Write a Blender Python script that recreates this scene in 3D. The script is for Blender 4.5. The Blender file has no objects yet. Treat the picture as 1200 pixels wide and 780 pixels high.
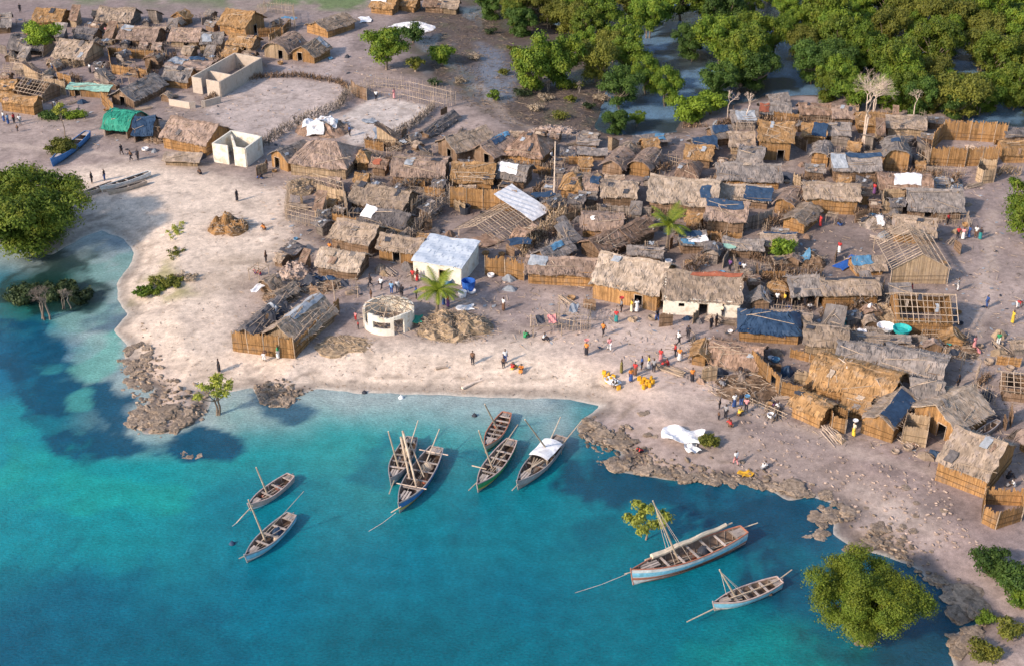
import bpy, math, random
import numpy as np
from mathutils import Vector, Matrix
random.seed(7); RNG = np.random.default_rng(7)
S = bpy.context.scene
COL = S.collection
R = math.radians

# ------------------------------------------------------------------ camera, sky, sun, exposure
FPX = 1600.0; PITCH = R(30.0); CAMH = 73.4
cd = bpy.data.cameras.new('camera'); cam = bpy.data.objects.new('camera', cd); COL.objects.link(cam)
cam.location = (0, 0, CAMH); cam.rotation_euler = (R(90) - PITCH, 0, 0)
cd.sensor_width = 36; cd.lens = FPX / 1200 * 36; cd.clip_end = 9000; cd.clip_start = 1
S.camera = cam
SUN_EL = R(30); SUN_DIR = Vector((-0.80, -0.60, 0)).normalized()       # towards the sun, on the ground
w = bpy.data.worlds.new('World'); S.world = w; w.use_nodes = True
nt = w.node_tree; bg = nt.nodes['Background']; sky = nt.nodes.new('ShaderNodeTexSky')
sky.sky_type = 'NISHITA'; sky.sun_disc = False; sky.sun_elevation = SUN_EL
sky.sun_rotation = math.atan2(SUN_DIR.x, SUN_DIR.y)
sky.air_density = 1.1; sky.dust_density = 1.5; sky.ozone_density = 1.5
nt.links.new(sky.outputs[0], bg.inputs[0]); bg.inputs[1].default_value = 0.15
sd_ = bpy.data.lights.new('sun', 'SUN'); sun = bpy.data.objects.new('sun', sd_); COL.objects.link(sun)
sd_.energy = 3.3; sd_.angle = R(3.0); sd_.color = (1.0, 0.81, 0.65)
tosun = Vector((SUN_DIR.x * math.cos(SUN_EL), SUN_DIR.y * math.cos(SUN_EL), math.sin(SUN_EL)))
sun.rotation_euler = tosun.to_track_quat('Z', 'Y').to_euler(); sun.location = tosun * 300
S.view_settings.view_transform = 'Standard'; S.view_settings.look = 'None'
S.view_settings.gamma = 1; S.view_settings.exposure = 0.60
S.view_settings.use_curve_mapping = False

# ------------------------------------------------------------------ geometry of the view: pixel of the photo <-> point on the land
CP, SP = math.cos(PITCH), math.sin(PITCH)
def P(px, py, z=0.0):
    a = (px - 600) / FPX; b = (390 - py) / FPX
    d = Vector((a, CP + b * SP, -SP + b * CP))
    t = (z - CAMH) / d.z
    return Vector((d.x * t, d.y * t, z))
def proj(p):
    y, z = p[1], p[2] - CAMH
    Z = y * CP - z * SP; Y = y * SP + z * CP
    return 600 + FPX * p[0] / Z, 390 - FPX * Y / Z
def npP(pts, z=0.0): return np.array([P(x, y, z)[:2] for x, y in pts])

# ------------------------------------------------------------------ noise and masks
_lat = RNG.random((256, 256)).astype(np.float64)
def vnoise(x, y, s, seed=0):
    x = x / s + seed * 17.31; y = y / s + seed * 7.77
    xi = np.floor(x).astype(int); yi = np.floor(y).astype(int); fx = x - xi; fy = y - yi
    fx = fx * fx * (3 - 2 * fx); fy = fy * fy * (3 - 2 * fy)
    g = lambda a, b: _lat[a & 255, b & 255]
    return ((g(xi, yi) * (1 - fx) + g(xi + 1, yi) * fx) * (1 - fy) + (g(xi, yi + 1) * (1 - fx) + g(xi + 1, yi + 1) * fx) * fy)
def fbm(x, y, s, o=4, seed=0):
    r = 0; a = 1; t = 0
    for i in range(o):
        r = r + a * vnoise(x, y, s / 2 ** i, seed + i); t += a; a *= .55
    return r / t
def sdf(poly, X, Y):           # >0 inside
    n = len(poly); d = np.full(X.shape, 1e18); ins = np.zeros(X.shape, bool)
    for i in range(n):
        ax, ay = poly[i]; bx, by = poly[(i + 1) % n]
        ex, ey = bx - ax, by - ay; wx, wy = X - ax, Y - ay
        t = np.clip((wx * ex + wy * ey) / (ex * ex + ey * ey + 1e-12), 0, 1)
        d = np.minimum(d, (wx - ex * t) ** 2 + (wy - ey * t) ** 2)
        c = ((ay > Y) != (by > Y)) & (X < (bx - ax) * (Y - ay) / ((by - ay) if by != ay else 1e-12) + ax)
        ins ^= c
    d = np.sqrt(d); return np.where(ins, d, -d)
def sstep(a, b, x):
    t = np.clip((x - a) / (b - a), 0, 1); return t * t * (3 - 2 * t)

# ------------------------------------------------------------------ land shape
SHORE = [(-60,283),(0,284),(60,296),(95,276),(120,268),(150,280),(160,296),(155,314),(140,334),(142,350),(156,368),(140,386),(150,402),
 (150,430),(163,448),(186,454),(178,470),(166,486),(176,503),(200,502),(230,492),(236,474),(242,460),(270,455),(300,450),(308,468),(330,471),
 (345,463),(372,453),(420,457),(480,459),(540,461),(600,463),(650,463),(685,467),(712,474),(702,484),(688,492),(684,502),(700,516),(730,526),
 (734,534),(712,540),(722,549),(745,553),(765,557),(800,560),(850,563),(880,562),(905,571),(925,581),(945,577),(962,581),(985,591),(1000,600),
 (984,612),(986,626),(1004,640),(1040,648),(1078,662),(1098,684),(1120,696),(1122,718),(1150,726),(1146,736),(1126,746),(1120,762),(1126,800),
 (1160,860),(1700,860)]
SH = list(map(tuple, npP(SHORE, 0.0)))
SH = [(-3000, SH[0][1])] + SH[:-1] + [(60, 60), (400, -200), (4000, -200), (4000, 8000), (-3000, 8000)]
SH = np.array(SH)
CREEK = npP([(722,150),(750,157),(790,154),(800,141),(860,124),(900,113),(950,112),(1000,113),(1050,118),(1110,128),(1150,148),(1200,160),
 (1300,168),(1380,100),(1380,-40),(640,-40),(655,25),(700,55),(722,95)], 0.0)
MUD = npP([(470,20),(560,-20),(660,-20),(700,60),(740,100),(740,165),(690,165),(600,150),(550,120),(520,100),(480,85),(470,40)], .9)
BEACH = npP([(95,200),(180,190),(230,200),(330,225),(370,265),(345,300),(270,330),(275,400),(350,418),(400,405),(470,400),(600,395),(650,400),
 (710,420),(735,450),(712,474),(560,480),(340,500),(130,480),(120,350),(60,280),(100,255)], .9)
BEACH2 = npP([(640,340),(780,375),(830,430),(860,470),(800,500),(740,480),(720,440),(640,415)], .9)
ROCKY = npP([(684,490),(700,478),(722,486),(745,515),(780,538),(850,547),(900,552),(950,570),(1005,592),(1045,625),(1095,660),(1135,690),(1160,715),(1165,800),
 (1110,800),(1100,700),(1060,660),(990,620),(960,585),(880,566),(780,562),(700,545),(680,510)], .9)
ROCKY2 = npP([(145,395),(165,380),(190,420),(210,450),(240,455),(238,500),(180,515),(150,490),(150,440)], .9)
ROCKY3 = npP([(300,445),(325,438),(350,445),(365,455),(335,478),(308,474)], .9)
GRASS = npP([(60,-10),(440,-10),(410,14),(330,8),(200,14),(100,10),(60,8)], .9)
COURT1 = npP([(262,100),(300,90),(400,98),(405,112),(395,140),(330,165),(300,178),(262,150),(240,130)], .9)
COURT2 = npP([(395,140),(440,112),(505,125),(500,140),(455,165),(410,172)], .9)
DARKW = npP([(820,470),(1000,530),(1100,520),(1200,560),(1230,640),(1130,650),(1000,560),(900,520)], .9)
ALGAE = npP([(190,300),(205,300),(212,330),(232,345),(190,352),(150,350),(165,325)], .9)

def land(X, Y):
    n1 = fbm(X, Y, 5.0, 4, 3)
    s = sdf(SH, X, Y) + (n1 - .5) * 1.5
    z = np.where(s > 0, np.minimum(.95, .05 + .16 * s), np.maximum(-2.2, .05 + .13 * s))
    c = sdf(CREEK, X, Y) + (n1 - .5) * 3.0
    z = z - sstep(-5, 2.0, c) * 1.15 * (s > 0)
    m = sstep(-3, 4, sdf(MUD, X, Y)) * (s > 0)
    z = z - m * (.42 + .5 * (fbm(X, Y, 9, 3, 8) - .5))
    rk = np.maximum.reduce([sstep(-1.5, 1.2, sdf(q, X, Y)) for q in (ROCKY, ROCKY2, ROCKY3)])
    rk = rk * sstep(.36, .52, fbm(X, Y, 5.5, 4, 181))
    z = z + (rk - .55 * np.maximum(*[sstep(-1.5, 1.2, sdf(q, X, Y)) for q in (ROCKY2, ROCKY3)])) * (fbm(X, Y, 1.25, 3, 11) - .5) * 1.0 * sstep(-.3, 2, s)
    z = z + (s > 3) * (fbm(X, Y, 7, 4, 21) - .5) * .16
    return z, s, c, m, rk
def axis(a, b, st, lo, hi):
    v = list(np.arange(a, b + .01, st)); g = st
    while v[-1] < hi: g *= 1.35; v.append(v[-1] + g)
    g = st
    while v[0] > lo: g *= 1.35; v.insert(0, v[0] - g)
    return np.array(v)
GX = axis(-112, 112, .42, -2800, 2800); GY = axis(78, 285, .42, -60, 6500)
XX, YY = np.meshgrid(GX, GY); ZZ, SDs, SDc, MUDm, ROCKm = land(XX, YY)
def gz(x, y):
    i = int(np.clip(np.searchsorted(GX, x) - 1, 0, len(GX) - 2)); j = int(np.clip(np.searchsorted(GY, y) - 1, 0, len(GY) - 2))
    fx = (x - GX[i]) / (GX[i + 1] - GX[i]); fy = (y - GY[j]) / (GY[j + 1] - GY[j])
    return float((ZZ[j, i] * (1 - fx) + ZZ[j, i + 1] * fx) * (1 - fy) + (ZZ[j + 1, i] * (1 - fx) + ZZ[j + 1, i + 1] * fx) * fy)
def G(px, py, dz=0.0):          # the point of the land seen at that pixel (dz above it)
    z = .9
    for _ in range(4):
        p = P(px, py, z + dz); z = max(gz(p.x, p.y), -.2)
    return Vector((p.x, p.y, z))
def GW(px, py): return P(px, py, 0)

# ------------------------------------------------------------------ materials
MATS = {}
def new_mat(name):
    m = bpy.data.materials.new(name); m.use_nodes = True; t = m.node_tree
    return m, t, t.nodes['Principled BSDF']
def N(t, k, **kw):
    n = t.nodes.new(k)
    for a, b in kw.items():
        if a in n.inputs.keys(): n.inputs[a].default_value = b
        else: setattr(n, a, b)
    return n
def mixc(t, f, a, b, mode='MIX'):
    n = t.nodes.new('ShaderNodeMix'); n.data_type = 'RGBA'; n.blend_type = mode
    if isinstance(f, (int, float)): n.inputs[0].default_value = f
    else: t.links.new(f, n.inputs[0])
    for s_, v in ((6, a), (7, b)):
        if isinstance(v, (tuple, list)): n.inputs[s_].default_value = (*v[:3], 1)
        else: t.links.new(v, n.inputs[s_])
    return n.outputs[2]
def mth(t, op, a, b=0.0, c=None):
    n = t.nodes.new('ShaderNodeMath'); n.operation = op
    for i, v in enumerate((a, b) if c is None else (a, b, c)):
        if isinstance(v, (int, float)): n.inputs[i].default_value = v
        else: t.links.new(v, n.inputs[i])
    return n.outputs[0]
def rng(t, v, a, b, c, d):
    n = t.nodes.new('ShaderNodeMapRange'); t.links.new(v, n.inputs[0])
    for i, q in enumerate((a, b, c, d)): n.inputs[i + 1].default_value = q
    return n.outputs[0]
def scalec(t, col, f):
    n = t.nodes.new('ShaderNodeVectorMath'); n.operation = 'SCALE'
    t.links.new(col, n.inputs[0]); t.links.new(f, n.inputs['Scale']); return n.outputs[0]
def fmat(name, c1, c2, st=(1, 1, 1), sc=3.0, rough=.9, vr=(.65, 1.35), rr=(.85, 1.15), bump=.6, c3=None, blot=1.2, spec=.2, bl=(.82, 1.18)):
    """fibrous / earthy stuff: stretched grain, blotches, per piece value v, per object random"""
    if name in MATS: return MATS[name]
    m, t, b = new_mat(name)
    tc = N(t, 'ShaderNodeTexCoord'); oi = N(t, 'ShaderNodeObjectInfo')
    ad = t.nodes.new('ShaderNodeVectorMath'); ad.operation = 'ADD'; t.links.new(tc.outputs['Object'], ad.inputs[0])
    mr = mth(t, 'MULTIPLY', oi.outputs['Random'], 37.0); t.links.new(mr, ad.inputs[1])
    mp = N(t, 'ShaderNodeMapping'); t.links.new(ad.outputs[0], mp.inputs[0]); mp.inputs['Scale'].default_value = st
    n1 = N(t, 'ShaderNodeTexNoise', Scale=sc, Detail=5.0, Roughness=.7); t.links.new(mp.outputs[0], n1.inputs['Vector'])
    n2 = N(t, 'ShaderNodeTexNoise', Scale=blot, Detail=3.0, Roughness=.6); t.links.new(ad.outputs[0], n2.inputs['Vector'])
    c = mixc(t, rng(t, n1.outputs[0], .32, .68, 0, 1), c1, c2)
    if c3: c = mixc(t, rng(t, n2.outputs[0], .5, .66, 0, .8), c, c3)
    at = N(t, 'ShaderNodeAttribute', attribute_name='v')
    c = scalec(t, c, rng(t, at.outputs['Fac'], 0, 1, *vr))
    c = scalec(t, c, rng(t, oi.outputs['Random'], 0, 1, *rr))
    c = scalec(t, c, rng(t, n2.outputs[0], .3, .7, *bl))
    t.links.new(c, b.inputs['Base Color']); b.inputs['Roughness'].default_value = rough
    b.inputs['Specular IOR Level'].default_value = spec
    if bump:
        bp = N(t, 'ShaderNodeBump', Strength=bump, Distance=.06); t.links.new(n1.outputs[0], bp.inputs['Height'])
        t.links.new(bp.outputs[0], b.inputs['Normal'])
    MATS[name] = m; return m
TH = dict(st=(5, .55, .55), sc=3.0, bump=.9, vr=(.5, 1.42), rr=(.78, 1.15), bl=(.68, 1.26))
RM = {  # roofs
 'tan':   fmat('thatch_tan', (.27,.205,.15), (.42,.335,.265), c3=(.22,.18,.16), **TH),
 'pale':  fmat('thatch_pale', (.35,.275,.21), (.49,.40,.32), c3=(.32,.27,.23), **TH),
 'grey':  fmat('thatch_grey', (.175,.155,.145), (.31,.28,.265), c3=(.24,.20,.175), **TH),
 'dark':  fmat('thatch_dark', (.10,.095,.10), (.20,.18,.18), c3=(.16,.14,.13), **TH),
 'brown': fmat('thatch_brown', (.20,.13,.09), (.34,.23,.17), c3=(.28,.20,.16), **TH),
 'ochre': fmat('thatch_ochre', (.28,.16,.07), (.44,.27,.13), c3=(.24,.175,.12), **TH),
 'pink':  fmat('thatch_pink', (.26,.185,.145), (.40,.30,.245), c3=(.22,.17,.15), **TH),
}
WT = dict(st=(5, 5, .5), sc=2.5, bump=.8, vr=(.42, 1.45), rr=(.72, 1.12), bl=(.7, 1.25))
WM = {
 'ochre': fmat('reed_ochre', (.27,.145,.06), (.50,.295,.13), c3=(.19,.13,.085), **WT),
 'tan':   fmat('reed_tan', (.34,.24,.15), (.52,.40,.27), c3=(.26,.20,.15), **WT),
 'brown': fmat('reed_brown', (.17,.11,.07), (.30,.20,.13), c3=(.22,.16,.12), **WT),
 'grey':  fmat('reed_grey', (.20,.17,.15), (.36,.31,.27), c3=(.26,.21,.18), **WT),
 'mud':   fmat('mud_wall', (.30,.20,.14), (.42,.30,.22), sc=4, bump=.5, c3=(.26,.19,.15)),
 'white': fmat('lime_plaster', (.68,.64,.55), (.80,.77,.69), sc=2.2, bump=.15, vr=(.93,1.05), rr=(.97,1.03), c3=(.47,.39,.29), bl=(.88,1.08)),
 'block': fmat('block_wall', (.48,.40,.33), (.60,.52,.44), sc=3, bump=.3, vr=(.85,1.1), c3=(.42,.36,.31)),
}
WOOD = fmat('weathered_pole', (.30,.23,.17), (.50,.40,.31), st=(1,1,1), sc=4, bump=.2, vr=(.6,1.3))
PALEW = fmat('bare_branch', (.46,.36,.29), (.66,.55,.46), sc=4, bump=.2, vr=(.7,1.2))
BARK = fmat('bark', (.16,.12,.09), (.30,.24,.19), sc=4, bump=.4, vr=(.7,1.2))
def cloth(name, c, rough=.8): return fmat(name, tuple(x * .85 for x in c), tuple(min(.9, x * 1.12) for x in c), sc=2.2, rough=rough, bump=.35, vr=(.8,1.2), rr=(.92,1.08), blot=2.0)
TARP = {'blue': cloth('tarp_blue', (.03,.06,.115), .5), 'sky': cloth('tarp_light_blue', (.09,.22,.36), .5), 'royal': cloth('tarp_royal', (.03,.12,.45), .5),
        'white': cloth('tarp_white', (.74,.74,.76), .6), 'green': cloth('tarp_green', (.03,.26,.18), .6), 'mint': cloth('tarp_mint', (.24,.42,.36), .7),
        'grey': cloth('tarp_grey', (.30,.33,.37), .7), 'dark': cloth('tarp_dark', (.045,.05,.065), .7), 'teal': cloth('tarp_teal', (.03,.38,.38), .5),
        'red': cloth('cloth_red', (.42,.05,.05)), 'rust': cloth('rusty_sheet', (.30,.10,.06)), 'yellow': cloth('plastic_yellow', (.66,.36,.03), .5),
        'pinkc': cloth('cloth_pink', (.60,.25,.24)), 'zinc': fmat('zinc_sheet', (.46,.52,.60), (.52,.58,.66), st=(6,.4,1), sc=2, rough=.45, bump=.2, vr=(.93,1.06), rr=(1,1), bl=(.95,1.05))}
ROCK = fmat('coral_rock', (.13,.10,.075), (.43,.335,.255), sc=3.2, rough=.95, bump=1.0, c3=(.12,.10,.09), blot=1.6, rr=(.75,1.2))
RUBBLE = fmat('rubble', (.33,.25,.21), (.50,.40,.34), sc=4, bump=1.0, c3=(.24,.18,.15))

# ------------------------------------------------------------------ tagging and mesh building
def tag(o, label=None, cat=None, group=None, kind=None):
    if label: o['label'] = label
    if cat: o['category'] = cat
    if group: o['group'] = group
    if kind: o['kind'] = kind
    return o
def root(name, loc, rz=0.0, label=None, cat=None, group=None, sc=1.0):
    o = bpy.data.objects.new(name, None); COL.objects.link(o); o.location = loc; o.rotation_euler = (0, 0, rz)
    o.scale = (sc, sc, sc); o.empty_display_size = .3
    return tag(o, label, cat, group)
class MB:
    def __init__(s): s.v = []; s.f = []; s.a = []
    def add(s, vs, fs, a=None):
        n = len(s.v); s.v += [tuple(q) for q in vs]
        if a is None: a = random.random()
        for f in fs: s.f.append(tuple(i + n for i in f)); s.a.append(a)
    def quad(s, a, b, c, d, v=None): s.add([a, b, c, d], [(0, 1, 2, 3)], v)
    def box(s, x0, x1, y0, y1, z0, z1, v=None, M=None):
        vs = [(x, y, z) for z in (z0, z1) for y in (y0, y1) for x in (x0, x1)]
        if M: vs = [M @ Vector(q) for q in vs]
        s.add(vs, [(0, 2, 3, 1), (4, 5, 7, 6), (0, 1, 5, 4), (2, 6, 7, 3), (0, 4, 6, 2), (1, 3, 7, 5)], v)
    def tube(s, p, q, r=.04, r2=None, n=5, v=None):
        p = Vector(p); q = Vector(q); d = q - p
        if d.length < 1e-5: return
        r2 = r if r2 is None else r2
        d.normalize(); a = d.orthogonal().normalized(); b = d.cross(a)
        vs = []
        for c, rr in ((p, r), (q, r2)):
            for i in range(n):
                t = 2 * math.pi * i / n; vs.append(c + a * (math.cos(t) * rr) + b * (math.sin(t) * rr))
        fs = [(i, (i + 1) % n, (i + 1) % n + n, i + n) for i in range(n)] + [tuple(range(n))[::-1], tuple(range(n, 2 * n))]
        s.add(vs, fs, v)
    def path(s, pts, r=.04, r2=None, n=5, v=None):
        r2 = r if r2 is None else r2; k = len(pts) - 1; pts = [Vector(q) for q in pts]
        if v is None: v = random.random()
        vs = []; a = None
        for i, p in enumerate(pts):
            d = (pts[min(i + 1, k)] - pts[max(i - 1, 0)]).normalized()
            a = d.orthogonal().normalized() if a is None else (a - d * a.dot(d)).normalized()
            b = d.cross(a); rr = r + (r2 - r) * i / k
            for j in range(n):
                t = 2 * math.pi * j / n; vs.append(p + a * (math.cos(t) * rr) + b * (math.sin(t) * rr))
        fs = [(i * n + j, i * n + (j + 1) % n, (i + 1) * n + (j + 1) % n, (i + 1) * n + j) for i in range(k) for j in range(n)]
        fs += [tuple(range(n))[::-1], tuple(range(k * n, k * n + n))]
        s.add(vs, fs, v)
    def surf(s, fn, nu, nv, th=.1, v=None, vj=.5, up=Vector((0, 0, 1))):
        """closed slab over the sheet fn(u,v)->point, thickness th downwards"""
        T = [[Vector(fn(i / nu, j / nv)) for j in range(nv + 1)] for i in range(nu + 1)]
        vs = []; W_ = nv + 1
        for i in range(nu + 1):
            for j in range(nv + 1): vs.append(T[i][j])
        o = len(vs)
        for i in range(nu + 1):
            for j in range(nv + 1): vs.append(T[i][j] - up * th)
        n0 = len(s.v); s.v += [tuple(q) for q in vs]
        def F(*q):
            s.f.append(tuple(i + n0 for i in q)); s.a.append((random.random() * vj + (.5 - vj / 2)) if v is None else v)
        for i in range(nu):
            for j in range(nv):
                a, b, c, d = i * W_ + j, (i + 1) * W_ + j, (i + 1) * W_ + j + 1, i * W_ + j + 1
                F(a, b, c, d); F(o + a, o + d, o + c, o + b)
        for i in range(nu):
            a, b = i * W_, (i + 1) * W_; F(a, o + a, o + b, b); a += nv; b += nv; F(a, b, o + b, o + a)
        for j in range(nv):
            a, b = j, j + 1; F(a, b, o + b, o + a); a += nu * W_; b += nu * W_; F(a, o + a, o + b, b)
    def build(s, name, mat, parent=None, loc=None, smooth=False):
        me = bpy.data.meshes.new(name); me.from_pydata(s.v, [], s.f); me.materials.append(mat)
        at = me.attributes.new('v', 'FLOAT', 'FACE'); at.data.foreach_set('value', s.a)
        if smooth: me.polygons.foreach_set('use_smooth', [True] * len(s.f))
        o = bpy.data.objects.new(name, me); COL.objects.link(o)
        if parent: o.parent = parent
        if loc is not None: o.location = loc
        return o
def npmesh(name, V, F, mat, vals=None, smooth=False):
    me = bpy.data.meshes.new(name); k = F.shape[1]
    me.vertices.add(len(V)); me.vertices.foreach_set('co', V.astype(np.float32).ravel())
    me.loops.add(F.size); me.loops.foreach_set('vertex_index', F.astype(np.int32).ravel())
    me.polygons.add(len(F)); me.polygons.foreach_set('loop_start', (np.arange(len(F)) * k).astype(np.int32))
    if smooth: me.polygons.foreach_set('use_smooth', np.ones(len(F), bool))
    if mat: me.materials.append(mat)
    me.update(calc_edges=True)
    if vals is not None:
        at = me.attributes.new('v', 'FLOAT', 'FACE'); at.data.foreach_set('value', vals.astype(np.float32))
    return me
def copy_tree(o, parent=None):
    c = o.copy(); COL.objects.link(c); c.parent = parent
    for ch in o.children: copy_tree(ch, c)
    return c

# ------------------------------------------------------------------ ground sheet
def gridfaces(nx, ny):
    i = np.arange(nx - 1); j = np.arange(ny - 1); I, J = np.meshgrid(i, j); a = (J * nx + I).ravel()
    return np.stack([a, a + 1, a + nx + 1, a + nx], 1)
def lerp(c, col, m): return c * (1 - m[..., None]) + np.array(col) * m[..., None]
f1 = fbm(XX, YY, 11, 5, 31); f2 = fbm(XX, YY, 2.5, 4, 41); f3 = fbm(XX, YY, 30, 3, 51)
C = np.zeros(XX.shape + (3,)) + np.array((.282, .228, .205))
C = lerp(C, (.39, .31, .28), sstep(.42, .62, f1) * .7)
C = lerp(C, (.22, .17, .16), sstep(.55, .72, f2) * .5)
C = lerp(C, (.25, .20, .20), sstep(.5, .7, f3) * .4)
wz = (f1 - .5) * 9
C = lerp(C, (.68, .56, .455), sstep(-3, 3, sdf(BEACH, XX, YY) + wz * .5) * .93)
C = lerp(C, (.54, .43, .37), sstep(-3, 3, sdf(BEACH2, XX, YY) + wz * .5) * .8)
C = lerp(C, (.46, .39, .36), sstep(-.6, .8, sdf(COURT1, XX, YY)) * .85)
C = lerp(C, (.56, .50, .46), sstep(-.6, .8, sdf(COURT2, XX, YY)) * .85)
C = lerp(C, (.26, .20, .19), sstep(-3, 3, sdf(DARKW, XX, YY) + wz) * .7)
C = lerp(C, (.10, .08, .073), MUDm)
C = lerp(C, (.10, .10, .06), MUDm * sstep(.55, .66, f2) * .6)
CORE = npP([(470,160),(640,150),(900,130),(1110,150),(1120,300),(1110,400),(1140,470),(1110,520),(1000,510),(860,430),(830,370),(700,340),(560,310),(400,320),(320,370),(330,250),(420,200)], .9)
C = lerp(C, (.195, .15, .132), sstep(-2, 3, sdf(CORE, XX, YY) + wz * .5) * (.45 + .45 * sstep(.4, .62, f2)))
LANE = npP([(384,22),(418,18),(404,82),(380,96),(318,82),(322,74),(360,78)], .9)
C = lerp(C, (.42, .35, .33), sstep(-1, 1, sdf(LANE, XX, YY)) * .7)
C = lerp(C, (.13, .10, .09), sstep(.60, .72, fbm(XX, YY, 1.5, 4, 141)) * .35)
for q_, c_, a_ in (([(215,345),(240,305),(330,285),(352,300),(310,335),(250,350)], (.36,.28,.21), .55), ([(225,368),(300,350),(330,350),(290,385),(240,392)], (.50,.40,.33), .5), ([(150,385),(240,395),(240,440),(180,430)], (.42,.33,.26), .6), ([(740,470),(830,470),(900,510),(880,535),(780,520)], (.42,.33,.28), .6), ([(985,560),(1080,575),(1100,620),(1030,615)], (.50,.42,.37), .6), ([(1040,560),(1140,590),(1120,620),(1060,600)], (.19,.145,.13), .5)):
    C = lerp(C, c_, sstep(-2, 2, sdf(npP(q_, .9), XX, YY) + wz * .6) * a_ * (.3 + .7 * sstep(.38, .6, fbm(XX, YY, 2.2, 4, 151))))
C = lerp(C, (.10, .075, .065), MUDm * sstep(.46, .62, fbm(XX, YY, 3.0, 4, 161)) * .65)
def pdist(pts, X, Y):
    a = npP(pts, .9); d = np.full(X.shape, 1e9)
    for i in range(len(a) - 1):
        e = a[i + 1] - a[i]; wx, wy = X - a[i][0], Y - a[i][1]; t_ = np.clip((wx * e[0] + wy * e[1]) / (e @ e), 0, 1); d = np.minimum(d, np.hypot(wx - e[0] * t_, wy - e[1] * t_))
    return d
for q_ in ([(190,200),(300,225),(345,282),(430,322),(480,425)], [(0,168),(100,176),(225,197)], [(1165,250),(1152,350),(1140,430),(1095,505)], [(480,330),(600,378),(720,440),(830,472),(1000,532),(1092,545)], [(925,140),(922,190),(905,250)], [(600,410),(680,400),(760,385),(800,400),(860,440)], [(240,400),(300,430),(560,440),(700,455)], [(560,100),(600,140),(690,160)], [(120,60),(190,100),(240,130)]):
    C = lerp(C, (.60, .49, .41), sstep(1.3, .3, pdist(q_, XX + (f2 - .5) * 2, YY + (f1 - .5) * 6)) * .28)
tide = sstep(.5, .1, np.abs(SDs - 2.3 - (f1 - .5) * 2.4)) * sstep(.42, .6, f2) * (XX < 20)
C = lerp(C, (.22, .17, .13), tide * .6)
gr = sstep(-2, 2, sdf(GRASS, XX, YY) + wz * .6)
C = lerp(C, (.12, .17, .07), gr * sstep(.38, .6, fbm(XX, YY, 6, 4, 61)) * .95)
C = lerp(C, (.30, .27, .12), sstep(-1, 1.5, sdf(ALGAE, XX, YY) + wz * .3) * sstep(.4, .6, f2) * .8)
rc = (.46, .36, .30)
C = lerp(C, rc, ROCKm * .75)
C = lerp(C, (.15, .11, .085), ROCKm * sstep(.50, .62, fbm(XX, YY, 1.8, 4, 71)) * .75)
TLSHADE = npP([(-40,0),(260,0),(300,60),(240,110),(130,125),(-40,110)], .9)
C = lerp(C, (.235, .185, .18), sstep(-4, 4, sdf(TLSHADE, XX, YY) + wz) * .75)  # shade among the top left huts painted into the ground colour
C = lerp(C, (.52, .42, .35), ROCKm * sstep(.55, .7, fbm(XX, YY, 3.5, 3, 81)) * .5)
crk = sstep(-4, 1, SDc)
C = lerp(C, (.085, .07, .065), crk)
C = lerp(C, (.095, .07, .055), ROCKm * sstep(1.3, .4, SDs) * .75)
wetb = sstep(1.7, .5, SDs) * sstep(-1.0, .1, SDs)
C = C * (1 - .42 * wetb[..., None] * (1 - ROCKm[..., None] * .4))
C = lerp(C, (.58, .56, .50), sstep(.2, -.8, SDs) * (SDs > -40) * .85)
C = lerp(C, (.16, .13, .10), sstep(350, 900, YY) * .6)
wet = np.maximum(sstep(1.4, .2, SDs) * .8, np.maximum(MUDm * sstep(.45, .62, fbm(XX, YY, 8, 3, 91)), crk * .8))
pud = npP([(560,50),(590,60),(605,95),(600,118),(575,110),(560,85)], .5)
pm = sstep(-1.5, 1.5, sdf(pud, XX, YY)); wet = np.maximum(wet, pm); C = lerp(C, (.16, .17, .21), pm * .8)  # bluish sky sheen of the puddle painted into the ground colour
V = np.stack([XX, YY, ZZ], -1).reshape(-1, 3)
gm, t, b = new_mat('earth')
at = N(t, 'ShaderNodeAttribute', attribute_name='gcol'); aw = N(t, 'ShaderNodeAttribute', attribute_name='wet')
tc = N(t, 'ShaderNodeTexCoord')
n1 = N(t, 'ShaderNodeTexNoise', Scale=1.6, Detail=8.0, Roughness=.72); n2 = N(t, 'ShaderNodeTexNoise', Scale=.28, Detail=6.0, Roughness=.65)
n3 = N(t, 'ShaderNodeTexNoise', Scale=5.0, Detail=3.0, Roughness=.6)
for n in (n1, n2, n3): t.links.new(tc.outputs['Object'], n.inputs['Vector'])
c = scalec(t, at.outputs['Color'], rng(t, n1.outputs[0], .25, .75, .60, 1.38))
c = scalec(t, c, rng(t, n2.outputs[0], .3, .7, .82, 1.18))
n4 = N(t, 'ShaderNodeTexNoise', Scale=12.0, Detail=2.0, Roughness=.6); t.links.new(tc.outputs['Object'], n4.inputs['Vector']); c = scalec(t, c, rng(t, n4.outputs[0], .3, .7, .84, 1.16))
c = mixc(t, rng(t, n3.outputs[0], .62, .72, 0, .45), c, (.14, .105, .09))
t.links.new(c, b.inputs['Base Color']); t.links.new(rng(t, aw.outputs['Fac'], 0, 1, .95, .25), b.inputs['Roughness'])
b.inputs['Specular IOR Level'].default_value = .3
bp = N(t, 'ShaderNodeBump', Strength=.55, Distance=.12); t.links.new(n1.outputs[0], bp.inputs['Height']); t.links.new(bp.outputs[0], b.inputs['Normal'])
me = npmesh('ground', V, gridfaces(len(GX), len(GY)), gm, None, True)
ca = me.color_attributes.new('gcol', 'FLOAT_COLOR', 'POINT')
ca.data.foreach_set('color', np.concatenate([C.reshape(-1, 3), np.ones((V.shape[0], 1))], 1).astype(np.float32).ravel())
wa = me.attributes.new('wet', 'FLOAT', 'POINT'); wa.data.foreach_set('value', wet.astype(np.float32).ravel())
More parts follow.
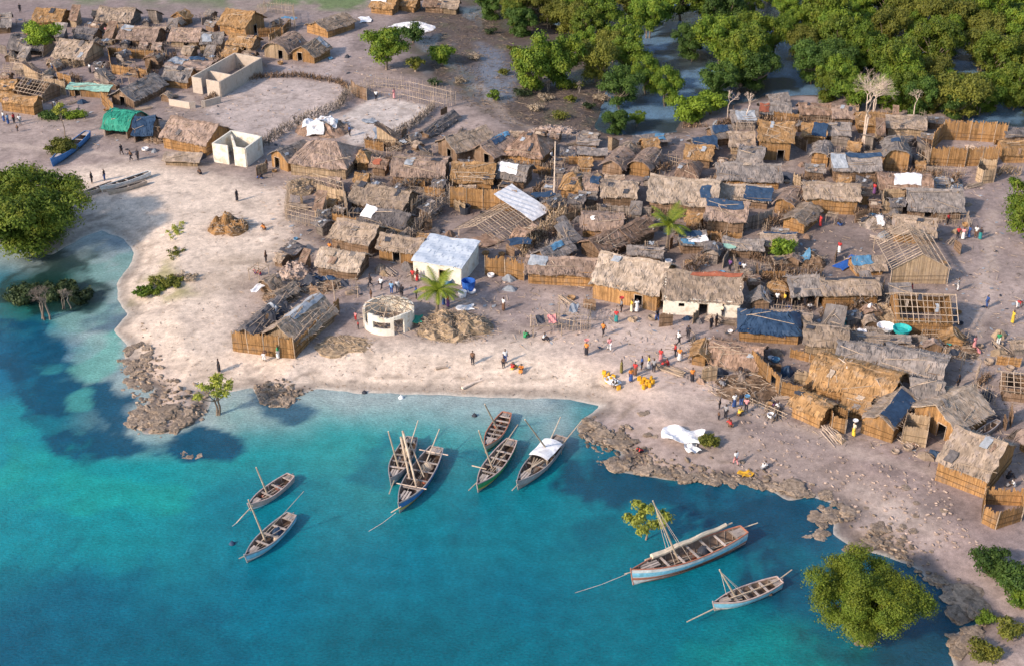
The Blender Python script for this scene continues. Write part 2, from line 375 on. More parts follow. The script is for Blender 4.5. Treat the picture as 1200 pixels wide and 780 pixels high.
ground = bpy.data.objects.new('ground', me); COL.objects.link(ground); tag(ground, 'sandy village ground sloping down to the beach and sea bed', kind='structure')

# ------------------------------------------------------------------ water sheet: colour by depth and bed, with tree shade and reflections painted in
WB = .80
WX = axis(-112, 112, .5, -2800, 2800); WY = axis(78, 285, .5, -60, 6500); WXX, WYY = np.meshgrid(WX, WY)
ANCH = [  # x, y, sRGB colour of the water, cover
 (0,430,(0,105,150),.92),(10,520,(25,140,160),.92),(60,560,(25,150,160),.9),(150,580,(15,140,155),.95),(30,620,(20,135,155),.95),(0,760,(8,90,125),1),
 (100,700,(5,105,138),1),(200,760,(5,98,125),1),(300,700,(5,108,138),1),(450,760,(5,98,122),1),(450,660,(8,110,138),1),(600,760,(8,104,128),1),(600,690,(8,104,132),1),
 (300,600,(10,120,145),.97),(300,530,(30,145,158),.9),(420,520,(50,155,165),.82),(430,490,(100,165,175),.6),(420,468,(150,175,182),.3),(550,470,(140,165,178),.35),
 (540,500,(90,160,172),.6),(540,600,(10,118,142),.97),(640,490,(110,150,165),.5),(650,570,(15,125,145),.95),(700,620,(15,118,140),.97),(760,640,(15,112,138),.97),
 (830,600,(25,110,138),.95),(900,660,(20,115,138),.97),(800,740,(12,110,132),1),(900,750,(20,125,135),1),(940,700,(15,85,120),.97),(1100,740,(45,85,118),.8),
 (250,500,(100,165,172),.6),(270,475,(140,175,180),.4),(110,400,(110,175,178),.55),(130,310,(140,160,172),.35),(100,300,(100,110,95),.5),(60,340,(50,100,90),.7),
 (20,320,(40,120,150),.7),(70,420,(20,110,150),.85),(950,620,(40,90,125),.85),(880,590,(35,95,130),.9),(700,540,(40,110,140),.85),(180,560,(15,145,158),.95)]
def s2l(c): return tuple(((x / 255) / 12.92 if x < 10.3 else ((x / 255 + .055) / 1.055) ** 2.4) for x in c)
aw_ = np.array([[*P(a[0], a[1], 0)[:2]] for a in ANCH]); ac_ = np.array([s2l(a[2]) for a in ANCH]); aa_ = np.array([a[3] for a in ANCH])
wn = fbm(WXX, WYY, 14, 4, 5) - .5; wn2 = fbm(WXX, WYY, 14, 4, 15) - .5
num = np.zeros(WXX.shape + (3,)); na = np.zeros(WXX.shape); den = np.zeros(WXX.shape)
for (ax, ay), cc, al in zip(aw_, ac_, aa_):
    wgt = 1 / ((WXX + wn * 7 - ax) ** 2 + (WYY + wn2 * 9 - ay) ** 2 + 6) ** 1.9
    num += wgt[..., None] * cc; na += wgt * al; den += wgt
WC = num / den[..., None]; WC = WC * (WB + .55 * WC.mean(-1, keepdims=True)) * np.array((.46, 1.05, .93)) * .97; WA = na / den
_, ws, wc_, _, _ = land(WXX, WYY)
WA = np.minimum(np.maximum(WA, .80), .32 + sstep(.05, -.7, ws) * .68)
def patch(pts, col, amt, al, soft=1.6, warp=5.0, seed=0, holes=.6):
    soft = soft * .6; warp = warp * 1.25
    global WC, WA
    col = [min(255, col[0]), col[1], col[2]]; al = max(al, .8)
    m = sstep(-soft, soft, sdf(npP(pts, 0), WXX, WYY) + (fbm(WXX, WYY, 5.5, 5, 100 + seed) - .5) * warp * 2) * amt * (1 - holes * sstep(.50, .64, fbm(WXX, WYY, 3.2, 5, 200 + seed)))
    qc = np.array(s2l(col)); WC = lerp(WC, qc * (WB + .55 * qc.mean()) * np.array((.75, 1.0, .82)), m); WA = WA * (1 - m) + al * m
bx = sstep(P(690,474,0).x, P(640,474,0).x, WXX) * (WYY < 230) * sstep(P(0,548,0).y, P(0,498,0).y, WYY)
m_ = sstep(-9, -.8, ws + (fbm(WXX, WYY, 6, 4, 131) - .5) * 4.0) * .9 * bx
WC = lerp(WC, (.40, .475, .475), m_)
SG = (6, 78, 118)
patch([(-80,345),(15,372),(60,368),(95,398),(100,418),(84,436),(100,452),(135,438),(152,470),(160,505),(200,512),(232,502),(262,512),(256,530),(225,545),(200,530),(160,540),(100,545),(60,530),(40,505),(15,465),(-20,430)], SG, .97, .97, 1.0, 4, 1, .42)
patch([(108,345),(150,352),(156,372),(146,430),(128,410),(118,385)], (45,85,130), .7, .8, 1.2, 4, 2)
patch([(85,300),(140,268),(160,290),(150,300),(110,302),(85,308)], (75,105,150), .6, .6, 1, 3, 12)  # tree shadow and sky reflection painted blue into the shallows
patch([(300,562),(380,545),(450,530),(560,524),(575,535),(480,560),(440,578),(340,584)], (5,96,132), .65, .98, 2.5, 6, 3)
patch([(540,612),(640,598),(720,608),(770,640),(700,645),(620,628)], (5,88,120), .6, .98, 2, 6, 4)
patch([(676,500),(700,520),(735,552),(800,568),(900,582),(985,602),(955,640),(955,700),(940,760),(905,650),(800,600),(720,588),(690,570),(672,530)], (18,72,108), .9, .95, 1.6, 6, 5, .35)
patch([(302,468),(335,474),(365,484),(345,492),(305,482)], (50,95,135), .9, .85, .6, 2, 6)
patch([(636,462),(690,466),(712,476),(690,485),(640,470)], (95,120,150), .7, .6, .6, 2, 7)
patch([(-80,640),(60,650),(180,700),(260,780),(260,900),(-120,900)], (6,88,124), .55, 1, 3, 9, 8)
patch([(1080,700),(1110,700),(1130,730),(1110,780),(930,790),(940,745),(1060,760)], (34,74,98), .8, .9, 1.5, 3, 9)  # shade and reflection under the foreground tree painted into the water
patch([(840,740),(960,720),(960,800),(820,800)], (20,135,140), .5, 1, 3, 6, 10)
patch([(20,510),(70,540),(130,548),(220,560),(190,580),(60,575),(10,560)], (28,158,165), .7, .9, 2, 6, 11)
patch([(75,462),(100,458),(98,478),(78,482)], (90,165,175), .8, .7, .5, 1.5, 21)
patch([(40,428),(75,424),(80,436),(50,440)], (70,155,172), .6, .8, .5, 1.5, 22)
patch([(110,392),(150,388),(140,420),(112,440),(92,432)], (120,180,182), .7, .5, 1, 3, 23)
patch([(85,312),(150,302),(160,350),(150,372),(120,372),(95,385),(75,372),(95,350)], (140,165,175), .85, .35, 1, 2.5, 24)
patch([(20,300),(90,302),(88,330),(110,345),(112,372),(40,372),(5,352)], (20,48,48), .9, .9, 1.2, 4, 25)  # submerged growth plus the big left tree's shade, painted dark into the water
crm = sstep(-6, -1, wc_)
cn = sstep(.40, .60, fbm(WXX, WYY, 6, 4, 171))[..., None]; WC = WC * (1 - crm[..., None]) + crm[..., None] * (np.array(s2l((58, 74, 84))) * (1 - cn) + np.array(s2l((112, 148, 180))) * cn); WA = WA * (1 - crm) + .7 * crm  # dark tree reflections and bright sky painted into the creek colour
wm_, t, b = new_mat('sea_water')
at = N(t, 'ShaderNodeAttribute', attribute_name='wcol'); aal = N(t, 'ShaderNodeAttribute', attribute_name='cover'); tc = N(t, 'ShaderNodeTexCoord')
nz = N(t, 'ShaderNodeTexNoise', Scale=.55, Detail=7.0, Roughness=.62); t.links.new(tc.outputs['Object'], nz.inputs['Vector'])
nb = N(t, 'ShaderNodeTexNoise', Scale=2.6, Detail=6.0, Roughness=.72); mp = N(t, 'ShaderNodeMapping'); mp.inputs['Scale'].default_value = (1, 1.6, 1)
t.links.new(tc.outputs['Object'], mp.inputs[0]); t.links.new(mp.outputs[0], nb.inputs['Vector'])
nf = N(t, 'ShaderNodeTexNoise', Scale=3.4, Detail=4.0, Roughness=.7); t.links.new(mp.outputs[0], nf.inputs['Vector'])
c = scalec(t, at.outputs['Color'], rng(t, nz.outputs[0], .3, .7, .80, 1.20)); c = scalec(t, c, rng(t, nf.outputs[0], .3, .7, .74, 1.30))  # light and dark of the fine ripples painted into the water colour
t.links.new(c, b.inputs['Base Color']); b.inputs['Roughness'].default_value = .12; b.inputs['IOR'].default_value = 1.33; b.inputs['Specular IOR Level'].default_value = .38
bp = N(t, 'ShaderNodeBump', Strength=.85, Distance=.16); t.links.new(nb.outputs[0], bp.inputs['Height']); t.links.new(bp.outputs[0], b.inputs['Normal'])
gls = N(t, 'ShaderNodeBsdfGlass', IOR=1.33, Roughness=.02); tr = N(t, 'ShaderNodeBsdfTransparent'); tr.inputs[0].default_value = (.80, .93, .95, 1)
gl = N(t, 'ShaderNodeBsdfGlossy', Roughness=.12); fr = N(t, 'ShaderNodeFresnel', IOR=1.33)
t.links.new(bp.outputs[0], gl.inputs['Normal']); t.links.new(bp.outputs[0], fr.inputs['Normal'])
t.nodes.remove(gls)
mx = N(t, 'ShaderNodeMixShader'); t.links.new(fr.outputs[0], mx.inputs[0]); t.links.new(tr.outputs[0], mx.inputs[1]); t.links.new(gl.outputs[0], mx.inputs[2])
m2 = N(t, 'ShaderNodeMixShader'); t.links.new(aal.outputs['Fac'], m2.inputs[0]); t.links.new(mx.outputs[0], m2.inputs[1]); t.links.new(b.outputs[0], m2.inputs[2])
t.links.new(m2.outputs[0], t.nodes['Material Output'].inputs[0])
wV = np.stack([WXX, WYY, np.zeros_like(WXX)], -1).reshape(-1, 3)
me = npmesh('water', wV, gridfaces(len(WX), len(WY)), wm_, None, True)
ca = me.color_attributes.new('wcol', 'FLOAT_COLOR', 'POINT')
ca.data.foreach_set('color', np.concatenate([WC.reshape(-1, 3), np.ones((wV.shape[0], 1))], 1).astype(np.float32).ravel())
wa = me.attributes.new('cover', 'FLOAT', 'POINT'); wa.data.foreach_set('value', WA.astype(np.float32).ravel())
water = bpy.data.objects.new('water', me); COL.objects.link(water); tag(water, 'turquoise sea water with dark seagrass patches and pale shallows', kind='structure')

# ================================================================== builders
def V2(a): return Vector((math.cos(a), math.sin(a), 0))
def reed_wall(mb, p, q, z0, ztop, w=.11, th=.06, jit=.06, opening=None, soft=True):
    """upright reed or board wall from p to q (2d, local); ztop(s) height along it; opening=(s0,s1,z)"""
    p = Vector((p[0], p[1], 0)); q = Vector((q[0], q[1], 0)); L = (q - p).length
    if L < .05: return
    d = (q - p) / L; nn = Vector((-d.y, d.x, 0)); n = max(1, int(L / w)); st = L / n
    if L > 1 and not opening and soft:
        for zz in (.45, 1.05):
            zt = min(ztop(0), ztop(L)) if L > 0 else 1
            if zz < zt - .1:
                for sg in (-1, 1): mb.tube(p + nn * sg * .07 + Vector((0, 0, zz + random.uniform(-.08, .08))), q + nn * sg * .07 + Vector((0, 0, zz + random.uniform(-.08, .08))), .03, .025, 4, .05)
    pan = 0; pv = .5
    for i in range(n):
        if pan <= 0: pan = random.randint(4, 14); pv = random.uniform(.35, .7)
        pan -= 1
        s0 = i * st; s1 = (i + 1) * st + .01; m = (s0 + s1) / 2; a, b_ = z0, ztop(m) + random.uniform(-jit, jit)
        if opening and opening[0] < m < opening[1]: a = opening[2]
        if b_ - a < .03: continue
        o = nn * random.uniform(-.02, .02) if soft else nn * 0
        c = [p + d * s0 + o - nn * th / 2, p + d * s1 + o - nn * th / 2, p + d * s1 + o + nn * th / 2, p + d * s0 + o + nn * th / 2]
        vs = [Vector((k.x, k.y, a)) for k in c] + [Vector((k.x, k.y, b_ + random.uniform(-jit, jit) * .3)) for k in c]
        mb.add(vs, [(0, 1, 5, 4), (1, 2, 6, 5), (2, 3, 7, 6), (3, 0, 4, 7), (4, 5, 6, 7)], min(1, max(0, pv + random.uniform(-.22, .22))))
def slab_wall(mb, p, q, z0, z1, th=.2, ops=(), v=.5):
    p = Vector((p[0], p[1], 0)); q = Vector((q[0], q[1], 0)); L = (q - p).length; d = (q - p) / L
    M = Matrix.Translation(p) @ Matrix.Rotation(math.atan2(d.y, d.x), 4, 'Z')
    xs = 0
    for (a, b_, za, zb) in sorted(ops):
        mb.box(xs, a, -th / 2, th / 2, z0, z1, v, M)
        if za > z0: mb.box(a, b_, -th / 2, th / 2, z0, za, v, M)
        if zb < z1: mb.box(a, b_, -th / 2, th / 2, zb, z1, v, M)
        xs = b_
    mb.box(xs, L, -th / 2, th / 2, z0, z1, v, M)
ZB = -.45
HUTS = []
def add_tufts(mb, n, pt, up, ln=.5, wd=.05, lift=.09):
    """loose straws lying on a slope: pt(u,v) on the sheet, running down v"""
    for _ in range(n):
        u = random.random(); v = random.random(); a = Vector(pt(u, v)); b_ = Vector(pt(min(1, max(0, u + random.uniform(-.02, .02))), min(1.04, v + random.uniform(.08, .22))))
        d = b_ - a
        if d.length < .02: continue
        d = d.normalized() * random.uniform(.5, 1.2) * ln; s_ = Vector((d.y, -d.x, 0)).normalized() * random.uniform(.4, 1.3) * wd
        if s_.length < .001: s_ = Vector((wd, 0, 0))
        z0 = Vector((0, 0, .015)); z1 = Vector((0, 0, random.uniform(.01, lift)))
        mb.add([a - s_ + z0, a + s_ + z0, a + d + s_ * .5 + z1, a + d - s_ * .5 + z1], [(0, 1, 2, 3)], random.random())
def roof_profile(style, W, h, rise):
    if style == 'round': return lambda t: h + rise * (1 - t ** 2.1)
    if style == 'shed': return None
    return lambda t: h + rise * (1 - t)
def hut(x1, y1, x2, y2, e=None, label=None, d=None, perp=False, h=1.5, k=.58, rm='tan', wm='ochre', style='gable', door=None, win=None,
        hip=0., over=.45, tarps=(), name='thatched_hut', cat='hut', poles=3, nowall=(), wallmat=None, ends=True, roofmat=None, posts=0, stones=0, group='thatched huts of the village'):
    if cat != 'house': h *= .88
    g0 = G(x1, y1, h).z; g1 = G(x2, y2, h).z; g = min(g0, g1)
    A = P(x1, y1, h + g); B = P(x2, y2, h + g); u = (B - A); Lf = u.length; u.normalize(); n = Vector((-u.y, u.x, 0))
    A = A - u * Lf * .03; B = B + u * Lf * .03; Lf *= 1.06
    M_ = (A + B) / 2
    if d is None:
        dy = proj(M_)[1] - proj(M_ + n + Vector((0, 0, k)))[1]; d = 2 * e / max(dy, 1.5)
        if style == 'shed': d = d / 2
        d = min(max(d * 1.12, 1.2), 9)
    ctr = M_ + n * d / 2; ctr.z = g
    if perp: ux = n; L, W = d, Lf
    else: ux = u; L, W = Lf, d
    rt = root(name, ctr, math.atan2(ux.y, ux.x), label, cat, group); rt.rotation_euler.x = random.uniform(-.025, .025); rt.rotation_euler.y = random.uniform(-.02, .02)
    rise = k * W / 2; hh = L / 2; sag = random.uniform(.04, .16); hp = hip * W / 2
    rmat = roofmat or RM[rm]; sk = random.uniform(-.12, .12)
    ph = random.random() * 9
    def wob(x, y): return .07 * math.sin(x * 1.6 + ph) + .06 * math.sin(y * 2.7 + ph * 2 + x) + .03 * math.sin(x * 5.3 + y * 3 + ph)
    mb = MB(); prof = roof_profile(style, W, h, rise)
    if style in ('gable', 'round'):
        def slope(s_):
            def fn(uu, t):
                xl = hh - hp * (1 - t); x = (uu * 2 - 1) * xl
                rag = random.uniform(-.2, .1) if t == 1 else 0
                if uu in (0, 1): x += random.uniform(-.16, .14)
                y = s_ * (W / 2 * t + rag)
                z = prof(min(t, 1)) - sag * (1 - (x / hh) ** 2) * (1 - t * .5) + wob(x, y) + random.uniform(-.018, .018) - (.05 if t == 1 else 0)
                return (x + random.uniform(-.04, .04), y, z)
            return fn
        nu = max(4, int(L / .45)); nv = max(4, int(W / 2 / .45))
        for s_ in (-1, 1):
            mb.surf(slope(s_), nu, nv, .11)
            add_tufts(mb, int(L * W * 5), slope(s_), None, .6, .06, .14)
        if hip:
            for s_ in (-1, 1):
                def fh(uu, t, s_=s_):
                    x = s_ * (hh - hp * (1 - t)); y = (uu * 2 - 1) * W / 2 * t
                    return (x, y, prof(t) + wob(x, y) + random.uniform(-.03, .03) + .01)
                mb.surf(fh, 5, 4, .1); add_tufts(mb, int(W * hp * 4), fh, None)
        def rid(uu, t):      # ridge cap
            x = (uu * 2 - 1) * (hh - hp); y = (t - .5) * .55
            return (x, y, prof(0) + .07 - abs(t - .5) * .35 - sag * (1 - (x / hh) ** 2) + wob(x, 0) + random.uniform(-.03, .03))
        rf = mb.build('roof', rmat, rt)
        cp = MB(); cp.surf(rid, nu, 2, .07); add_tufts(cp, int(L * 5), rid, None, .35, .05, .12); cp.build('ridge_cap', rmat, rf)
        ztw = lambda x, y: prof(min(1, abs(y) / (W / 2))) - .09 - sag * (1 - (x / hh) ** 2) * (1 - .5 * min(1, abs(y) / (W / 2)))
    elif style == 'shed':
        rise = k * W
        def fn(uu, t):
            x = (uu * 2 - 1) * hh + random.uniform(-.03, .03); y = (t - .5) * W
            return (x, y, h + rise * t + wob(x, y) * .8 + random.uniform(-.02, .02) - sag * (1 - (x / hh) ** 2) * .6)
        mb.surf(fn, max(4, int(L / .45)), max(4, int(W / .45)), .09)
        add_tufts(mb, int(L * W * 3), lambda a, b_: fn(a, 1 - b_), None)
        rf = mb.build('roof', rmat, rt); ztw = lambda x, y: h + rise * (y / W + .5) - .12
    elif style == 'flat':
        def fn(uu, t):
            x = (uu * 2 - 1) * hh; y = (t - .5) * W
            return (x + random.uniform(-.05, .05), y + random.uniform(-.05, .05), h + wob(x, y) * 1.6 + random.uniform(-.04, .04))
        mb.surf(fn, max(4, int(L / .45)), max(4, int(W / .45)), .1); add_tufts(mb, int(L * W * 3), fn, None)
        rf = mb.build('roof', rmat, rt); ztw = lambda x, y: h - .12
    elif style == 'slats':       # bare rafters and battens
        nr = max(4, int(L / .55)); rf = root('roof_frame', (0, 0, 0)); rf.parent = rt
        for i in range(nr + 1):
            x = -hh + L * i / nr; q = MB()
            for s_ in (-1, 1): q.tube((x + random.uniform(-.1, .1), 0, h + rise + .1), (x + random.uniform(-.15, .15), s_ * (W / 2 + .1), h - .05), .05, .04, 4)
            q.build('rafter', WOOD, rf)
        for s_ in (-1, 1):
            for j in range(5):
                t = j / 4; q = MB(); q.tube((-hh - .1, s_ * W / 2 * t, h + rise * (1 - t) + .1), (hh + .1, s_ * W / 2 * t + random.uniform(-.1, .1), h + rise * (1 - t) + random.uniform(.02, .12)), .04, .04, 4); q.build('batten', WOOD, rf)
        ztw = lambda x, y: h + rise * (1 - min(1, abs(y) / (W / 2))) - .1
    # walls
    wmat = wallmat or WM[wm]; a = hh - (over if not hip else over * .8); b_ = W / 2 - over; b_ = max(b_, .4); a = max(a, .5)
    soft = wm not in ('white', 'block')
    sides = {'F': ((-a, -b_), (a, -b_)), 'B': ((a, b_), (-a, b_)), 'L': ((-a, b_), (-a, -b_)), 'R': ((a, -b_), (a, b_))}
    wl = MB(); dp = {}
    for sn, (p, q) in sides.items():
        if sn in nowall: continue
        Ls = math.hypot(q[0] - p[0], q[1] - p[1])
        zf = lambda s_, p=p, q=q, Ls=Ls: ztw(p[0] + (q[0] - p[0]) * s_ / Ls, p[1] + (q[1] - p[1]) * s_ / Ls)
        if sn in 'LR' and hip: zf = lambda s_: h - .1
        op = None
        if door and door[0] == sn: c0 = door[1] * Ls; op = (c0 - .45, c0 + .45, 1.5); dp[sn] = (p, q, Ls, c0)
        if win and win[0] == sn and soft is False: pass
        if soft: reed_wall(wl, p, q, ZB, zf, opening=op, jit=.0 if style != 'flat' else .05)
        else:
            nseg = max(1, int(Ls / .3)); D_ = Vector((q[0] - p[0], q[1] - p[1], 0)) / Ls
            for i in range(nseg):
                s0 = Ls * i / nseg; s1 = Ls * (i + 1) / nseg; m = (s0 + s1) / 2; za = ZB
                pp = (p[0] + D_.x * s0, p[1] + D_.y * s0); qq = (p[0] + D_.x * s1, p[1] + D_.y * s1)
                if op and op[0] < m < op[1]: za = op[2]
                if win and win[0] == sn and abs(m - win[1] * Ls) < .35:
                    slab_wall(wl, pp, qq, ZB, 1.0, .16); za = 1.45
                slab_wall(wl, pp, qq, za, zf(m), .16)
    if wl.v: wl.build('wall', wmat, rt)
    for sn, (p, q, Ls, c0) in dp.items():
        D_ = Vector((q[0] - p[0], q[1] - p[1], 0)) / Ls; nn = Vector((D_.y, -D_.x, 0)); q0 = Vector((p[0], p[1], 0)) + nn * .07; f = MB()
        for s_ in (-.47, .47): f.tube(q0 + D_ * (c0 + s_), q0 + D_ * (c0 + s_) + Vector((0, 0, 1.55)), .05, .05, 4)
        f.tube(q0 + D_ * (c0 - .5) + Vector((0, 0, 1.55)), q0 + D_ * (c0 + .5) + Vector((0, 0, 1.55)), .05, .05, 4); f.build('door_frame', WOOD, rt)
    if posts or 'F' in nowall:
        for sx in (-1, 1):
            for sy in (-1, 1):
                f = MB(); f.tube((sx * (a + .1), sy * (b_ + .12), ZB), (sx * (a + .1), sy * (b_ + .12), h - .05), .06, .05, 5); f.build('post', WOOD, rt)
    # poles weighing the roof down
    if style in ('gable', 'round', 'shed', 'flat') and poles:
        for i in range(poles):
            s_ = -1; t = random.uniform(.15, .95); x0 = random.uniform(-hh, 0); x1 = x0 + random.uniform(.3, .8) * L; x1 = min(x1, hh + .3)
            if random.random() < .45: x1 = x0 + random.uniform(.2, .7)
            if style in ('gable', 'round'):
                t1 = min(1, max(0, t + random.uniform(-.4, .4))); z_ = lambda t, x: prof(t) + .12 - sag * (1 - min(1, abs(x / hh)) ** 2) * (1 - t * .5)
                pa = (x0, s_ * W / 2 * t, z_(t, x0)); pb = (x1, s_ * W / 2 * t1, z_(t1, x1))
            else:
                y0 = random.uniform(-.4, .4) * W; y1 = random.uniform(-.4, .4) * W; q = rise / W if style == 'shed' else 0
                pa = (x0, y0, h + q * (y0 + W / 2) + .12); pb = (x1, y1, h + q * (y1 + W / 2) + .12)
            f = MB(); f.tube(pa, pb, .045, .03, 4); f.build('roof_pole', WOOD, rt)
    HUTS.append((ctr.x, ctr.y, L / 2, W / 2, rt.rotation_euler.z))
    # sheets over the roof: (material, u0, u1, t0, t1) on the front slope, t 0 ridge .. 1 eave
    for (tm, u0, u1, t0, t1) in tarps:
        f = MB(); pz = ph
        def fs(uu, vv):
            t = t0 + (t1 - t0) * vv; x = ((u0 + (u1 - u0) * uu) * 2 - 1) * hh; x += .12 * math.sin(vv * 5 + pz)
            if style in ('gable', 'round'):
                y = -W / 2 * t; z = prof(min(1, abs(t))) - sag * (1 - min(1, (x / hh) ** 2)) * (1 - abs(t) * .5) + wob(x, y)
            elif style == 'slats': y = -W / 2 * t; z = h + rise * (1 - t) + .06
            elif style == 'shed': y = (.5 - t) * W; z = h + rise * (1 - t) + wob(x, y) * .8
            else: y = (.5 - t) * W; z = h + wob(x, y) * 1.6
            return (x, y, z + .13 + .04 * math.sin(x * 6 + t * 9))
        f.surf(fs, 8, 6, .02, vj=.3); f.build('tarpaulin', TARP[tm], rf)
    if 'thatch' in rmat.name and not tarps and prof:
        for _ in range(random.choice((0, 1, 1, 2, 3))):
            f = MB(); x0 = random.uniform(-.9, .6) * hh; t0 = random.uniform(-.1, .7); sx = random.uniform(.25, .9); st = random.uniform(.15, .35)
            f.surf(lambda a, b: (x0 + sx * a + .08 * math.sin(b * 5), -W / 2 * (t0 + st * b), prof(min(1, abs(t0 + st * b))) - sag * (1 - min(1, ((x0 + sx * a) / hh) ** 2)) + wob(x0, -W / 2 * t0) + .15 + random.uniform(-.02, .03)), 4, 4, .03)
            f.build('roof_patch', random.choice((TARP['grey'], TARP['dark'], RM['dark'], RM['brown'], RM['pale'], TARP['dark'], RM['grey'])), rf)
    for _ in range(stones):
        f = MB(); x = random.uniform(-hh, hh) * .8; t = random.uniform(.1, .8)
        if prof: f.tube((x, -W / 2 * t, prof(t)), (x + .1, -W / 2 * t, prof(t) + .22), .16, .1, 6); f.build('weight_stone', ROCK, rf)
    return rt

def fence(pts, label, h=1.7, wm='ochre', kind='reed', top=False, closed=False, cat='fence', name='reed_fence', jit=.12, openings=(), group=None, gap=.22):
    """fence or wall along the pixels; top=True when the pixels follow its upper edge"""
    W3 = [(P(x, y, h + G(x, y, h).z) if top else G(x, y)) for x, y in pts]
    for q in W3: q.z = gz(q.x, q.y)
    c = sum(W3, Vector()) / len(W3); rt = root(name, c, 0, label, cat, group)
    if closed: W3 = W3 + [W3[0]]
    for i in range(len(W3) - 1):
        p = W3[i] - c; q = W3[i + 1] - c; zb = min(p.z, q.z); L = (q.xy - p.xy).length
        if L < .1: continue
        m = MB()
        if kind == 'reed':
            reed_wall(m, p, q, zb - .3, lambda s_: zb + h, jit=jit, opening=(.35 * L, .35 * L + .9, zb + 1.5) if i in openings else None); m.build('panel', WM[wm], rt)
        elif kind == 'slab':
            slab_wall(m, p, q, zb - .3, zb + h, .22, [(.35 * L, .35 * L + .9, zb - .3, zb + h)] if i in openings else ()); m.build('wall', WM[wm], rt)
        elif kind in ('stick', 'grid'):
            d = (q - p).normalized(); s_ = 0
            while s_ < L:
                b = p + d * s_; nn = Vector((-d.y, d.x, 0)); hh = h * random.uniform(.75, 1.2)
                m.tube((b.x, b.y, zb - .2), (b.x + random.uniform(-.15, .15), b.y + random.uniform(-.12, .12), zb + hh), .04, .025, 4); s_ += gap * random.uniform(.6, 1.5)
            m.build('stakes', WOOD, rt)
            for z_ in ((.35, .75) if kind == 'stick' else (.15, .4, .65, .95)):
                m = MB(); m.tube((p.x, p.y, zb + h * z_), (q.x, q.y, zb + h * z_ + random.uniform(-.1, .1)), .035, .03, 4); m.build('rail', WOOD, rt)
        elif kind == 'bush':     # bundled brush and palm fronds
            d = (q - p).normalized(); nn = Vector((-d.y, d.x, 0))
            for _ in range(int(L * 48)):
                s_ = random.random() * L; o = random.gauss(0, .28); b = p + d * s_ + nn * o; z_ = zb + random.uniform(0, h * .8)
                v = Vector((random.gauss(0, .25), random.gauss(0, .25), random.uniform(.15, .8))).normalized() * random.uniform(.3, .8)
                sd = v.cross(Vector((random.random() - .5, random.random() - .5, .2))).normalized() * .06
                b.z = z_; m.add([b - sd, b + sd, b + v + sd * .3, b + v - sd * .3], [(0, 1, 2, 3)])
            m.build('brush', WM[wm], rt)
        if kind in ('reed', 'bush') and L > 1:
            n = int(L / 1.6); d = (q - p).normalized()
            for j in range(n + 1):
                b = p + d * (L * j / n if n else 0); m = MB(); m.tube((b.x, b.y, zb - .3), (b.x + random.uniform(-.1, .1), b.y - .1, zb + h * random.uniform(.95, 1.25)), .05, .035, 4); m.build('post', WOOD, rt)
    return rt

def heap(px, py, r, h, label, mat=None, n=60, sx=1.0, name='heap', cat='pile', rot=0, bits=(), bit='stick', bl=.7):
    """an uneven mound with loose pieces on it"""
    c = G(px, py); rt = root(name, c, rot, label, cat); m = MB(); sd = random.random() * 99
    na, nr = 40, 14
    from mathutils import noise
    def hp(x, y):
        rr = math.hypot(x / sx, y) / r; q = noise.fractal(Vector((x * .8 + sd, y * .8, 0)), .9, 2.1, 4)
        return max(0, 1 - rr ** 2) ** .7 * h * max(.15, .75 + .75 * q) - .06
    vs = [(0, 0, hp(0, 0))]; fs = []
    for j in range(1, nr + 1):
        for i in range(na):
            a = 2 * math.pi * i / na; q = r * j / nr * (1 + .16 * math.sin(3 * a + sd) + .1 * math.sin(5 * a + sd * 2) + random.uniform(-.04, .04))
            x, y = q * math.cos(a) * sx, q * math.sin(a); z = hp(x, y) + random.uniform(-.04, .04) if j < nr else -.35
            vs.append((x, y, z))
    for i in range(na): fs.append((0, 1 + i, 1 + (i + 1) % na))
    for j in range(nr - 1):
        for i in range(na):
            a = 1 + j * na + i; b = 1 + j * na + (i + 1) % na; fs.append((a, a + na, b + na, b))
    for f in fs:
        m.f.append(f); m.a.append(random.uniform(.15, .85))
    m.v = vs; m.build('mound', mat or RUBBLE, rt)
    if n:
        k = MB()
        for _ in range(int(n * 2.2)):
            a = random.random() * 6.28; q = r * math.sqrt(random.random()) * 1.05; x, y = q * math.cos(a) * sx, q * math.sin(a); z = hp(x, y)
            if bit == 'stick':
                v = Vector((random.gauss(0, 1), random.gauss(0, 1), random.uniform(-.1, .5))).normalized() * bl * random.uniform(.4, 1.2)
                k.tube((x, y, z + .08), (x + v.x, y + v.y, max(z + .05 + v.z * .5, .03)), .035, .025, 4)
            else:
                s_ = random.uniform(.08, .28) * bl; v = Matrix.Translation((x, y, z + s_ * .3)) @ Matrix.Rotation(random.random() * 6, 4, Vector((random.random(), random.random(), 1))) 
                k.box(-s_, s_, -s_ * .7, s_ * .7, -s_ * .4, s_ * .4, None, v)
        k.build('loose_sticks' if bit == 'stick' else 'loose_stones', WOOD if bit == 'stick' else (mat or RUBBLE), rt)
    for (tm, x0, x1, y0, y1) in bits:
        f = MB(); f.surf(lambda a, b: (r * (x0 + (x1 - x0) * a) * sx + .1 * math.sin(b * 7), r * (y0 + (y1 - y0) * b) + .1 * math.sin(a * 6), hp(r * (x0 + (x1 - x0) * a) * sx, r * (y0 + (y1 - y0) * b)) + .22 + random.uniform(-.03, .08)), 6, 6, .03); f.build('sheet', TARP[tm], rt)
    return rt

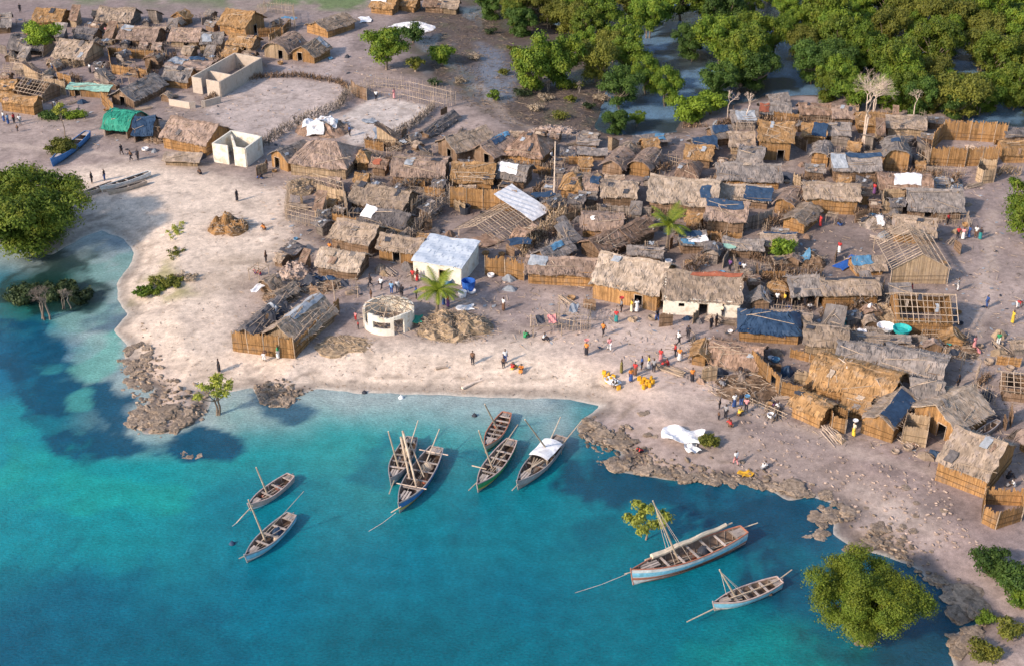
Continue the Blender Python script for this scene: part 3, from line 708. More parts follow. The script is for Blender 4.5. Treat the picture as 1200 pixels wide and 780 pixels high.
# ------------------------------------------------------------------ trees
LEAF = {}
def leafmat(name, c1, c2, c3=None):
    m, t, b = new_mat(name); at = N(t, 'ShaderNodeAttribute', attribute_name='v'); oi = N(t, 'ShaderNodeObjectInfo')
    tc = N(t, 'ShaderNodeTexCoord'); nz = N(t, 'ShaderNodeTexNoise', Scale=.7, Detail=3.0); t.links.new(tc.outputs['Object'], nz.inputs['Vector'])
    c = mixc(t, at.outputs['Fac'], c1, c2)
    if c3: c = mixc(t, rng(t, nz.outputs[0], .48, .62, 0, .8), c, c3)
    c = scalec(t, c, rng(t, oi.outputs['Random'], 0, 1, .75, 1.25)); t.links.new(c, b.inputs['Base Color']); b.inputs['Roughness'].default_value = .6
    b.inputs['Specular IOR Level'].default_value = .25
    tl = N(t, 'ShaderNodeBsdfTranslucent'); t.links.new(c, tl.inputs[0]); mx = N(t, 'ShaderNodeMixShader'); mx.inputs[0].default_value = .25
    t.links.new(b.outputs[0], mx.inputs[1]); t.links.new(tl.outputs[0], mx.inputs[2]); t.links.new(mx.outputs[0], t.nodes['Material Output'].inputs[0])
    LEAF[name] = m; return m
leafmat('green', (.06,.13,.016), (.18,.26,.028), (.20,.25,.024)); leafmat('lime', (.13,.22,.02), (.24,.33,.03)); leafmat('olive', (.085,.105,.02), (.20,.20,.03)); leafmat('forest', (.055,.10,.015), (.15,.20,.022), (.16,.18,.02)); leafmat('murk', (.025,.045,.02), (.06,.085,.03))
leafmat('yellow', (.19,.22,.035), (.34,.36,.06)); leafmat('deep', (.035,.08,.018), (.09,.15,.025)); leafmat('dry', (.30,.24,.17), (.44,.36,.27))
leafmat('gold', (.095,.155,.018), (.29,.33,.032), (.15,.23,.024)); leafmat('palm', (.13,.20,.02), (.27,.31,.04))
def crown_mesh(name, lobes, n, ls, mat, shell=.45, vj=.6):
    r = np.random.default_rng(int(random.random() * 1e9)); w_ = np.array([l[3] ** 2 for l in lobes]); w_ = w_ / w_.sum()
    k = r.choice(len(lobes), n, p=w_); L = np.array([l[:3] for l in lobes])[k]; RR = np.array([l[3] for l in lobes])[k]; FL = np.array([l[4] for l in lobes])[k]
    d = r.normal(size=(n, 3)); d /= np.linalg.norm(d, axis=1)[:, None]; d[:, 2] = np.where(d[:, 2] < -.35, -d[:, 2] * .6, d[:, 2])
    q = (1 - shell * r.random(n) ** 1.6) * (1 + .14 * r.normal(size=n)) * (1 + .22 * np.sin(d[:, 0] * 5 + k * 1.7) * np.cos(d[:, 1] * 5 + d[:, 2] * 4 + k))
    c = L + d * (RR * q)[:, None] * np.stack([np.ones(n), np.ones(n), FL], 1)
    nr_ = d + r.normal(size=(n, 3)) * .38; nr_ /= np.linalg.norm(nr_, axis=1)[:, None]
    a = np.cross(nr_, r.normal(size=(n, 3))); a /= np.linalg.norm(a, axis=1)[:, None]; b = np.cross(nr_, a)
    s_ = (ls * (.6 + .8 * r.random(n)))[:, None]
    V = np.stack([c - a * s_, c - b * s_ * .55, c + a * s_, c + b * s_ * .55], 1).reshape(-1, 3); F = np.arange(4 * n).reshape(-1, 4)
    lv = r.random(len(lobes)); vals = np.clip(lv[k] * (1 - vj) + r.random(n) * vj, 0, 1)
    return npmesh(name, V, F, mat, vals)
def make_tree(name, rad, zc, tz, nl, n, ls, leaf, label=None, cat='tree', group=None, loc=(0,0,0), trunk=.22, lobr=.36, bark=None, flat=.8, shell=.45, lean=(0,0), core=True, squash=1.0, ntr=1):
    """rad crown radius, zc height of the crown's middle, tz its half height"""
    rt = root(name, loc, 0, label, cat, group); lob = []
    for i in range(nl):
        a = i * 2.399 + random.random(); q = math.sqrt((i + .5) / nl) * (1 - lobr * .75) * rad; z = zc + (1 - (q / rad) ** 2) ** .5 * tz * random.uniform(-.1, .75) + random.uniform(-.15, .1) * tz
        lob.append((q * math.cos(a) + lean[0], q * math.sin(a) * squash + lean[1], z, rad * lobr * random.uniform(.7, 1.25), flat))
    if core:
        for i in range(max(2, nl // 2)):
            a = random.random() * 6.28; q = random.random() * rad * .55; lob.append((q * math.cos(a) + lean[0], q * math.sin(a) * squash + lean[1], zc - tz * random.uniform(.1, .95), rad * lobr * 1.1, flat * .8))
    me = crown_mesh('crown', lob, n, ls, LEAF[leaf], shell); o = bpy.data.objects.new('crown', me); COL.objects.link(o); o.parent = rt
    t = MB(); bk = bark or BARK
    for j in range(ntr):
        bx = random.uniform(-.3, .3) * (ntr > 1) * rad * .5; by = random.uniform(-.3, .3) * (ntr > 1) * rad * .5
        f = Vector((lean[0] * .5 + bx * 1.5, lean[1] * .5 + by * 1.5, zc * .55)); t.path([(bx, by, -1.4), (bx, by, 0), Vector((bx, by, 0)).lerp(f, .5) + Vector((.1, .1, 0)), f], trunk * 1.3, trunk * .7, 6)
        for l in lob[j::ntr]:
            if random.random() < .75:
                e = Vector(l[:3]); mid = f.lerp(e, .5) + Vector((random.uniform(-.2, .2), random.uniform(-.2, .2), -.12 * (e - f).length)); t.path([f, mid, e], trunk * .5, trunk * .12, 5)
    t.build('trunk', bk, rt)
    return rt
def palm(px, py, h, r, label, nf=16, leaf='palm'):
    c = G(px, py); rt = root('palm_tree', c, 0, label, 'palm tree'); t = MB(); t.path([(0, 0, -.3), (.1, 0, h * .5), (.15, .1, h)], .20, .14, 7); t.build('trunk', BARK, rt)
    for i in range(nf):
        a = i * 2.399; el = random.uniform(.25, 1.25); m = MB(); L = r * random.uniform(.85, 1.15); pr = Vector((.15, .1, h))
        dv = Vector((math.cos(a) * math.cos(el), math.sin(a) * math.cos(el), math.sin(el))); pts = []
        p = pr.copy(); v = dv.copy()
        for s_ in range(9): pts.append(p.copy()); p += v * L / 8; v = (v + Vector((0, 0, -.17))).normalized()
        m.path(pts, .035, .012, 4, .6)
        for s_ in range(1, 9):
            for q in range(3):
                b = pts[s_ - 1].lerp(pts[s_], q / 3); d = (pts[s_] - pts[s_ - 1]).normalized(); sd = d.cross(Vector((0, 0, 1)))
                if sd.length < .05: sd = Vector((1, 0, 0))
                sd.normalize(); ll = .75 * math.sin(math.pi * (s_ + q / 3 + .6) / 10) * L / 3
                for g_ in (-1, 1):
                    tip = b + sd * g_ * ll + d * ll * .7 - Vector((0, 0, ll * .35)); m.add([b - d * .05, b + d * .07, tip], [(0, 1, 2)])
        m.build('frond', LEAF[leaf], rt)
    return rt
def bare_tree(c, h, spread, label, mat=PALEW, nb=6, name='bare_tree', depth=5, trunks=2, r0=.16):
    rt = root(name, c, 0, label, 'bare tree'); t = MB(); tw = MB()
    def grow(p, v, l, r, k):
        q = p + v * l; mid = (p + q) / 2 + Vector((random.gauss(0, .06), random.gauss(0, .06), 0)) * l
        (t if k > 2 else tw).path([p, mid, q], r, r * .65, 5 if k > 2 else 3)
        if k == 0: return
        for _ in range(3 if k > 1 else 3):
            w_ = (v + Vector((random.gauss(0, spread), random.gauss(0, spread), random.gauss(.05, spread * .55)))).normalized(); grow(q, w_, l * random.uniform(.62, .85), r * .6, k - 1)
    for j in range(trunks):
        b = Vector((j * .5, random.uniform(-.2, .2), -.6)); top = Vector((.2 + j * .3, 0, h * .42)); t.path([b, (b + top) / 2 + Vector((.15 * (-1) ** j, 0, 0)), top], r0, r0 * .8, 6)
        grow(top, Vector(((-1) ** j * .25, random.uniform(-.2, .2), 1)).normalized(), h * .17, r0 * .7, depth)
    t.build('trunk', mat, rt); tw.build('branches', mat, rt); return rt

# ------------------------------------------------------------------ people
def skin_mesh(name, joints, edges, mat=None, sub=1):
    me = bpy.data.meshes.new(name); me.from_pydata([j[:3] for j in joints], edges, []); o = bpy.data.objects.new('tmp', me); COL.objects.link(o)
    md = o.modifiers.new('s', 'SKIN'); md.use_smooth_shade = True; sk = me.skin_vertices[0].data
    for i, j in enumerate(joints):
        r = j[3]; sk[i].radius = (r, r) if isinstance(r, (int, float)) else r
    sk[0].use_root = True
    o.modifiers.new('u', 'SUBSURF').levels = sub; o.modifiers['u'].render_levels = sub
    dg = bpy.context.evaluated_depsgraph_get(); ev = o.evaluated_get(dg); m2 = bpy.data.meshes.new_from_object(ev); m2.name = name
    bpy.data.objects.remove(o); bpy.data.meshes.remove(me); m2.materials.clear()
    if mat: m2.materials.append(mat)
    m2.attributes.new('v', 'FLOAT', 'FACE').data.foreach_set('value', [.5] * len(m2.polygons))
    return m2
SKIN = fmat('skin', (.075,.045,.032), (.11,.068,.048), sc=3, bump=0, vr=(.9, 1.1), rough=.55); HAIR = fmat('hair', (.012,.010,.010), (.02,.018,.016), sc=8, bump=.2)
def pose_joints(pose):
    """pelvis first; z up, facing -y"""
    if pose == 'stand': J = dict(pel=(0,0,.92), che=(0,0,1.25), nek=(0,0,1.42), hed=(0,-.01,1.56), kL=(.10,-.02,.50), fL=(.10,0,.08), kR=(-.10,-.01,.50), fR=(-.11,.02,.08), eL=(.24,.02,1.10), hL=(.25,-.08,.86), eR=(-.24,.02,1.10), hR=(-.25,-.08,.86))
    if pose == 'walk': J = dict(pel=(0,0,.90), che=(0,-.03,1.23), nek=(0,-.04,1.40), hed=(0,-.06,1.54), kL=(.09,-.20,.52), fL=(.09,-.24,.08), kR=(-.09,.03,.48), fR=(-.09,.32,.12), eL=(.24,.14,1.10), hL=(.22,.20,.88), eR=(-.24,-.08,1.08), hR=(-.20,-.30,.96))
    if pose == 'carry': J = dict(pel=(0,0,.92), che=(0,0,1.25), nek=(0,0,1.42), hed=(0,-.01,1.56), kL=(.10,-.10,.50), fL=(.10,-.12,.08), kR=(-.10,.02,.50), fR=(-.10,.18,.09), eL=(.33,-.05,1.36), hL=(.20,-.05,1.64), eR=(-.24,.02,1.10), hR=(-.25,-.08,.86))
    if pose == 'sit': J = dict(pel=(0,0,.18), che=(0,-.06,.50), nek=(0,-.10,.66), hed=(0,-.14,.80), kL=(.16,-.40,.42), fL=(.14,-.62,.07), kR=(-.16,-.40,.42), fR=(-.14,-.62,.07), eL=(.25,-.20,.40), hL=(.14,-.42,.46), eR=(-.25,-.20,.40), hR=(-.14,-.42,.46))
    if pose == 'bend': J = dict(pel=(0,.10,.86), che=(0,-.20,1.02), nek=(0,-.36,1.04), hed=(0,-.48,.98), kL=(.11,.0,.47), fL=(.11,.03,.08), kR=(-.11,.02,.47), fR=(-.11,.05,.08), eL=(.18,-.36,.76), hL=(.12,-.44,.48), eR=(-.18,-.36,.76), hR=(-.12,-.44,.48))
    if pose == 'crouch': J = dict(pel=(0,.10,.30), che=(0,-.12,.58), nek=(0,-.22,.70), hed=(0,-.32,.80), kL=(.15,-.30,.50), fL=(.13,-.06,.07), kR=(-.15,-.30,.50), fR=(-.13,-.06,.07), eL=(.24,-.40,.42), hL=(.12,-.55,.20), eR=(-.24,-.40,.42), hR=(-.12,-.55,.20))
    v = {k: Vector(a) for k, a in J.items()}; up = (v['nek'] - v['che']).normalized()
    v['sL'] = v['che'] * .25 + v['nek'] * .75 + Vector((.17, 0, 0)); v['sR'] = v['che'] * .25 + v['nek'] * .75 - Vector((.17, 0, 0))
    v['pL'] = v['pel'] + Vector((.09, 0, -.03)); v['pR'] = v['pel'] - Vector((.09, 0, .03))
    v['tL'] = v['fL'] + Vector((0, -.15, -.03)); v['tR'] = v['fR'] + Vector((0, -.15, -.03)); return v
def make_person(pose, skirt):
    v = pose_joints(pose); Rr = dict(pel=.125, che=(.15, .115), nek=.055, hed=.062, pL=.095, pR=.095, kL=.06, kR=.06, fL=.042, fR=.042, tL=.035, tR=.035, sL=.062, sR=.062, eL=.042, eR=.042, hL=.030, hR=.030, top=.075, wst=.11)
    v['wst'] = (v['pel'] + v['che']) / 2; hd = (v['hed'] - v['nek']).normalized(); v['top'] = v['hed'] + hd * .10; v['mid'] = v['hed'] + hd * .04; Rr['mid'] = .098; Rr['hed'] = .072
    order = ['pel', 'wst', 'che', 'nek', 'hed', 'mid', 'top', 'pL', 'kL', 'fL', 'tL', 'pR', 'kR', 'fR', 'tR', 'sL', 'eL', 'hL', 'sR', 'eR', 'hR']
    E = [('pel','wst'),('wst','che'),('che','nek'),('nek','hed'),('hed','mid'),('mid','top'),('pel','pL'),('pL','kL'),('kL','fL'),('fL','tL'),('pel','pR'),('pR','kR'),('kR','fR'),('fR','tR'),('che','sL'),('sL','eL'),('eL','hL'),('che','sR'),('sR','eR'),('eR','hR')]
    ix = {k: i for i, k in enumerate(order)}; jo = [(*v[k], Rr[k]) for k in order]; ed = [(ix[a], ix[b]) for a, b in E]
    body = skin_mesh('body', jo, ed, SKIN, 1)
    # palms, fingers, nose and ears as rooted tubes joined into the body
    ex = MB()
    for s_ in 'LR':
        h_ = v['h' + s_]; d = (h_ - v['e' + s_]).normalized(); sd = d.cross(Vector((0, 1, .1))).normalized(); ex.tube(h_ - d * .02, h_ + d * .08, .034, .036, 6, .5)
        for j, l in enumerate((.065, .078, .072, .055)):
            b = h_ + d * .07 + sd * (j - 1.5) * .019; k = b + d * l * .5; ex.path([b, k, k + (d + Vector((0, -.5, 0))).normalized() * l * .5], .0095, .007, 4, .5)
        ex.path([h_ + d * .01 + sd * .03, h_ + d * .04 + sd * .06, h_ + d * .075 + sd * .065], .011, .008, 4, .5)
    m = v['mid']; ex.tube(m + Vector((0, -.09, .0)), m + Vector((0, -.118, -.025)), .010, .016, 5, .5)
    for s_ in (-1, 1): ex.tube(m + Vector((s_ * .085, 0, -.02)), m + Vector((s_ * .103, .01, .01)), .018, .012, 5, .5)
    import bmesh
    bm = bmesh.new(); bm.from_mesh(body); t = bpy.data.meshes.new('x'); t.from_pydata(ex.v, [], ex.f); bm.from_mesh(t); bm.to_mesh(body); bm.free(); bpy.data.meshes.remove(t)
    rt = bpy.data.objects.new('person', None); o = bpy.data.objects.new('body', body); o.parent = rt
    out = [o]
    # eyes and mouth
    f = MB()
    for s_ in (-1, 1): f.tube(m + Vector((s_ * .035, -.085, .008)), m + Vector((s_ * .035, -.097, .008)), .012, .010, 5, 1)
    out.append(('eyes', f, TARP['white']))
    f = MB(); f.tube(m + Vector((-.025, -.088, -.052)), m + Vector((.025, -.088, -.052)), .008, .008, 4, .5); out.append(('mouth', f, TARP['rust']))
    hm = skin_mesh('hair', [(*(v['mid'] + hd * .045 + Vector((0, .018, 0))), .088), (*(v['top'] + Vector((0, .012, 0))), .070)], [(0, 1)], HAIR, 1)
    ob = bpy.data.objects.new('hair', hm); ob.parent = rt; out.append(ob)
    # shirt
    k = ['wst', 'che', 'nk2', 'sL', 'e2L', 'sR', 'e2R', 'bt']; v['nk2'] = v['che'].lerp(v['nek'], .75); v['bt'] = v['pel'].lerp(v['wst'], .2)
    for s_ in 'LR': v['e2' + s_] = v['s' + s_].lerp(v['e' + s_], .85)
    rr = dict(wst=.145, che=(.178, .145), nk2=.075, sL=.085, sR=.085, e2L=.07, e2R=.07, bt=.15); i2 = {a: i for i, a in enumerate(k)}
    sh = skin_mesh('shirt', [(*v[a], rr[a]) for a in k], [(i2[a], i2[b]) for a, b in (('bt','wst'),('wst','che'),('che','nk2'),('che','sL'),('sL','e2L'),('che','sR'),('sR','e2R'))], TARP['white'], 1)
    ob = bpy.data.objects.new('shirt', sh); ob.parent = rt; out.append(ob)
    if skirt:
        f = MB(); n = 14; rings = []
        foot = (v['fL'] + v['fR']) / 2; kn = (v['kL'] + v['kR']) / 2; cs = [v['pel'] + Vector((0, 0, .09)), v['pel'] - Vector((0, 0, .05)), kn, foot + Vector((0, 0, .10))]
        dx = abs(v['fL'].y - v['fR'].y) / 2; rx = [.15, .185, .20, .21]; ry = [.13, .165, .16 + abs(v['kL'].y - v['kR'].y) / 2, .16 + dx]
        for c_, a, b in zip(cs, rx, ry): rings.append([(c_.x + a * math.cos(2 * math.pi * i / n) * (1 + .06 * math.sin(i * 3)), c_.y + b * math.sin(2 * math.pi * i / n), c_.z) for i in range(n)])
        vs = sum(rings, []); fs = [(j * n + i, j * n + (i + 1) % n, (j + 1) * n + (i + 1) % n, (j + 1) * n + i) for j in range(3) for i in range(n)] + [tuple(range(n))[::-1]]
        f.add(vs, fs, .5); out.append(('skirt', f, TARP['white']))
    else:
        k = ['pel', 'pL', 'kL', 'sL2', 'pR', 'kR', 'sR2']; v['sL2'] = v['kL'].lerp(v['fL'], .75); v['sR2'] = v['kR'].lerp(v['fR'], .75)
        rr = dict(pel=.145, pL=.115, pR=.115, kL=.085, kR=.085, sL2=.068, sR2=.068); i2 = {a: i for i, a in enumerate(k)}
        sh = skin_mesh('trousers', [(*v[a], rr[a]) for a in k], [(i2[a], i2[b]) for a, b in (('pel','pL'),('pL','kL'),('kL','sL2'),('pel','pR'),('pR','kR'),('kR','sR2'))], TARP['white'], 1)
        ob = bpy.data.objects.new('trousers', sh); ob.parent = rt; out.append(ob)
    P_ = [('body', body, SKIN)]
    for q in out:
        if isinstance(q, tuple):
            me = bpy.data.meshes.new(q[0]); me.from_pydata(q[1].v, [], q[1].f); me.materials.append(q[2]); me.attributes.new('v', 'FLOAT', 'FACE').data.foreach_set('value', q[1].a); P_.append((q[0], me, q[2]))
        elif q.name.split('.')[0] != 'body': P_.append((q.data.name.split('.')[0], q.data, None)); bpy.data.objects.remove(q)
    bpy.data.objects.remove(o); bpy.data.objects.remove(rt); return P_
PROTO = {}; CM = {}
CC = {'white': (.72,.72,.72), 'blue': (.04,.09,.26), 'sky': (.20,.36,.55), 'red': (.48,.05,.05), 'orange': (.62,.22,.05), 'yellow': (.66,.45,.06), 'green': (.04,.28,.12), 'dark': (.03,.03,.04), 'brown': (.16,.09,.06),
      'grey': (.25,.25,.27), 'pink': (.60,.27,.28), 'olive': (.20,.17,.06), 'teal': (.04,.25,.26), 'purple': (.18,.08,.22), 'cream': (.62,.55,.42)}
def person(px, py, top, bot, label, pose='stand', skirt=False, face=None, sc=1.0, carry=None, z=None, group=None):
    key = (pose, skirt)
    if key not in PROTO: PROTO[key] = make_person(*key)
    for c_ in (top, bot):
        if c_ not in CM: CM[c_] = cloth('clothes_' + c_, CC[c_])
    c = G(px, py); c.z = gz(c.x, c.y) if z is None else z; rt = root('person', c, random.uniform(-3.1, 3.1) if face is None else face, label, 'person', group, sc * .99)
    for nm, me, mt in PROTO[key]:
        o = bpy.data.objects.new(nm, me); COL.objects.link(o); o.parent = rt
        col = {'shirt': top, 'trousers': bot, 'skirt': bot}.get(nm)
        if col:
            if not me.materials: me.materials.append(CM[col])
            o.material_slots[0].link = 'OBJECT'; o.material_slots[0].material = CM[col]
    if carry:
        m = MB(); n = 12; q = Matrix.Translation(rt.location) @ Matrix.Rotation(rt.rotation_euler.z, 4, 'Z')
        prof = [(.10, 0), (.24, .06), (.27, .16), (.24, .17), (.20, .10)]
        vs = [(r_ * math.cos(2 * math.pi * i / n), r_ * math.sin(2 * math.pi * i / n), z_) for r_, z_ in prof for i in range(n)]; fs = [(j * n + i, j * n + (i + 1) % n, (j + 1) * n + (i + 1) % n, (j + 1) * n + i) for j in range(len(prof) - 1) for i in range(n)] + [tuple(range(n))[::-1], tuple(range((len(prof) - 1) * n, len(prof) * n))]
        m.add(vs, fs, .5); o = m.build('basin', TARP[carry], None, rt.location + Vector((0, 0, 1.70 * sc))); tag(o, carry_label(carry, label), 'basin')
    return rt
def carry_label(c, l): return ('%s basin carried on the head of the ' % c.replace('pinkc', 'pink')) + ' '.join(l.split()[:6])

# ------------------------------------------------------------------ boats
PAINT = {k: cloth('boat_paint_' + k, c, .55) for k, c in {'sky': (.22,.52,.68), 'blue': (.06,.18,.42), 'white': (.64,.66,.66), 'green': (.05,.32,.12), 'yellow': (.62,.48,.08), 'rust': (.42,.17,.11), 'grey': (.34,.31,.31), 'pinkw': (.50,.38,.35), 'tan': (.46,.38,.31)}.items()}
PLANK = fmat('boat_plank', (.17,.12,.09), (.30,.22,.17), st=(.5,4,4), sc=3, bump=.4); PLANKG = fmat('grey_plank', (.26,.22,.20), (.44,.38,.34), st=(.5,4,4), sc=3, bump=.4)
BILGE = fmat('wet_bilge', (.07,.05,.04), (.14,.10,.08), sc=3); SAIL = fmat('furled_sail', (.36,.28,.20), (.54,.45,.35), st=(1,4,4), sc=3, bump=.5)
SAILP = fmat('pale_sail', (.52,.44,.34), (.70,.62,.50), st=(1,4,4), sc=3, bump=.5)
STR = [.60, .95]
def boat(bow, stern, label, B=2.1, fb=.62, paint='sky', low='rust', gun='tan', hullm=None, mast=None, yard=None, name='fishing_dhow', z0=0., ground=False, sprit=None, thw=6, extra=None, deckend=True, group=None, cat='boat', rud=True, planks=True, aft=.55):
    bw = P(bow[0], bow[1], z0 + fb); stn = P(stern[0], stern[1], z0 + fb)
    if ground: bw = G(*bow); stn = G(*stern); z0 = (bw.z + stn.z) / 2 + .12
    ax = (bw - stn); ax.z = 0; L = ax.length; ax.normalize(); c = (bw + stn) / 2; c.z = z0
    rt = root(name, c, math.atan2(ax.y, ax.x), label, cat, group); hl = L / 2; NS = 18
    def hb(s): return B / 2 * ((1 - max(0, s) ** 2.2) if s > 0 else (1 - (1 - aft) * abs(s) ** 2.2))
    def zs(s): return fb * (1 + .45 * max(0, s) ** 2 + .18 * max(0, -s) ** 2)
    def zk(s): return -.38 + (.30 * max(0, s) ** 6)
    def pt(s, t, off=0.0):       # t 0 keel .. 1 gunwale
        w_ = max(hb(s), .015) + off; x = s * hl + (.22 * t * max(0, s) ** 4)
        return x, w_ * math.sin(min(1, t * 1.0) * math.pi / 2) ** .75, zk(s) + (zs(s) - zk(s)) * (t ** 1.25)
    ts = [0, .2, .4, .55, .7, .85, 1]
    def strip(mb, ta, tb, off, nv, v=.5, inner=False):
        for sg in (-1, 1):
            for i in range(NS):
                for j in range(nv):
                    q = []
                    for (ii, jj) in ((i, j), (i + 1, j), (i + 1, j + 1), (i, j + 1)):
                        s = -1 + 2 * ii / NS; t = ta + (tb - ta) * jj / nv; x, y, z = pt(s, t, off); q.append((x, sg * max(y, 0), z))
                    mb.add(q, [(0, 1, 2, 3) if (sg < 0) != inner else (3, 2, 1, 0)], v + random.uniform(-.12, .12))
    hm = MB(); strip(hm, 0, 1, 0, 6)
    tr = [pt(-1, t) for t in ts]; vs = [(x, y, z) for x, y, z in tr] + [(x, -y, z) for x, y, z in tr]; k = len(ts)
    hm.add(vs, [(i, i + 1, k + i + 1, k + i) for i in range(k - 1)], .5); hm.build('hull', hullm or PLANKG, rt)
    im = MB(); strip(im, .42, 1, -.07, 4, .5, True)
    x = -hl + .06; q = [pt(-1, t, -.05) for t in ts[2:]]; im.add([(x, y, z) for _, y, z in q] + [(x, -y, z) for _, y, z in q], [(len(q) + i, len(q) + i + 1, i + 1, i) for i in range(len(q) - 1)], .4)
    im.build('inner_planking', PLANK, rt)
    if paint:
        st = MB(); strip(st, *((.62, .84) if B == 2.15 else (.60, .95)), .014, 3); st.build('painted_strake', PAINT[paint], rt)
    if low:
        st = MB(); strip(st, .44, .58, .014, 1); st.build('bottom_strake', PAINT[low], rt)
    g_ = MB()
    for sg in (-1, 1):
        pts = []
        for i in range(NS + 1):
            s = -1 + 2 * i / NS; x, y, z = pt(s, 1); pts.append((x, sg * max(y - .02, .0), z + .03))
        g_.path(pts, .065, .055, 4, .5)
    x, y, z = pt(-1, 1); g_.tube((x, -y, z + .02), (x, y, z + .02), .06, .06, 4, .5); g_.build('gunwale', PAINT[gun], rt)
    st = MB(); xb, _, zb = pt(1, 1); st.path([(hl * .97, 0, -.3), (hl + .06, 0, fb * .5), (xb + .06, 0, zb + .22)], .06, .05, 5, .5); st.build('stem_post', PAINT[gun], rt)
    # floor above the water line, ribs and thwarts
    fl = MB(); vs = []; zf = .09 if not ground else -.05
    for i in range(NS + 1):
        s = -1 + 2 * i / NS; s = max(-.985, min(.93, s)); w_ = max(hb(s) * .86 - .05, .01); vs += [(s * hl, -w_, zf), (s * hl, w_, zf)]
    fl.add(vs, [(2 * i, 2 * i + 2, 2 * i + 3, 2 * i + 1) for i in range(NS)], .5); fl.build('floor_boards', BILGE, rt)
    nr = max(5, int(L / .75))
    for i in range(1, nr):
        s = -1 + 2 * i / nr
        if s > .9: continue
        m = MB()
        for sg in (-1, 1):
            pp = [pt(s, t, -.10) for t in (.45, .65, .85, 1.0)]; m.path([(a, sg * b, c_) for a, b, c_ in pp], .035, .03, 4)
        m.build('rib', PLANKG, rt)
    for i in range(thw):
        s = -.8 + 1.5 * i / max(1, thw - 1); w_ = hb(s) - .04; m = MB(); z = zs(s) - .10; m.box(s * hl - .10, s * hl + .10, -w_, w_, z, z + .05); m.build('thwart', PLANKG, rt)
    if planks:
        m = MB()
        for y_ in (-.22, .0, .22): m.box(.56 * hl, .86 * hl, y_ * hb(.7) * 2 - .09, y_ * hb(.7) * 2 + .09, zs(.7) - .04, zs(.7))
        m.build('fore_deck', PLANKG, rt)
        m = MB(); s = -.93; m.box(-hl * .99, -hl * .80, -hb(-1) + .08, hb(-1) - .08, zs(-.9) - .09, zs(-.9) - .04); m.build('stern_deck', PLANKG, rt)
    if rud and not ground:
        m = MB(); m.box(-hl - .30, -hl - .02, -.03, .03, -.5, fb + .1); m.tube((-hl - .1, 0, fb + .12), (-hl + .9, .1, fb + .22), .03, .025, 4); m.build('rudder', PLANKG, rt)
    inv = rt.matrix_basis.inverted() if False else (Matrix.Translation(c) @ Matrix.Rotation(rt.rotation_euler.z, 4, 'Z')).inverted()
    def solve(base, tgt, dirv):     # base + dirv*r + z*h seen at tgt
        p0 = proj(base); e = 1e-2; a = proj(base + dirv * e); b = proj(base + Vector((0, 0, e)))
        r_ = hh = 0.
        for _ in range(8):
            q = base + dirv * r_ + Vector((0, 0, hh)); q0 = proj(q); qa = proj(q + dirv * e); qb = proj(q + Vector((0, 0, e)))
            J = ((qa[0] - q0[0]) / e, (qb[0] - q0[0]) / e, (qa[1] - q0[1]) / e, (qb[1] - q0[1]) / e); D_ = J[0] * J[3] - J[1] * J[2]
            rx, ry = tgt[0] - q0[0], tgt[1] - q0[1]; r_ += (J[3] * rx - J[1] * ry) / D_; hh += (-J[2] * rx + J[0] * ry) / D_
        return base + dirv * r_ + Vector((0, 0, hh))
    if mast:
        f = P(mast[0], mast[1], z0 + fb * .4); fl_ = inv @ f; fl_.y = max(-.15, min(.15, fl_.y)); f = inv.inverted() @ fl_
        tpw = solve(f, mast[2:4], ax); tp = inv @ tpw
        m = MB(); m.tube(fl_ + Vector((0, 0, -.25)), tp, .095, .06, 7, .7); md = m.build('mast', SAIL, rt)
        if len(mast) > 4:
            m = MB()
            for k_, (sx, sy) in enumerate(((-.5, -.9), (-.3, .9), (.9, -.7), (1.2, .8), (-1.8, .9))[:mast[4]]): m.tube(tp.lerp(fl_, .06), (fl_.x + sx, sy * hb(fl_.x / hl) * .98, fb), .018, .018, 3, .8)
            m.build('rigging', PALEW, rt)
    if yard:
        for (a, b, za, zb_, r_, sail) in yard:
            pa = inv @ P(a[0], a[1], z0 + za); pb = inv @ P(b[0], b[1], z0 + zb_); m = MB(); mid = (pa + pb) / 2 - Vector((0, 0, .06))
            m.path([pa, mid, pb], r_, r_ * .7, 6, .6); y_ = m.build('yard', SAIL if not sail else WOOD, rt)
            if sail:
                m = MB(); pts = [pa.lerp(pb, t) + Vector((0, 0, .06 * math.sin(t * 21) + .05)) for t in [i / 14 for i in range(1, 14)]]
                bg_ = r_ < .11 and fb > 1.1; m.path(pts, .24 if bg_ else .13, .17 if bg_ else .09, 7, .6); m.build('furled_sail', SAILP if bg_ else SAIL, y_)
    if sprit:
        for (a, b, za, zb_) in sprit:
            m = MB(); m.tube(inv @ P(a[0], a[1], z0 + za), inv @ P(b[0], b[1], z0 + zb_), .06, .045, 5, .7); m.build('spar', SAIL, rt)
    if not ground:
        for k_ in range(5):
            m = MB(); x0 = random.uniform(-.8, .3) * hl; y0 = random.uniform(-.55, .55) * B / 2; ln = random.uniform(.25, .6) * L; m.tube((x0, y0, fb * random.uniform(.3, .95)), (min(x0 + ln, hl * .8), y0 * .3 + random.uniform(-.15, .15), fb * random.uniform(.6, 1.1)), .035, .03, 4); m.build('loose_pole', random.choice((WOOD, PALEW, SAIL)), rt)
        for k_ in range(4):
            m = MB(); x0 = random.uniform(-.75, .5) * hl; y0 = random.uniform(-.35, .35) * B; lathe(m, [(.05, 0), (.28, .05), (.22, .22), (.06, .3)], 7, .5, Matrix.Translation((x0, y0, .12)) @ Matrix.Scale(random.uniform(.7, 1.4), 4)); m.build('bundle', random.choice((TARP['dark'], TARP['grey'], BILGE, TARP['rust'], SAIL)), rt)
    if extra: extra(rt, hl, B, fb, inv)
    return rt

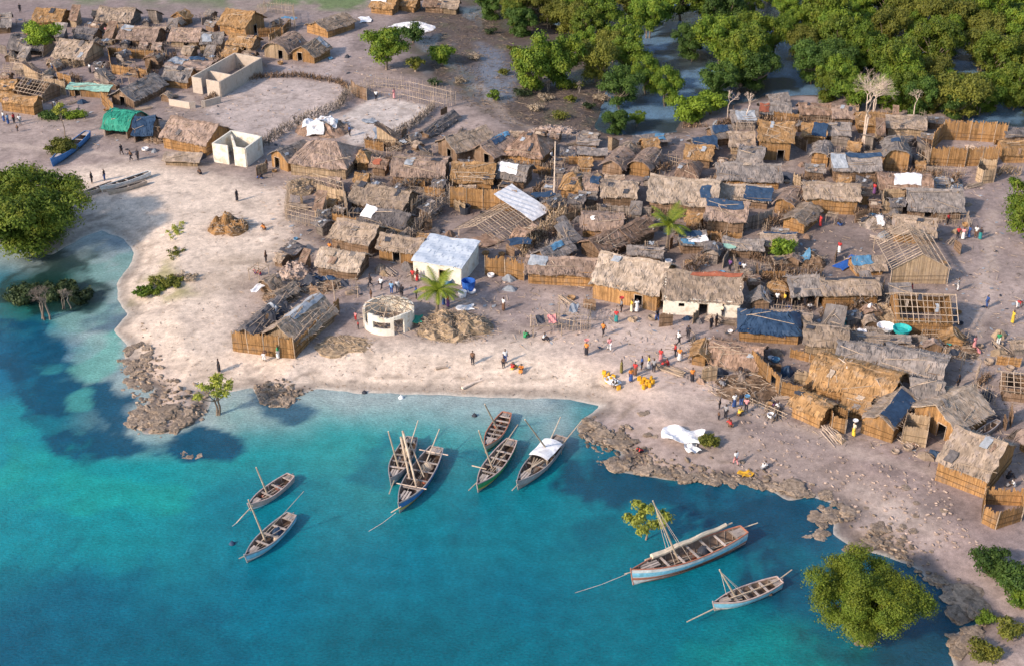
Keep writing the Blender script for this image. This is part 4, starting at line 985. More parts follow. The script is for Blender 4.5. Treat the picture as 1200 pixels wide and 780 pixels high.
# ------------------------------------------------------------------ rocks and small things
ROCKP = []
def rock_mesh(i):
    import bmesh
    bm = bmesh.new(); bmesh.ops.create_icosphere(bm, subdivisions=3, radius=1); s = random.random() * 50
    from mathutils import noise
    for v in bm.verts:
        n = noise.fractal(v.co * 1.2 + Vector((s, 0, 0)), 1.0, 2.0, 4); c = noise.cell(v.co * 2.3 + Vector((s, 5, 0)))
        v.co *= 1 + .38 * n + .16 * c; v.co.z *= .62
        if v.co.z > .38: v.co.z = .38 + (v.co.z - .38) * .25
    me = bpy.data.meshes.new('rock'); bm.to_mesh(me); bm.free(); me.materials.append(ROCK); me.attributes.new('v', 'FLOAT', 'FACE').data.foreach_set('value', [random.uniform(.2, .8) for _ in me.polygons]); return me
for i in range(9): ROCKP.append(rock_mesh(i))
def rock(px, py, s, label, group, flat=1.0, z=None):
    p = G(px, py); o = bpy.data.objects.new('rock', random.choice(ROCKP)); COL.objects.link(o); o.location = (p.x, p.y, max(gz(p.x, p.y), -.25) + s * .05 if z is None else z)
    o.scale = (s * random.uniform(.8, 1.4), s * random.uniform(.7, 1.2), s * random.uniform(.6, 1.0) * flat); o.rotation_euler = (random.uniform(-.15, .15), random.uniform(-.15, .15), random.random() * 6.3)
    return tag(o, label, 'rock', group)
def rocks(cx, cy, rx, ry, n, s0, s1, label, group, flat=1.0):
    for _ in range(n):
        a = random.random() * 6.28; q = math.sqrt(random.random()); rock(cx + rx * q * math.cos(a), cy + ry * q * math.sin(a), random.uniform(s0, s1), label, group, flat)
def lathe(mb, prof, n=12, v=.5, M=None):
    vs = [Vector((r_ * math.cos(2 * math.pi * i / n), r_ * math.sin(2 * math.pi * i / n), z)) for r_, z in prof for i in range(n)]
    if M: vs = [M @ q for q in vs]
    fs = [(j * n + i, j * n + (i + 1) % n, (j + 1) * n + (i + 1) % n, (j + 1) * n + i) for j in range(len(prof) - 1) for i in range(n)] + [tuple(range(n))[::-1], tuple(range((len(prof) - 1) * n, len(prof) * n))]
    mb.add(vs, fs, v)
def sheet(px, py, w_, l_, rot, mat, label, cat='tarpaulin', name='tarpaulin', lift=.12, bump=.12, dz=0.0):
    c = G(px, py); m = MB(); s = random.random() * 9
    m.surf(lambda a, b: ((a - .5) * w_ + .15 * math.sin(b * 6 + s), (b - .5) * l_ + .12 * math.sin(a * 7 + s), lift + bump * (math.sin(a * 9 + s) * math.cos(b * 7 + s) + 1) * .5), 10, 10, .03, vj=.3)
    o = m.build(name, TARP[mat] if isinstance(mat, str) else mat, None, (c.x, c.y, c.z + dz)); o.rotation_euler = (0, 0, rot); return tag(o, label, cat)
def tub(px, py, r, h, mat, label, name='tub', cat='tub', dz=0):
    c = G(px, py); m = MB(); lathe(m, [(r * .8, 0), (r, h), (r * .92, h), (r * .74, .06)]); o = m.build(name, TARP[mat], None, (c.x, c.y, c.z + dz)); return tag(o, label, cat)
def jerrycan(px, py, mat, label, group=None):
    c = G(px, py); rt = root('jerrycan', c, random.random() * 3, label, 'jerrycan', group); m = MB()
    m.add([(x * .2, y * .13, z) for z in (0, .4) for x, y in ((-1,-.7),(-.7,-1),(.7,-1),(1,-.7),(1,.7),(.7,1),(-.7,1),(-1,.7))], [tuple(range(8))[::-1], tuple(range(8, 16))] + [(i, (i + 1) % 8, (i + 1) % 8 + 8, i + 8) for i in range(8)], .5)
    m.build('can', TARP[mat], rt); m = MB(); m.path([(-.1, 0, .4), (-.08, 0, .5), (.06, 0, .5), (.08, 0, .4)], .02, .02, 4, .5); m.tube((.14, 0, .4), (.15, 0, .48), .035, .035, 6, .5); m.build('handle', TARP[mat], rt); return rt

# ================================================================== the village, by area of the photograph
T_ = 'thatched_hut'
# --- top left corner
hut(-14,33,13,31,15, 'low grey thatched hut cut by the left edge at the top corner', rm='grey', wm='brown')
hut(37,24,70,26,14, 'orange straw hut behind the lime green tree top left', rm='ochre', wm='ochre', door=('F',.8))
hut(112,24,152,26,15, 'long tan thatched hut above the dark shed near the top left', rm='tan', wm='grey', door=('F',.5))
hut(9,57,49,59,15, 'dark rounded thatch hut left of the lime green tree', rm='dark', wm='tan', style='round', nowall=('F',))
hut(60,66,98,70,19, 'tan gabled hut below the lime green tree with open front', rm='tan', wm='tan', door=('F',.55), stones=2)
hut(84,44,107,46,12, 'small dark thatch shed right of the lime green tree', rm='dark', wm='brown')
hut(137,46,180,49,15, 'tan hut with sheets bundled on its ridge, below the long tan hut', rm='pink', wm='brown', door=('F',.3), tarps=(('grey',.05,.3,.0,.4),))
fence([(126,56),(180,60),(172,82),(130,76),(126,56)], 'roofless straw enclosure with ochre walls left of the long grey roof', h=1.5, wm='ochre', top=True, name='straw_enclosure', cat='enclosure')
hut(197,47,231,49,14, 'ruined tan hut with leaning poles in the top left cluster', rm='pink', wm='tan', poles=9, door=('F',.6))
hut(234,51,260,51,12, 'grey hut with a wide dark doorway right of the ruined hut', rm='grey', wm='tan', door=('F',.4), tarps=(('grey',.1,.5,.2,.9),))
hut(265,52,294,55,12, 'terracotta coloured straw hut behind the roofless block house', rm='ochre', wm='tan', door=('F',.7))
hut(254,28,287,33,17, 'bright ochre thatched hut with tall walls near the top edge', rm='ochre', wm='ochre', h=2.2, door=('R',.5))
hut(192,78,238,82,16, 'flat patched roof with a blue sheet and an orange end', rm='pink', wm='brown', style='flat', tarps=(('blue',.3,.75,.05,.3),('grey',.0,.35,.2,.7)))
hut(158,118,197,99,13, 'long low grey roof running slantwise above the blue tarp stall', rm='grey', wm='brown', over=.45, d=5, door=('L',.5), poles=2)
hut(188,94,219,96,15, 'small grey pink hut joined to the end of the long grey roof', rm='grey', wm='ochre')
W1 = fence([(225,90),(257,96),(306,68),(275,62)], 'unfinished roofless block house with rectangular rooms top left', h=2.5, wm='block', kind='slab', top=True, closed=True, cat='house', name='roofless_house', openings=(0,))
fence([(240,82),(272,88)], 'inner cross wall inside the unfinished block house', h=2.1, wm='block', kind='slab', top=True, cat='wall', name='cross_wall')
fence([(198,116),(222,120),(240,118),(258,113)], 'low broken wall in front of the unfinished block house', h=1.0, wm='block', kind='slab', top=True, cat='wall', name='broken_wall', openings=(1,))
hut(17,107,48,113,14, 'bare pole roof frame left of the reed screen at the left edge', style='slats', wm='brown', nowall=('F',), name='hut_frame')
hut(-3,118,38,124,9, 'ochre straw lean to cut by the left edge', rm='ochre', wm='ochre', h=1.9)
hut(-8,103,16,104,10, 'small ochre roof at the left edge behind the straw lean to', rm='ochre', wm='ochre')
fence([(54,109),(78,112)], 'pale reed screen beside the mint awning stall', h=2.3, wm='tan')
hut(78,104,126,107,7, 'market stall with a mint awning and ochre screens', wm='ochre', style='shed', k=.25, roofmat=TARP['mint'], name='market_stall', cat='stall', door=('F',.2), posts=1)
fence([(120,122),(134,136)], 'leaning ochre reed panel right of the mint awning stall', h=2.0, wm='ochre')
hut(118,150,148,154,20, 'stall under a sagging green tarpaulin left of the blue one', wm='tan', style='round', roofmat=TARP['green'], name='tarpaulin_stall', cat='stall', nowall=('F',), poles=1)
hut(154,158,178,158,20, 'stall under a blue tarpaulin right of the green one', wm='brown', style='gable', roofmat=TARP['blue'], name='tarpaulin_stall', cat='stall', nowall=('F',))
heap(187,162,2.2,1.6,'dark reddish brush pile right of the blue tarpaulin stall', WM['brown'], 80)
hut(187,160,240,170,24, 'large tan thatched hut with patched roof above the cream ruin', rm='pink', wm='ochre', h=2.1, poles=6, d=6.5)
hut(190,188,232,190,10, 'low lean to roof in front of the large patched hut', rm='tan', wm='tan', style='shed', k=.3, h=1.0)
fence([(249,168),(271,153),(306,160),(287,174)], 'cream plastered roofless house with tall open rooms', h=2.7, wm='white', kind='slab', top=True, closed=True, cat='house', name='roofless_house', openings=(3,))
fence([(271,158),(276,172)], 'cream cross wall inside the roofless cream house', h=2.5, wm='white', kind='slab', top=True, cat='wall', name='cross_wall')
fence([(205,32),(236,24),(262,30)], 'faint row of stakes in the grass at the top', h=1.3, kind='stick', name='stick_fence', gap=.4)
fence([(300,24),(312,14),(344,18),(346,36),(316,42)], 'tall stick enclosure beside the bright ochre hut', h=2.2, kind='stick', name='stick_fence')
fence([(303,44),(332,42),(341,32)], 'ochre reed wall inside the tall stick enclosure', h=1.5, wm='ochre')
hut(356,30,383,37,d=7.5,perp=True,label='large tan gabled hut with a yellow ochre end wall, topmost near the sand lane', rm='tan', wm='ochre', k=.35, poles=3)
hut(306,58,337,63,d=6,perp=True,label='rounded brown thatch hut left of the messy roof hut by the sand lane', rm='pink', wm='tan', style='round', door=('L',.7), poles=5)
hut(339,62,368,67,d=5.5,perp=True,label='messy roofed hut with an ochre front at the corner of the sand lane', rm='tan', wm='ochre', door=('L',.35), poles=9, tarps=(('grey',.75,.95,.0,.9),))
hut(432,8,460,11,12,'ochre straw hut with a white sheet at the top of the picture', rm='ochre', wm='ochre', tarps=(('white',.0,.6,.0,.5),))
hut(466,6,486,8,10,'small ochre straw hut right of the white sheeted one at the top', rm='ochre', wm='ochre')
hut(496,7,520,8,9,'brown hut at the top edge near the mangroves', rm='brown', wm='brown')
hut(517,9,536,10,9,'pale hut at the top edge, nearest the mangroves', rm='tan', wm='tan')
heap(480,32,3.0,.5,'pale sand heap right of the leafy tree at the top', TARP['white'], 0, 1.6, name='sand_heap')
# --- courtyard area and centre left
fence([(302,178),(330,158),(360,142),(398,128),(408,112)], 'dark stick fence between the two pale courtyards', h=1.5, wm='grey', kind='bush', name='brush_fence')
fence([(240,124),(262,104),(300,92),(350,90),(398,98),(412,108)], 'low brush hedge round the left pale courtyard', h=.55, wm='brown', kind='bush', name='brush_fence')
fence([(410,118),(432,112),(470,116),(505,124),(520,128),(536,122)], 'tall stick fence behind the right pale courtyard', h=2.2, kind='stick', name='stick_fence', gap=.35)
fence([(410,116),(440,102),(480,106),(530,118)], 'outer stick fence towards the mud flat', h=1.9, kind='stick', name='stick_fence', gap=.4)
fence([(412,108),(418,114),(430,118)], 'small dark reed booth at the corner of the courtyards', h=1.9, wm='brown')
fence([(508,128),(486,148),(455,164),(448,172)], 'low dark wall along the right side of the pale courtyard', h=1.1, wm='grey', kind='bush', name='brush_fence')
fence([(510,126),(488,146),(458,162)], 'row of leaning stakes right of the pale courtyard', h=1.5, kind='stick', name='stick_fence', gap=.5)
sheet(444,158,1.4,4.2,.1,'grey','pale blue grey sheet lying in the right courtyard'); sheet(433,143,1.8,1.8,.4,'grey','small grey mat lying in the right courtyard')
heap(379,152,3.4,1.7,'collapsed hut covered with white torn sheets', RM['brown'], 70, 1.2, bits=(('white',-.7,-.1,-.4,.4),('white',-.2,.5,-.1,.7),('white',-.5,.1,-.9,-.3),('white',.1,.5,-.5,.1)))
hut(338,192,404,198,27,'big brown thatched hut with a hipped left end left of centre', rm='pink', wm='tan', hip=.7, d=7.5, h=2.0, door=('L',.5))
hut(313,182,336,190,d=5,perp=True,label='ochre fronted wing of the big hipped hut', rm='grey', wm='ochre', h=1.9, door=('L',.35))
hut(415,190,432,190,12,'small round ochre straw hut right of the big hipped hut', rm='ochre', wm='ochre', style='round', hip=.8, h=1.6)
hut(458,205,519,209,21,'tan roofed hut with dark tarpaulin scraps in the upper middle', rm='pink', wm='brown', style='round', tarps=(('dark',.72,.88,.0,.3),('grey',.25,.4,.1,.6)), poles=6)
hut(432,196,452,198,10,'low scrappy shelter between the round straw hut and the tan roof', rm='brown', wm='brown', poles=6, tarps=(('rust',.2,.6,.2,.8),))
hut(528,212,577,215,21,'ochre straw hut with pale poles across its roof in the upper middle', rm='ochre', wm='ochre', poles=12)
hut(579,208,615,213,16,'grey roof with a white sheet right of the ochre poled hut', rm='grey', wm='brown', tarps=(('white',.1,.65,.0,.75),), style='round')
hut(509,167,534,180,d=7,perp=True,label='long brown gabled hut below the dark ditch in the upper middle', rm='tan', wm='brown', door=('L',.6), h=1.9)
hut(548,176,578,186,d=6,perp=True,label='brown hut with a dark blue tarpaulin on its ridge', rm='pink', wm='brown', tarps=(('blue',.35,.75,-.5,.35),('sky',.7,.95,-.4,.2)), door=('L',.7))
hut(588,180,634,187,26,'broad brown thatched hut with an ochre front near the pale pole', rm='brown', wm='ochre', hip=.6, d=7)
hut(676,168,701,170,6,'tiny grey low roof on the mud, the upper of two', rm='grey', wm='brown', style='shed', k=.2, h=1.1)
hut(677,181,711,182,8,'grey white ribbed low roof on the mud, the lower of two', rm='grey', wm='brown', style='shed', k=.2, h=1.1)
hut(745,167,786,165,8,'low pale grey roof with a blue patch at the edge of the mud pool', rm='grey', wm='grey', style='shed', k=.2, h=1.1, tarps=(('sky',.6,.85,.1,.8),))
hut(702,194,730,199,d=5,perp=True,label='brown fronted hut left of the ochre one below the mud pool', rm='pink', wm='brown', style='round')
hut(734,195,762,200,d=5.5,perp=True,label='ochre fronted rounded hut with sunlit roof below the mud pool', rm='pink', wm='ochre', style='round', poles=4)
hut(655,222,682,224,17,'round orange straw hut right of the pale pole', rm='ochre', wm='ochre', style='round', hip=.8)
hut(680,222,700,224,15,'small peach straw hut with a dark blue sheet', rm='pink', wm='tan', tarps=(('blue',.5,1.0,.0,.6),))
hut(704,229,746,232,16,'tan hut with long brown walls above the palm', rm='tan', wm='brown', h=2.2, style='round')
hut(759,235,838,242,27,'very long pale thatched roof with a small square blue patch', rm='pale', wm='brown', d=7, tarps=(('blue',.74,.88,.25,.75),), h=2.0, poles=1)
hut(842,232,902,236,16,'pale roof ending in a draped blue tarpaulin', rm='pale', wm='brown', tarps=(('blue',.5,1.02,.15,1.05),))
hut(826,257,874,262,22,'hut with blue sheets along its ridge and a rubble strewn roof', rm='pink', wm='brown', h=2.3, tarps=(('blue',.0,.85,-.05,.42),), poles=8)
hut(790,206,818,209,17,'brown reed cone shaped hut below the mangroves', rm='brown', wm='brown', style='round', hip=.9)
hut(801,186,834,189,16,'orange brown roofed hut above the reed cone hut', rm='ochre', wm='brown')
hut(815,176,842,174,13,'hut under a dark blue sheet at the back of the village', rm='grey', wm='brown', tarps=(('blue',.0,1.0,.0,.95),))
hut(838,163,862,160,13,'small grey hut with a dark blue ridge sheet near the lime bush', rm='grey', wm='brown', tarps=(('blue',.1,.8,-.1,.6),))
hut(858,143,889,143,13,'grey blue roofed hut behind the tall ochre hut', rm='grey', wm='grey', tarps=(('grey',.2,.9,.1,.9),))
hut(856,172,886,172,16,'tan hut squeezed left of the tall ochre hut', rm='tan', wm='tan')
hut(863,190,893,193,17,'grey hut with a round straw end left of the tall ochre hut', rm='grey', wm='brown', style='round', poles=4)
hut(842,212,915,213,18,'long grey roofed hut with an ochre left part', rm='grey', wm='ochre', d=5)
hut(889,165,930,167,22,'tallest ochre straw hut with messy roof at the back of the village', rm='ochre', wm='ochre', h=3.3, poles=10, d=6, door=('F',.7))
hut(892,133,928,133,12,'grey and rust roofed hut directly above the tallest ochre hut', rm='grey', wm='brown', tarps=(('rust',.0,.3,.1,.9),))
hut(904,120,926,119,9,'pale small hut at the edge of the mangroves', rm='grey', wm='grey')
hut(938,134,975,134,12,'brown hut left of the bare white tree, nearest the mangroves', rm='brown', wm='brown')
hut(976,138,1003,139,13,'pinkish hut under the bare white tree crown', rm='pink', wm='brown')
hut(939,159,968,161,14,'yellow ochre hut with a blue sheeted roof', rm='ochre', wm='ochre', tarps=(('blue',.45,1.0,.0,1.0),))
hut(971,158,998,159,13,'grey roofed hut left of the bare white trunk', rm='grey', wm='ochre')
hut(948,184,973,187,d=4.5,perp=True,label='grey roofed hut with a rounded ochre end beside the lane', rm='grey', wm='ochre', style='round', poles=2)
hut(977,200,1033,201,19,'grey thatched hut with a blue sheet on its ridge, below the bare white tree', rm='grey', wm='brown', h=2, tarps=(('blue',.3,1.0,-.1,.25),('grey',.0,.3,.1,.9)))
hut(1036,184,1069,186,d=5.5,perp=True,label='tall grey domed hut with a rounded ochre front wall', rm='grey', wm='ochre', style='round', h=2.5, tarps=(('blue',.5,.75,-.4,.2),))
hut(1005,147,1038,148,14,'orange straw hut right of the bare white trunk', rm='ochre', wm='ochre')
hut(1040,150,1086,152,14,'tan roofed hut in front of the dark mangroves', rm='tan', wm='tan')
fence([(1104,164),(1135,165),(1178,168)], 'tall ochre reed back wall of the right hand enclosure', h=2.8, wm='ochre', jit=.3)
fence([(1088,194),(1130,196),(1131,195),(1168,194)], 'ochre reed front wall of the right hand enclosure', h=2.6, wm='ochre', jit=.3)
fence([(1088,194),(1092,176),(1104,164)], 'ochre reed side wall of the right hand enclosure', h=2.5, wm='ochre', jit=.3)
heap(1120,182,2.0,.9,'pale brush heap inside the right hand enclosure', WM['tan'], 40)
hut(1176,182,1206,182,15,'ochre straw hut cut by the right edge', rm='ochre', wm='ochre', style='round')
hut(1180,160,1206,160,10,'dark low roof by the water at the right edge', rm='dark', wm='brown')
fence([(1143,212),(1150,216),(1164,214),(1166,204),(1146,202)], 'small roofless reed booth below the right hand enclosure', h=1.9, wm='tan', closed=True, cat='enclosure', name='reed_booth')
fence([(1166,208),(1180,204),(1195,206)], 'loose brush fence right of the reed booth', h=1.3, wm='tan', kind='bush', name='brush_fence')
hut(943,232,1008,235,17,'long ochre hut with bright straw walls beside the lane', rm='tan', wm='ochre', h=2.5, d=4.5)
hut(1007,228,1022,229,7,'small ochre annex at the right end of the long ochre hut', rm='brown', wm='ochre', h=1.8)
hut(1032,222,1092,224,17,'brown roof with a wide white grey sheet in its middle', rm='brown', wm='grey', tarps=(('white',.3,.8,-.05,.8),), style='round')
hut(1066,246,1130,248,24,'broad grey thatched hut above the bare pole frame', rm='grey', wm='brown', door=('F',.35), poles=3, stones=2)
fence([(1033,250),(1057,250),(1058,236),(1034,236)], 'square roofless reed pen left of the broad grey hut', h=1.7, wm='tan', closed=True, cat='enclosure', name='reed_pen')
hut(904,239,932,245,d=5,perp=True,label='ochre fronted hut with a pale speckled roof left of the long ochre hut', rm='pink', wm='ochre', style='round', poles=4)
hut(914,257,944,265,d=5.2,perp=True,label='tan gabled hut with orange walls facing the small yard', rm='tan', wm='ochre', k=.45, poles=1)
hut(1046,273,1096,278,20,'sagging tan roof between the broad grey hut and the bare pole frame', rm='tan', wm='ochre')
hut(1047,316,1112,316,d=8.5,perp=True,label='large bare pole frame of a gabled house with a tan front panel', style='slats', wm='tan', k=.55, h=2.2, over=.2, nowall=('F','B','R'), name='house_frame', cat='house frame')
hut(1044,347,1070,348,15,'low grey lean to below the large pole frame', rm='grey', wm='grey', style='shed', k=.3)
hut(1052,377,1121,379,24,'bare lattice roofed house in the right of the village', style='slats', wm='ochre', d=6, h=2.0, name='house_frame', cat='house frame')
hut(966,347,1033,345,18,'long grey brown roof with straw wall, right part of the pair', rm='tan', wm='ochre', h=2.0, tarps=(('dark',.1,.95,-.1,.12),))
hut(927,346,963,346,21,'short grey roof joined to the left of the long grey brown one', rm='grey', wm='brown', h=2.0, nowall=('F',))
hut(902,342,925,342,10,'small round ochre straw hut beside the crowd', rm='ochre', wm='ochre', style='round', hip=.8)
hut(903,374,950,380,11,'low boat shaped straw roof behind the blue tarpaulin hut', rm='tan', wm='tan', style='round', h=.9)
hut(866,388,938,393,20,'hut under a dark blue tarpaulin with ochre walls beside the crowd', roofmat=TARP['blue'], wm='ochre', hip=.6, k=.5, tarps=(), h=1.6, d=5)
hut(941,403,992,409,22,'tan thatched hut right of the dark blue tarpaulin hut', rm='tan', wm='tan', style='round', h=1.9)
hut(1000,398,1066,402,8,'low ragged roof under the teal tub', rm='grey', wm='brown', h=.9, poles=6)
hut(979,423,1031,431,22,'dark grey thatched roof left of the longer grey brown one', rm='grey', wm='brown', style='round', h=1.3)
hut(1033,430,1103,446,24,'long grey brown thatched hut above the skeleton rafters', rm='grey', wm='brown', style='round')
hut(947,448,1040,475,25,'very long orange brown thatched roof near the shore', rm='ochre', wm='ochre', h=1.5, d=6, poles=4, style='round')
hut(984,478,1016,486,17,'orange brown wing with an ochre end in front of the very long roof', rm='ochre', wm='ochre', h=1.1)
hut(923,474,962,491,16,'bright ochre hut with a dark hole in its roof, at the shore end', rm='ochre', wm='ochre', h=1.6, tarps=(('dark',.02,.2,.1,.4),), style='round')  # the roof hole is a dark sheet, its darkness painted on
fence([(972,492),(991,497),(990,508),(974,504)], 'small bright ochre pen beside the ochre hut', h=1.7, wm='ochre', closed=True, cat='enclosure', name='reed_pen')
fence([(880,430),(898,448),(912,462)], 'ochre reed panel with a dark door gap above the log stack', h=2.0, wm='ochre', openings=(1,))
fence([(914,463),(938,470),(950,462)], 'peach reed screen behind the bright ochre hut', h=1.7, wm='ochre')
fence([(925,418),(948,424),(975,432)], 'low ochre reed wall above the very long roof', h=1.0, wm='ochre')
hut(806,418,830,422,d=3.5,perp=True,label='broken orange straw shed at the beach end of the flattened roof', rm='ochre', wm='ochre', h=1.2)
hut(828,425,888,436,15,'flattened dark brown roof lying on the sand', rm='brown', wm='brown', h=.45, style='round', poles=8, d=5)
heap(882,455,2.9,.6,'stack of weathered logs and poles on the upper beach', WM['brown'], 45, 1.5, name='log_stack', bl=1.7)
hut(1009,489,1048,502,d=6.2,perp=True,label='orange walled hut with a smooth dark blue sheet roof', rm='tan', wm='ochre', k=.5, tarps=(('blue',.05,.9,.0,.92),), over=.2, h=2.0, poles=0)
fence([(1056,519),(1084,524),(1086,508),(1060,504)], 'small tan roofless reed box right of the blue roofed hut', h=2.0, wm='tan', closed=True, cat='enclosure', name='reed_pen')
hut(1064,478,1104,484,25,'pale grey thatched roof with skeleton rafters at its left', rm='grey', wm='grey', d=6)
hut(1046,474,1066,468,d=5,label='short skeleton of bare rafters above the blue roofed hut', style='slats', wm='grey', name='hut_frame', nowall=('F','B'))
hut(1122,506,1165,482,d=5.5,label='pale gabled thatch hut with an ochre end, behind the lowest big hut', rm='pale', wm='ochre', h=2.0, door=('L',.7))
hut(1098,541,1157,563,28,'lowest big tan thatched hut with ochre walls near the right edge', rm='tan', wm='ochre', h=2.3, over=.2, d=7, poles=1)
fence([(1150,612),(1166,620),(1196,610),(1196,592),(1152,590)], 'roofless ochre reed pen near the right edge', h=1.7, wm='ochre', closed=True, cat='enclosure', name='reed_pen', jit=.25)
hut(1190,512,1216,528,16,'pink straw hut cut by the right edge, lower down', rm='pink', wm='ochre')
hut(1174,458,1216,462,20,'lattice walled shelter cut by the right edge', style='slats', wm='brown', name='hut_frame')
# --- centre
fence([(335,258),(372,268),(407,258),(402,232),(368,222),(340,230)], 'open reed and pole enclosure above the beach heap', h=2.3, wm='tan', kind='grid', closed=True, cat='enclosure', name='pole_enclosure', gap=.3)
fence([(372,232),(405,240),(408,256)], 'reed wall inside the open pole enclosure', h=1.9, wm='tan')
heap(357,220,2.6,1.0,'brush and sticks heaped behind the open pole enclosure', WM['tan'], 80)
hut(408,236,470,247,22,'broad tan thatched hut left of the centre courtyard', rm='tan', wm='brown', h=1.7, d=5.5, poles=2)
hut(422,259,472,268,12,'dark grey roof with a white sheet at its left end', rm='dark', wm='tan', tarps=(('white',.0,.25,.0,.8),), d=4)
hut(384,277,431,288,18,'tan thatched hut with brown walls, left of the ochre holed one', rm='tan', wm='brown', h=2.2, d=5)
hut(440,290,490,298,16,'low roof over ochre walls with round holes beside the metal roofed house', rm='tan', wm='ochre', h=2.0, door=('F',.45))
hut(368,312,419,319,16,'pale thatched hut above the tarpaulin junk yard', rm='pale', wm='brown', d=4.5)
hut(300,394,338,357,d=2.6,label='narrow dark slanting roof left of the grey ridged one', rm='dark', wm='brown', h=1.1, poles=7)
hut(331,352,352,338,d=2.0,label='small tan slanting roof above the dark slanting one', rm='tan', wm='brown', h=1.1, poles=3)
hut(350,402,396,365,d=4.7,label='slanting straw hut with grey ridge above the ochre reed screen', rm='tan', wm='tan', h=1.4, k=.7, poles=8, tarps=(('grey',.3,1.0,-.6,.25),))
fence([(273,411),(310,416),(346,420)], 'ochre reed screen facing the beach', h=2.4, wm='ochre', jit=.2)
fence([(346,420),(362,402),(398,366)], 'ochre reed side wall of the slanting straw hut', h=1.7, wm='ochre', jit=.2)
heap(316,378,2.5,1.5,'junk heap of dark sheets and boards behind the ochre reed screen', WM['brown'], 110, .8, rot=.6, bits=(('dark',-.7,.2,-.6,.3),('grey',-.1,.6,.0,.7),('dark',.1,.8,-.7,.1)))
heap(374,336,2.0,1.3,'dark net and tarpaulin pile between the two straw huts', WM['brown'], 80, 1.3, bits=(('blue',-.2,.7,.0,.6),('dark',-.8,.0,-.5,.5)))
heap(345,320,2.1,1.3,'sandy rubble mound on the upper left beach', RUBBLE, 50, .9, bit='stone', name='rubble_mound')
heap(330,347,2.2,.8,'low brown brush mound above the junk heap', WM['brown'], 60)
hut(483,305,540,314,d=6.0,label='white walled house with a pale zinc sheet roof', style='shed', k=.10, wm='white', roofmat=TARP['zinc'], h=2.3, over=.25, door=('F',.62), name='metal_roofed_house', cat='house', poles=0)
fence([(527,243),(566,246),(606,248)], 'tall ochre reed wall at the back of the centre courtyard', h=2.8, wm='ochre')
fence([(482,288),(492,272),(512,252),(530,232)], 'thick brush fence left of the centre courtyard', h=2.2, wm='grey', kind='bush', name='brush_fence')
fence([(482,256),(500,244),(520,230)], 'stick fence tangled over the brush fence left of the centre courtyard', h=2.2, kind='stick', name='stick_fence')
fence([(568,322),(592,324),(614,329)], 'ragged ochre reed fence right of the metal roofed house', h=2.3, wm='ochre', jit=.3)
sheet(609,302,2.6,1.8,.2,'blue','small blue tarpaulin hung at the end of the ragged ochre fence', dz=2.0)
fence([(612,306),(622,292),(640,276),(662,256)], 'thick tan brush fence right of the centre courtyard', h=2.4, wm='tan', kind='bush', name='brush_fence')
fence([(640,300),(655,292),(668,276)], 'second dark brush fence right of the centre courtyard', h=1.9, wm='grey', kind='bush', name='brush_fence')
hut(586,284,641,250,d=6.5,label='half built sloping roof of bare slats with a bright white sheet', style='slats', k=.38, wm='tan', nowall=('F','L','B','R'), h=1.0, tarps=(('white',.66,1.03,-.75,1.02),), name='half_built_roof', cat='house frame')
sheet(570,283,3,3,.62,RM['brown'],'bundle of slats lying at the foot of the half built roof', 'slat bundle', 'slat_bundle')
sheet(637,243,2.8,1.5,.3,'blue','blue tarpaulin behind the bright white sheet', dz=1.6)
hut(617,319,697,323,16,'long low grey brown roof over a pale ochre wall in the centre', rm='pink', wm='ochre', h=1.9, d=4, tarps=(('grey',.05,.3,-.1,.6),))
hut(693,332,770,347,34,'biggest tan thatched hut in the centre with a dark doorway', rm='pale', wm='ochre', h=2.4, d=7.5, door=('F',.72), poles=0, over=.35)
hut(778,350,868,355,27,'cream plastered house with a thatched roof and rusty ridge', rm='tan', wm='white', h=2.0, d=6.5, door=('F',.52), win=('F',.22), name='plastered_house', cat='house', tarps=(('rust',.35,.98,-.12,.14),), over=.3, poles=0)
hut(680,268,728,271,18,'pink brown roof with a white rag left of the palm', rm='pink', wm='ochre', style='round', tarps=(('white',.25,.33,.4,.6),))
hut(705,298,744,281,d=4,label='bare slatted diagonal roof below the pink brown one', rm='brown', wm='brown', poles=14, h=1.5)
hut(741,284,772,268,d=4,label='dark red brown diagonal roof touching the palm', rm='brown', wm='brown')
hut(645,308,676,292,d=3.2,label='small grey roof with a round blue sheet beside the brush fences', rm='grey', wm='brown', tarps=(('sky',.35,.75,-.4,.4),), h=1.5)
hut(797,288,829,287,15,'patchwork roof of blue and white sheets right of the palm', rm='grey', wm='brown', tarps=(('blue',.0,.8,-.2,.5),('white',.3,1.0,.4,.8),('sky',.1,.5,.6,1.0)))
hut(735,298,776,302,10,'low dark grey roof right above the biggest tan hut', rm='grey', wm='dark' if False else 'brown', h=1.2)
fence([(800,326),(815,316),(840,300),(850,284)], 'dark brush fence behind the cream plastered house', h=2.0, wm='brown', kind='bush', name='brush_fence')
hut(848,291,894,294,12,'grey tumbledown roof with a mint sheet behind the cream house', rm='grey', wm='brown', tarps=(('mint',.0,.3,.7,1.05),))
fence([(870,272),(888,268),(904,262)], 'grey reed screen hung with clothes beside the lane', h=1.9, wm='grey')
hut(893,287,934,287,13,'pale brown roof with a long blue ridge strip above the green bush', rm='tan', wm='tan', tarps=(('blue',.1,1.0,-.1,.12),))
heap(950,308,1.8,1.4,'dark round pile with a sky blue sheet beside the green bush', WM['brown'], 50, 1, bits=(('sky',-.8,-.2,-.5,.1),))
hut(1004,319,1040,316,16,'low tan roof under light blue sheets in the small yard', rm='tan', wm='ochre', h=1.0, tarps=(('sky',.0,.6,-.1,.6),))
sheet(994,309,1.5,4.2,-.75,'royal','bright blue tarpaulin lying in the small yard')
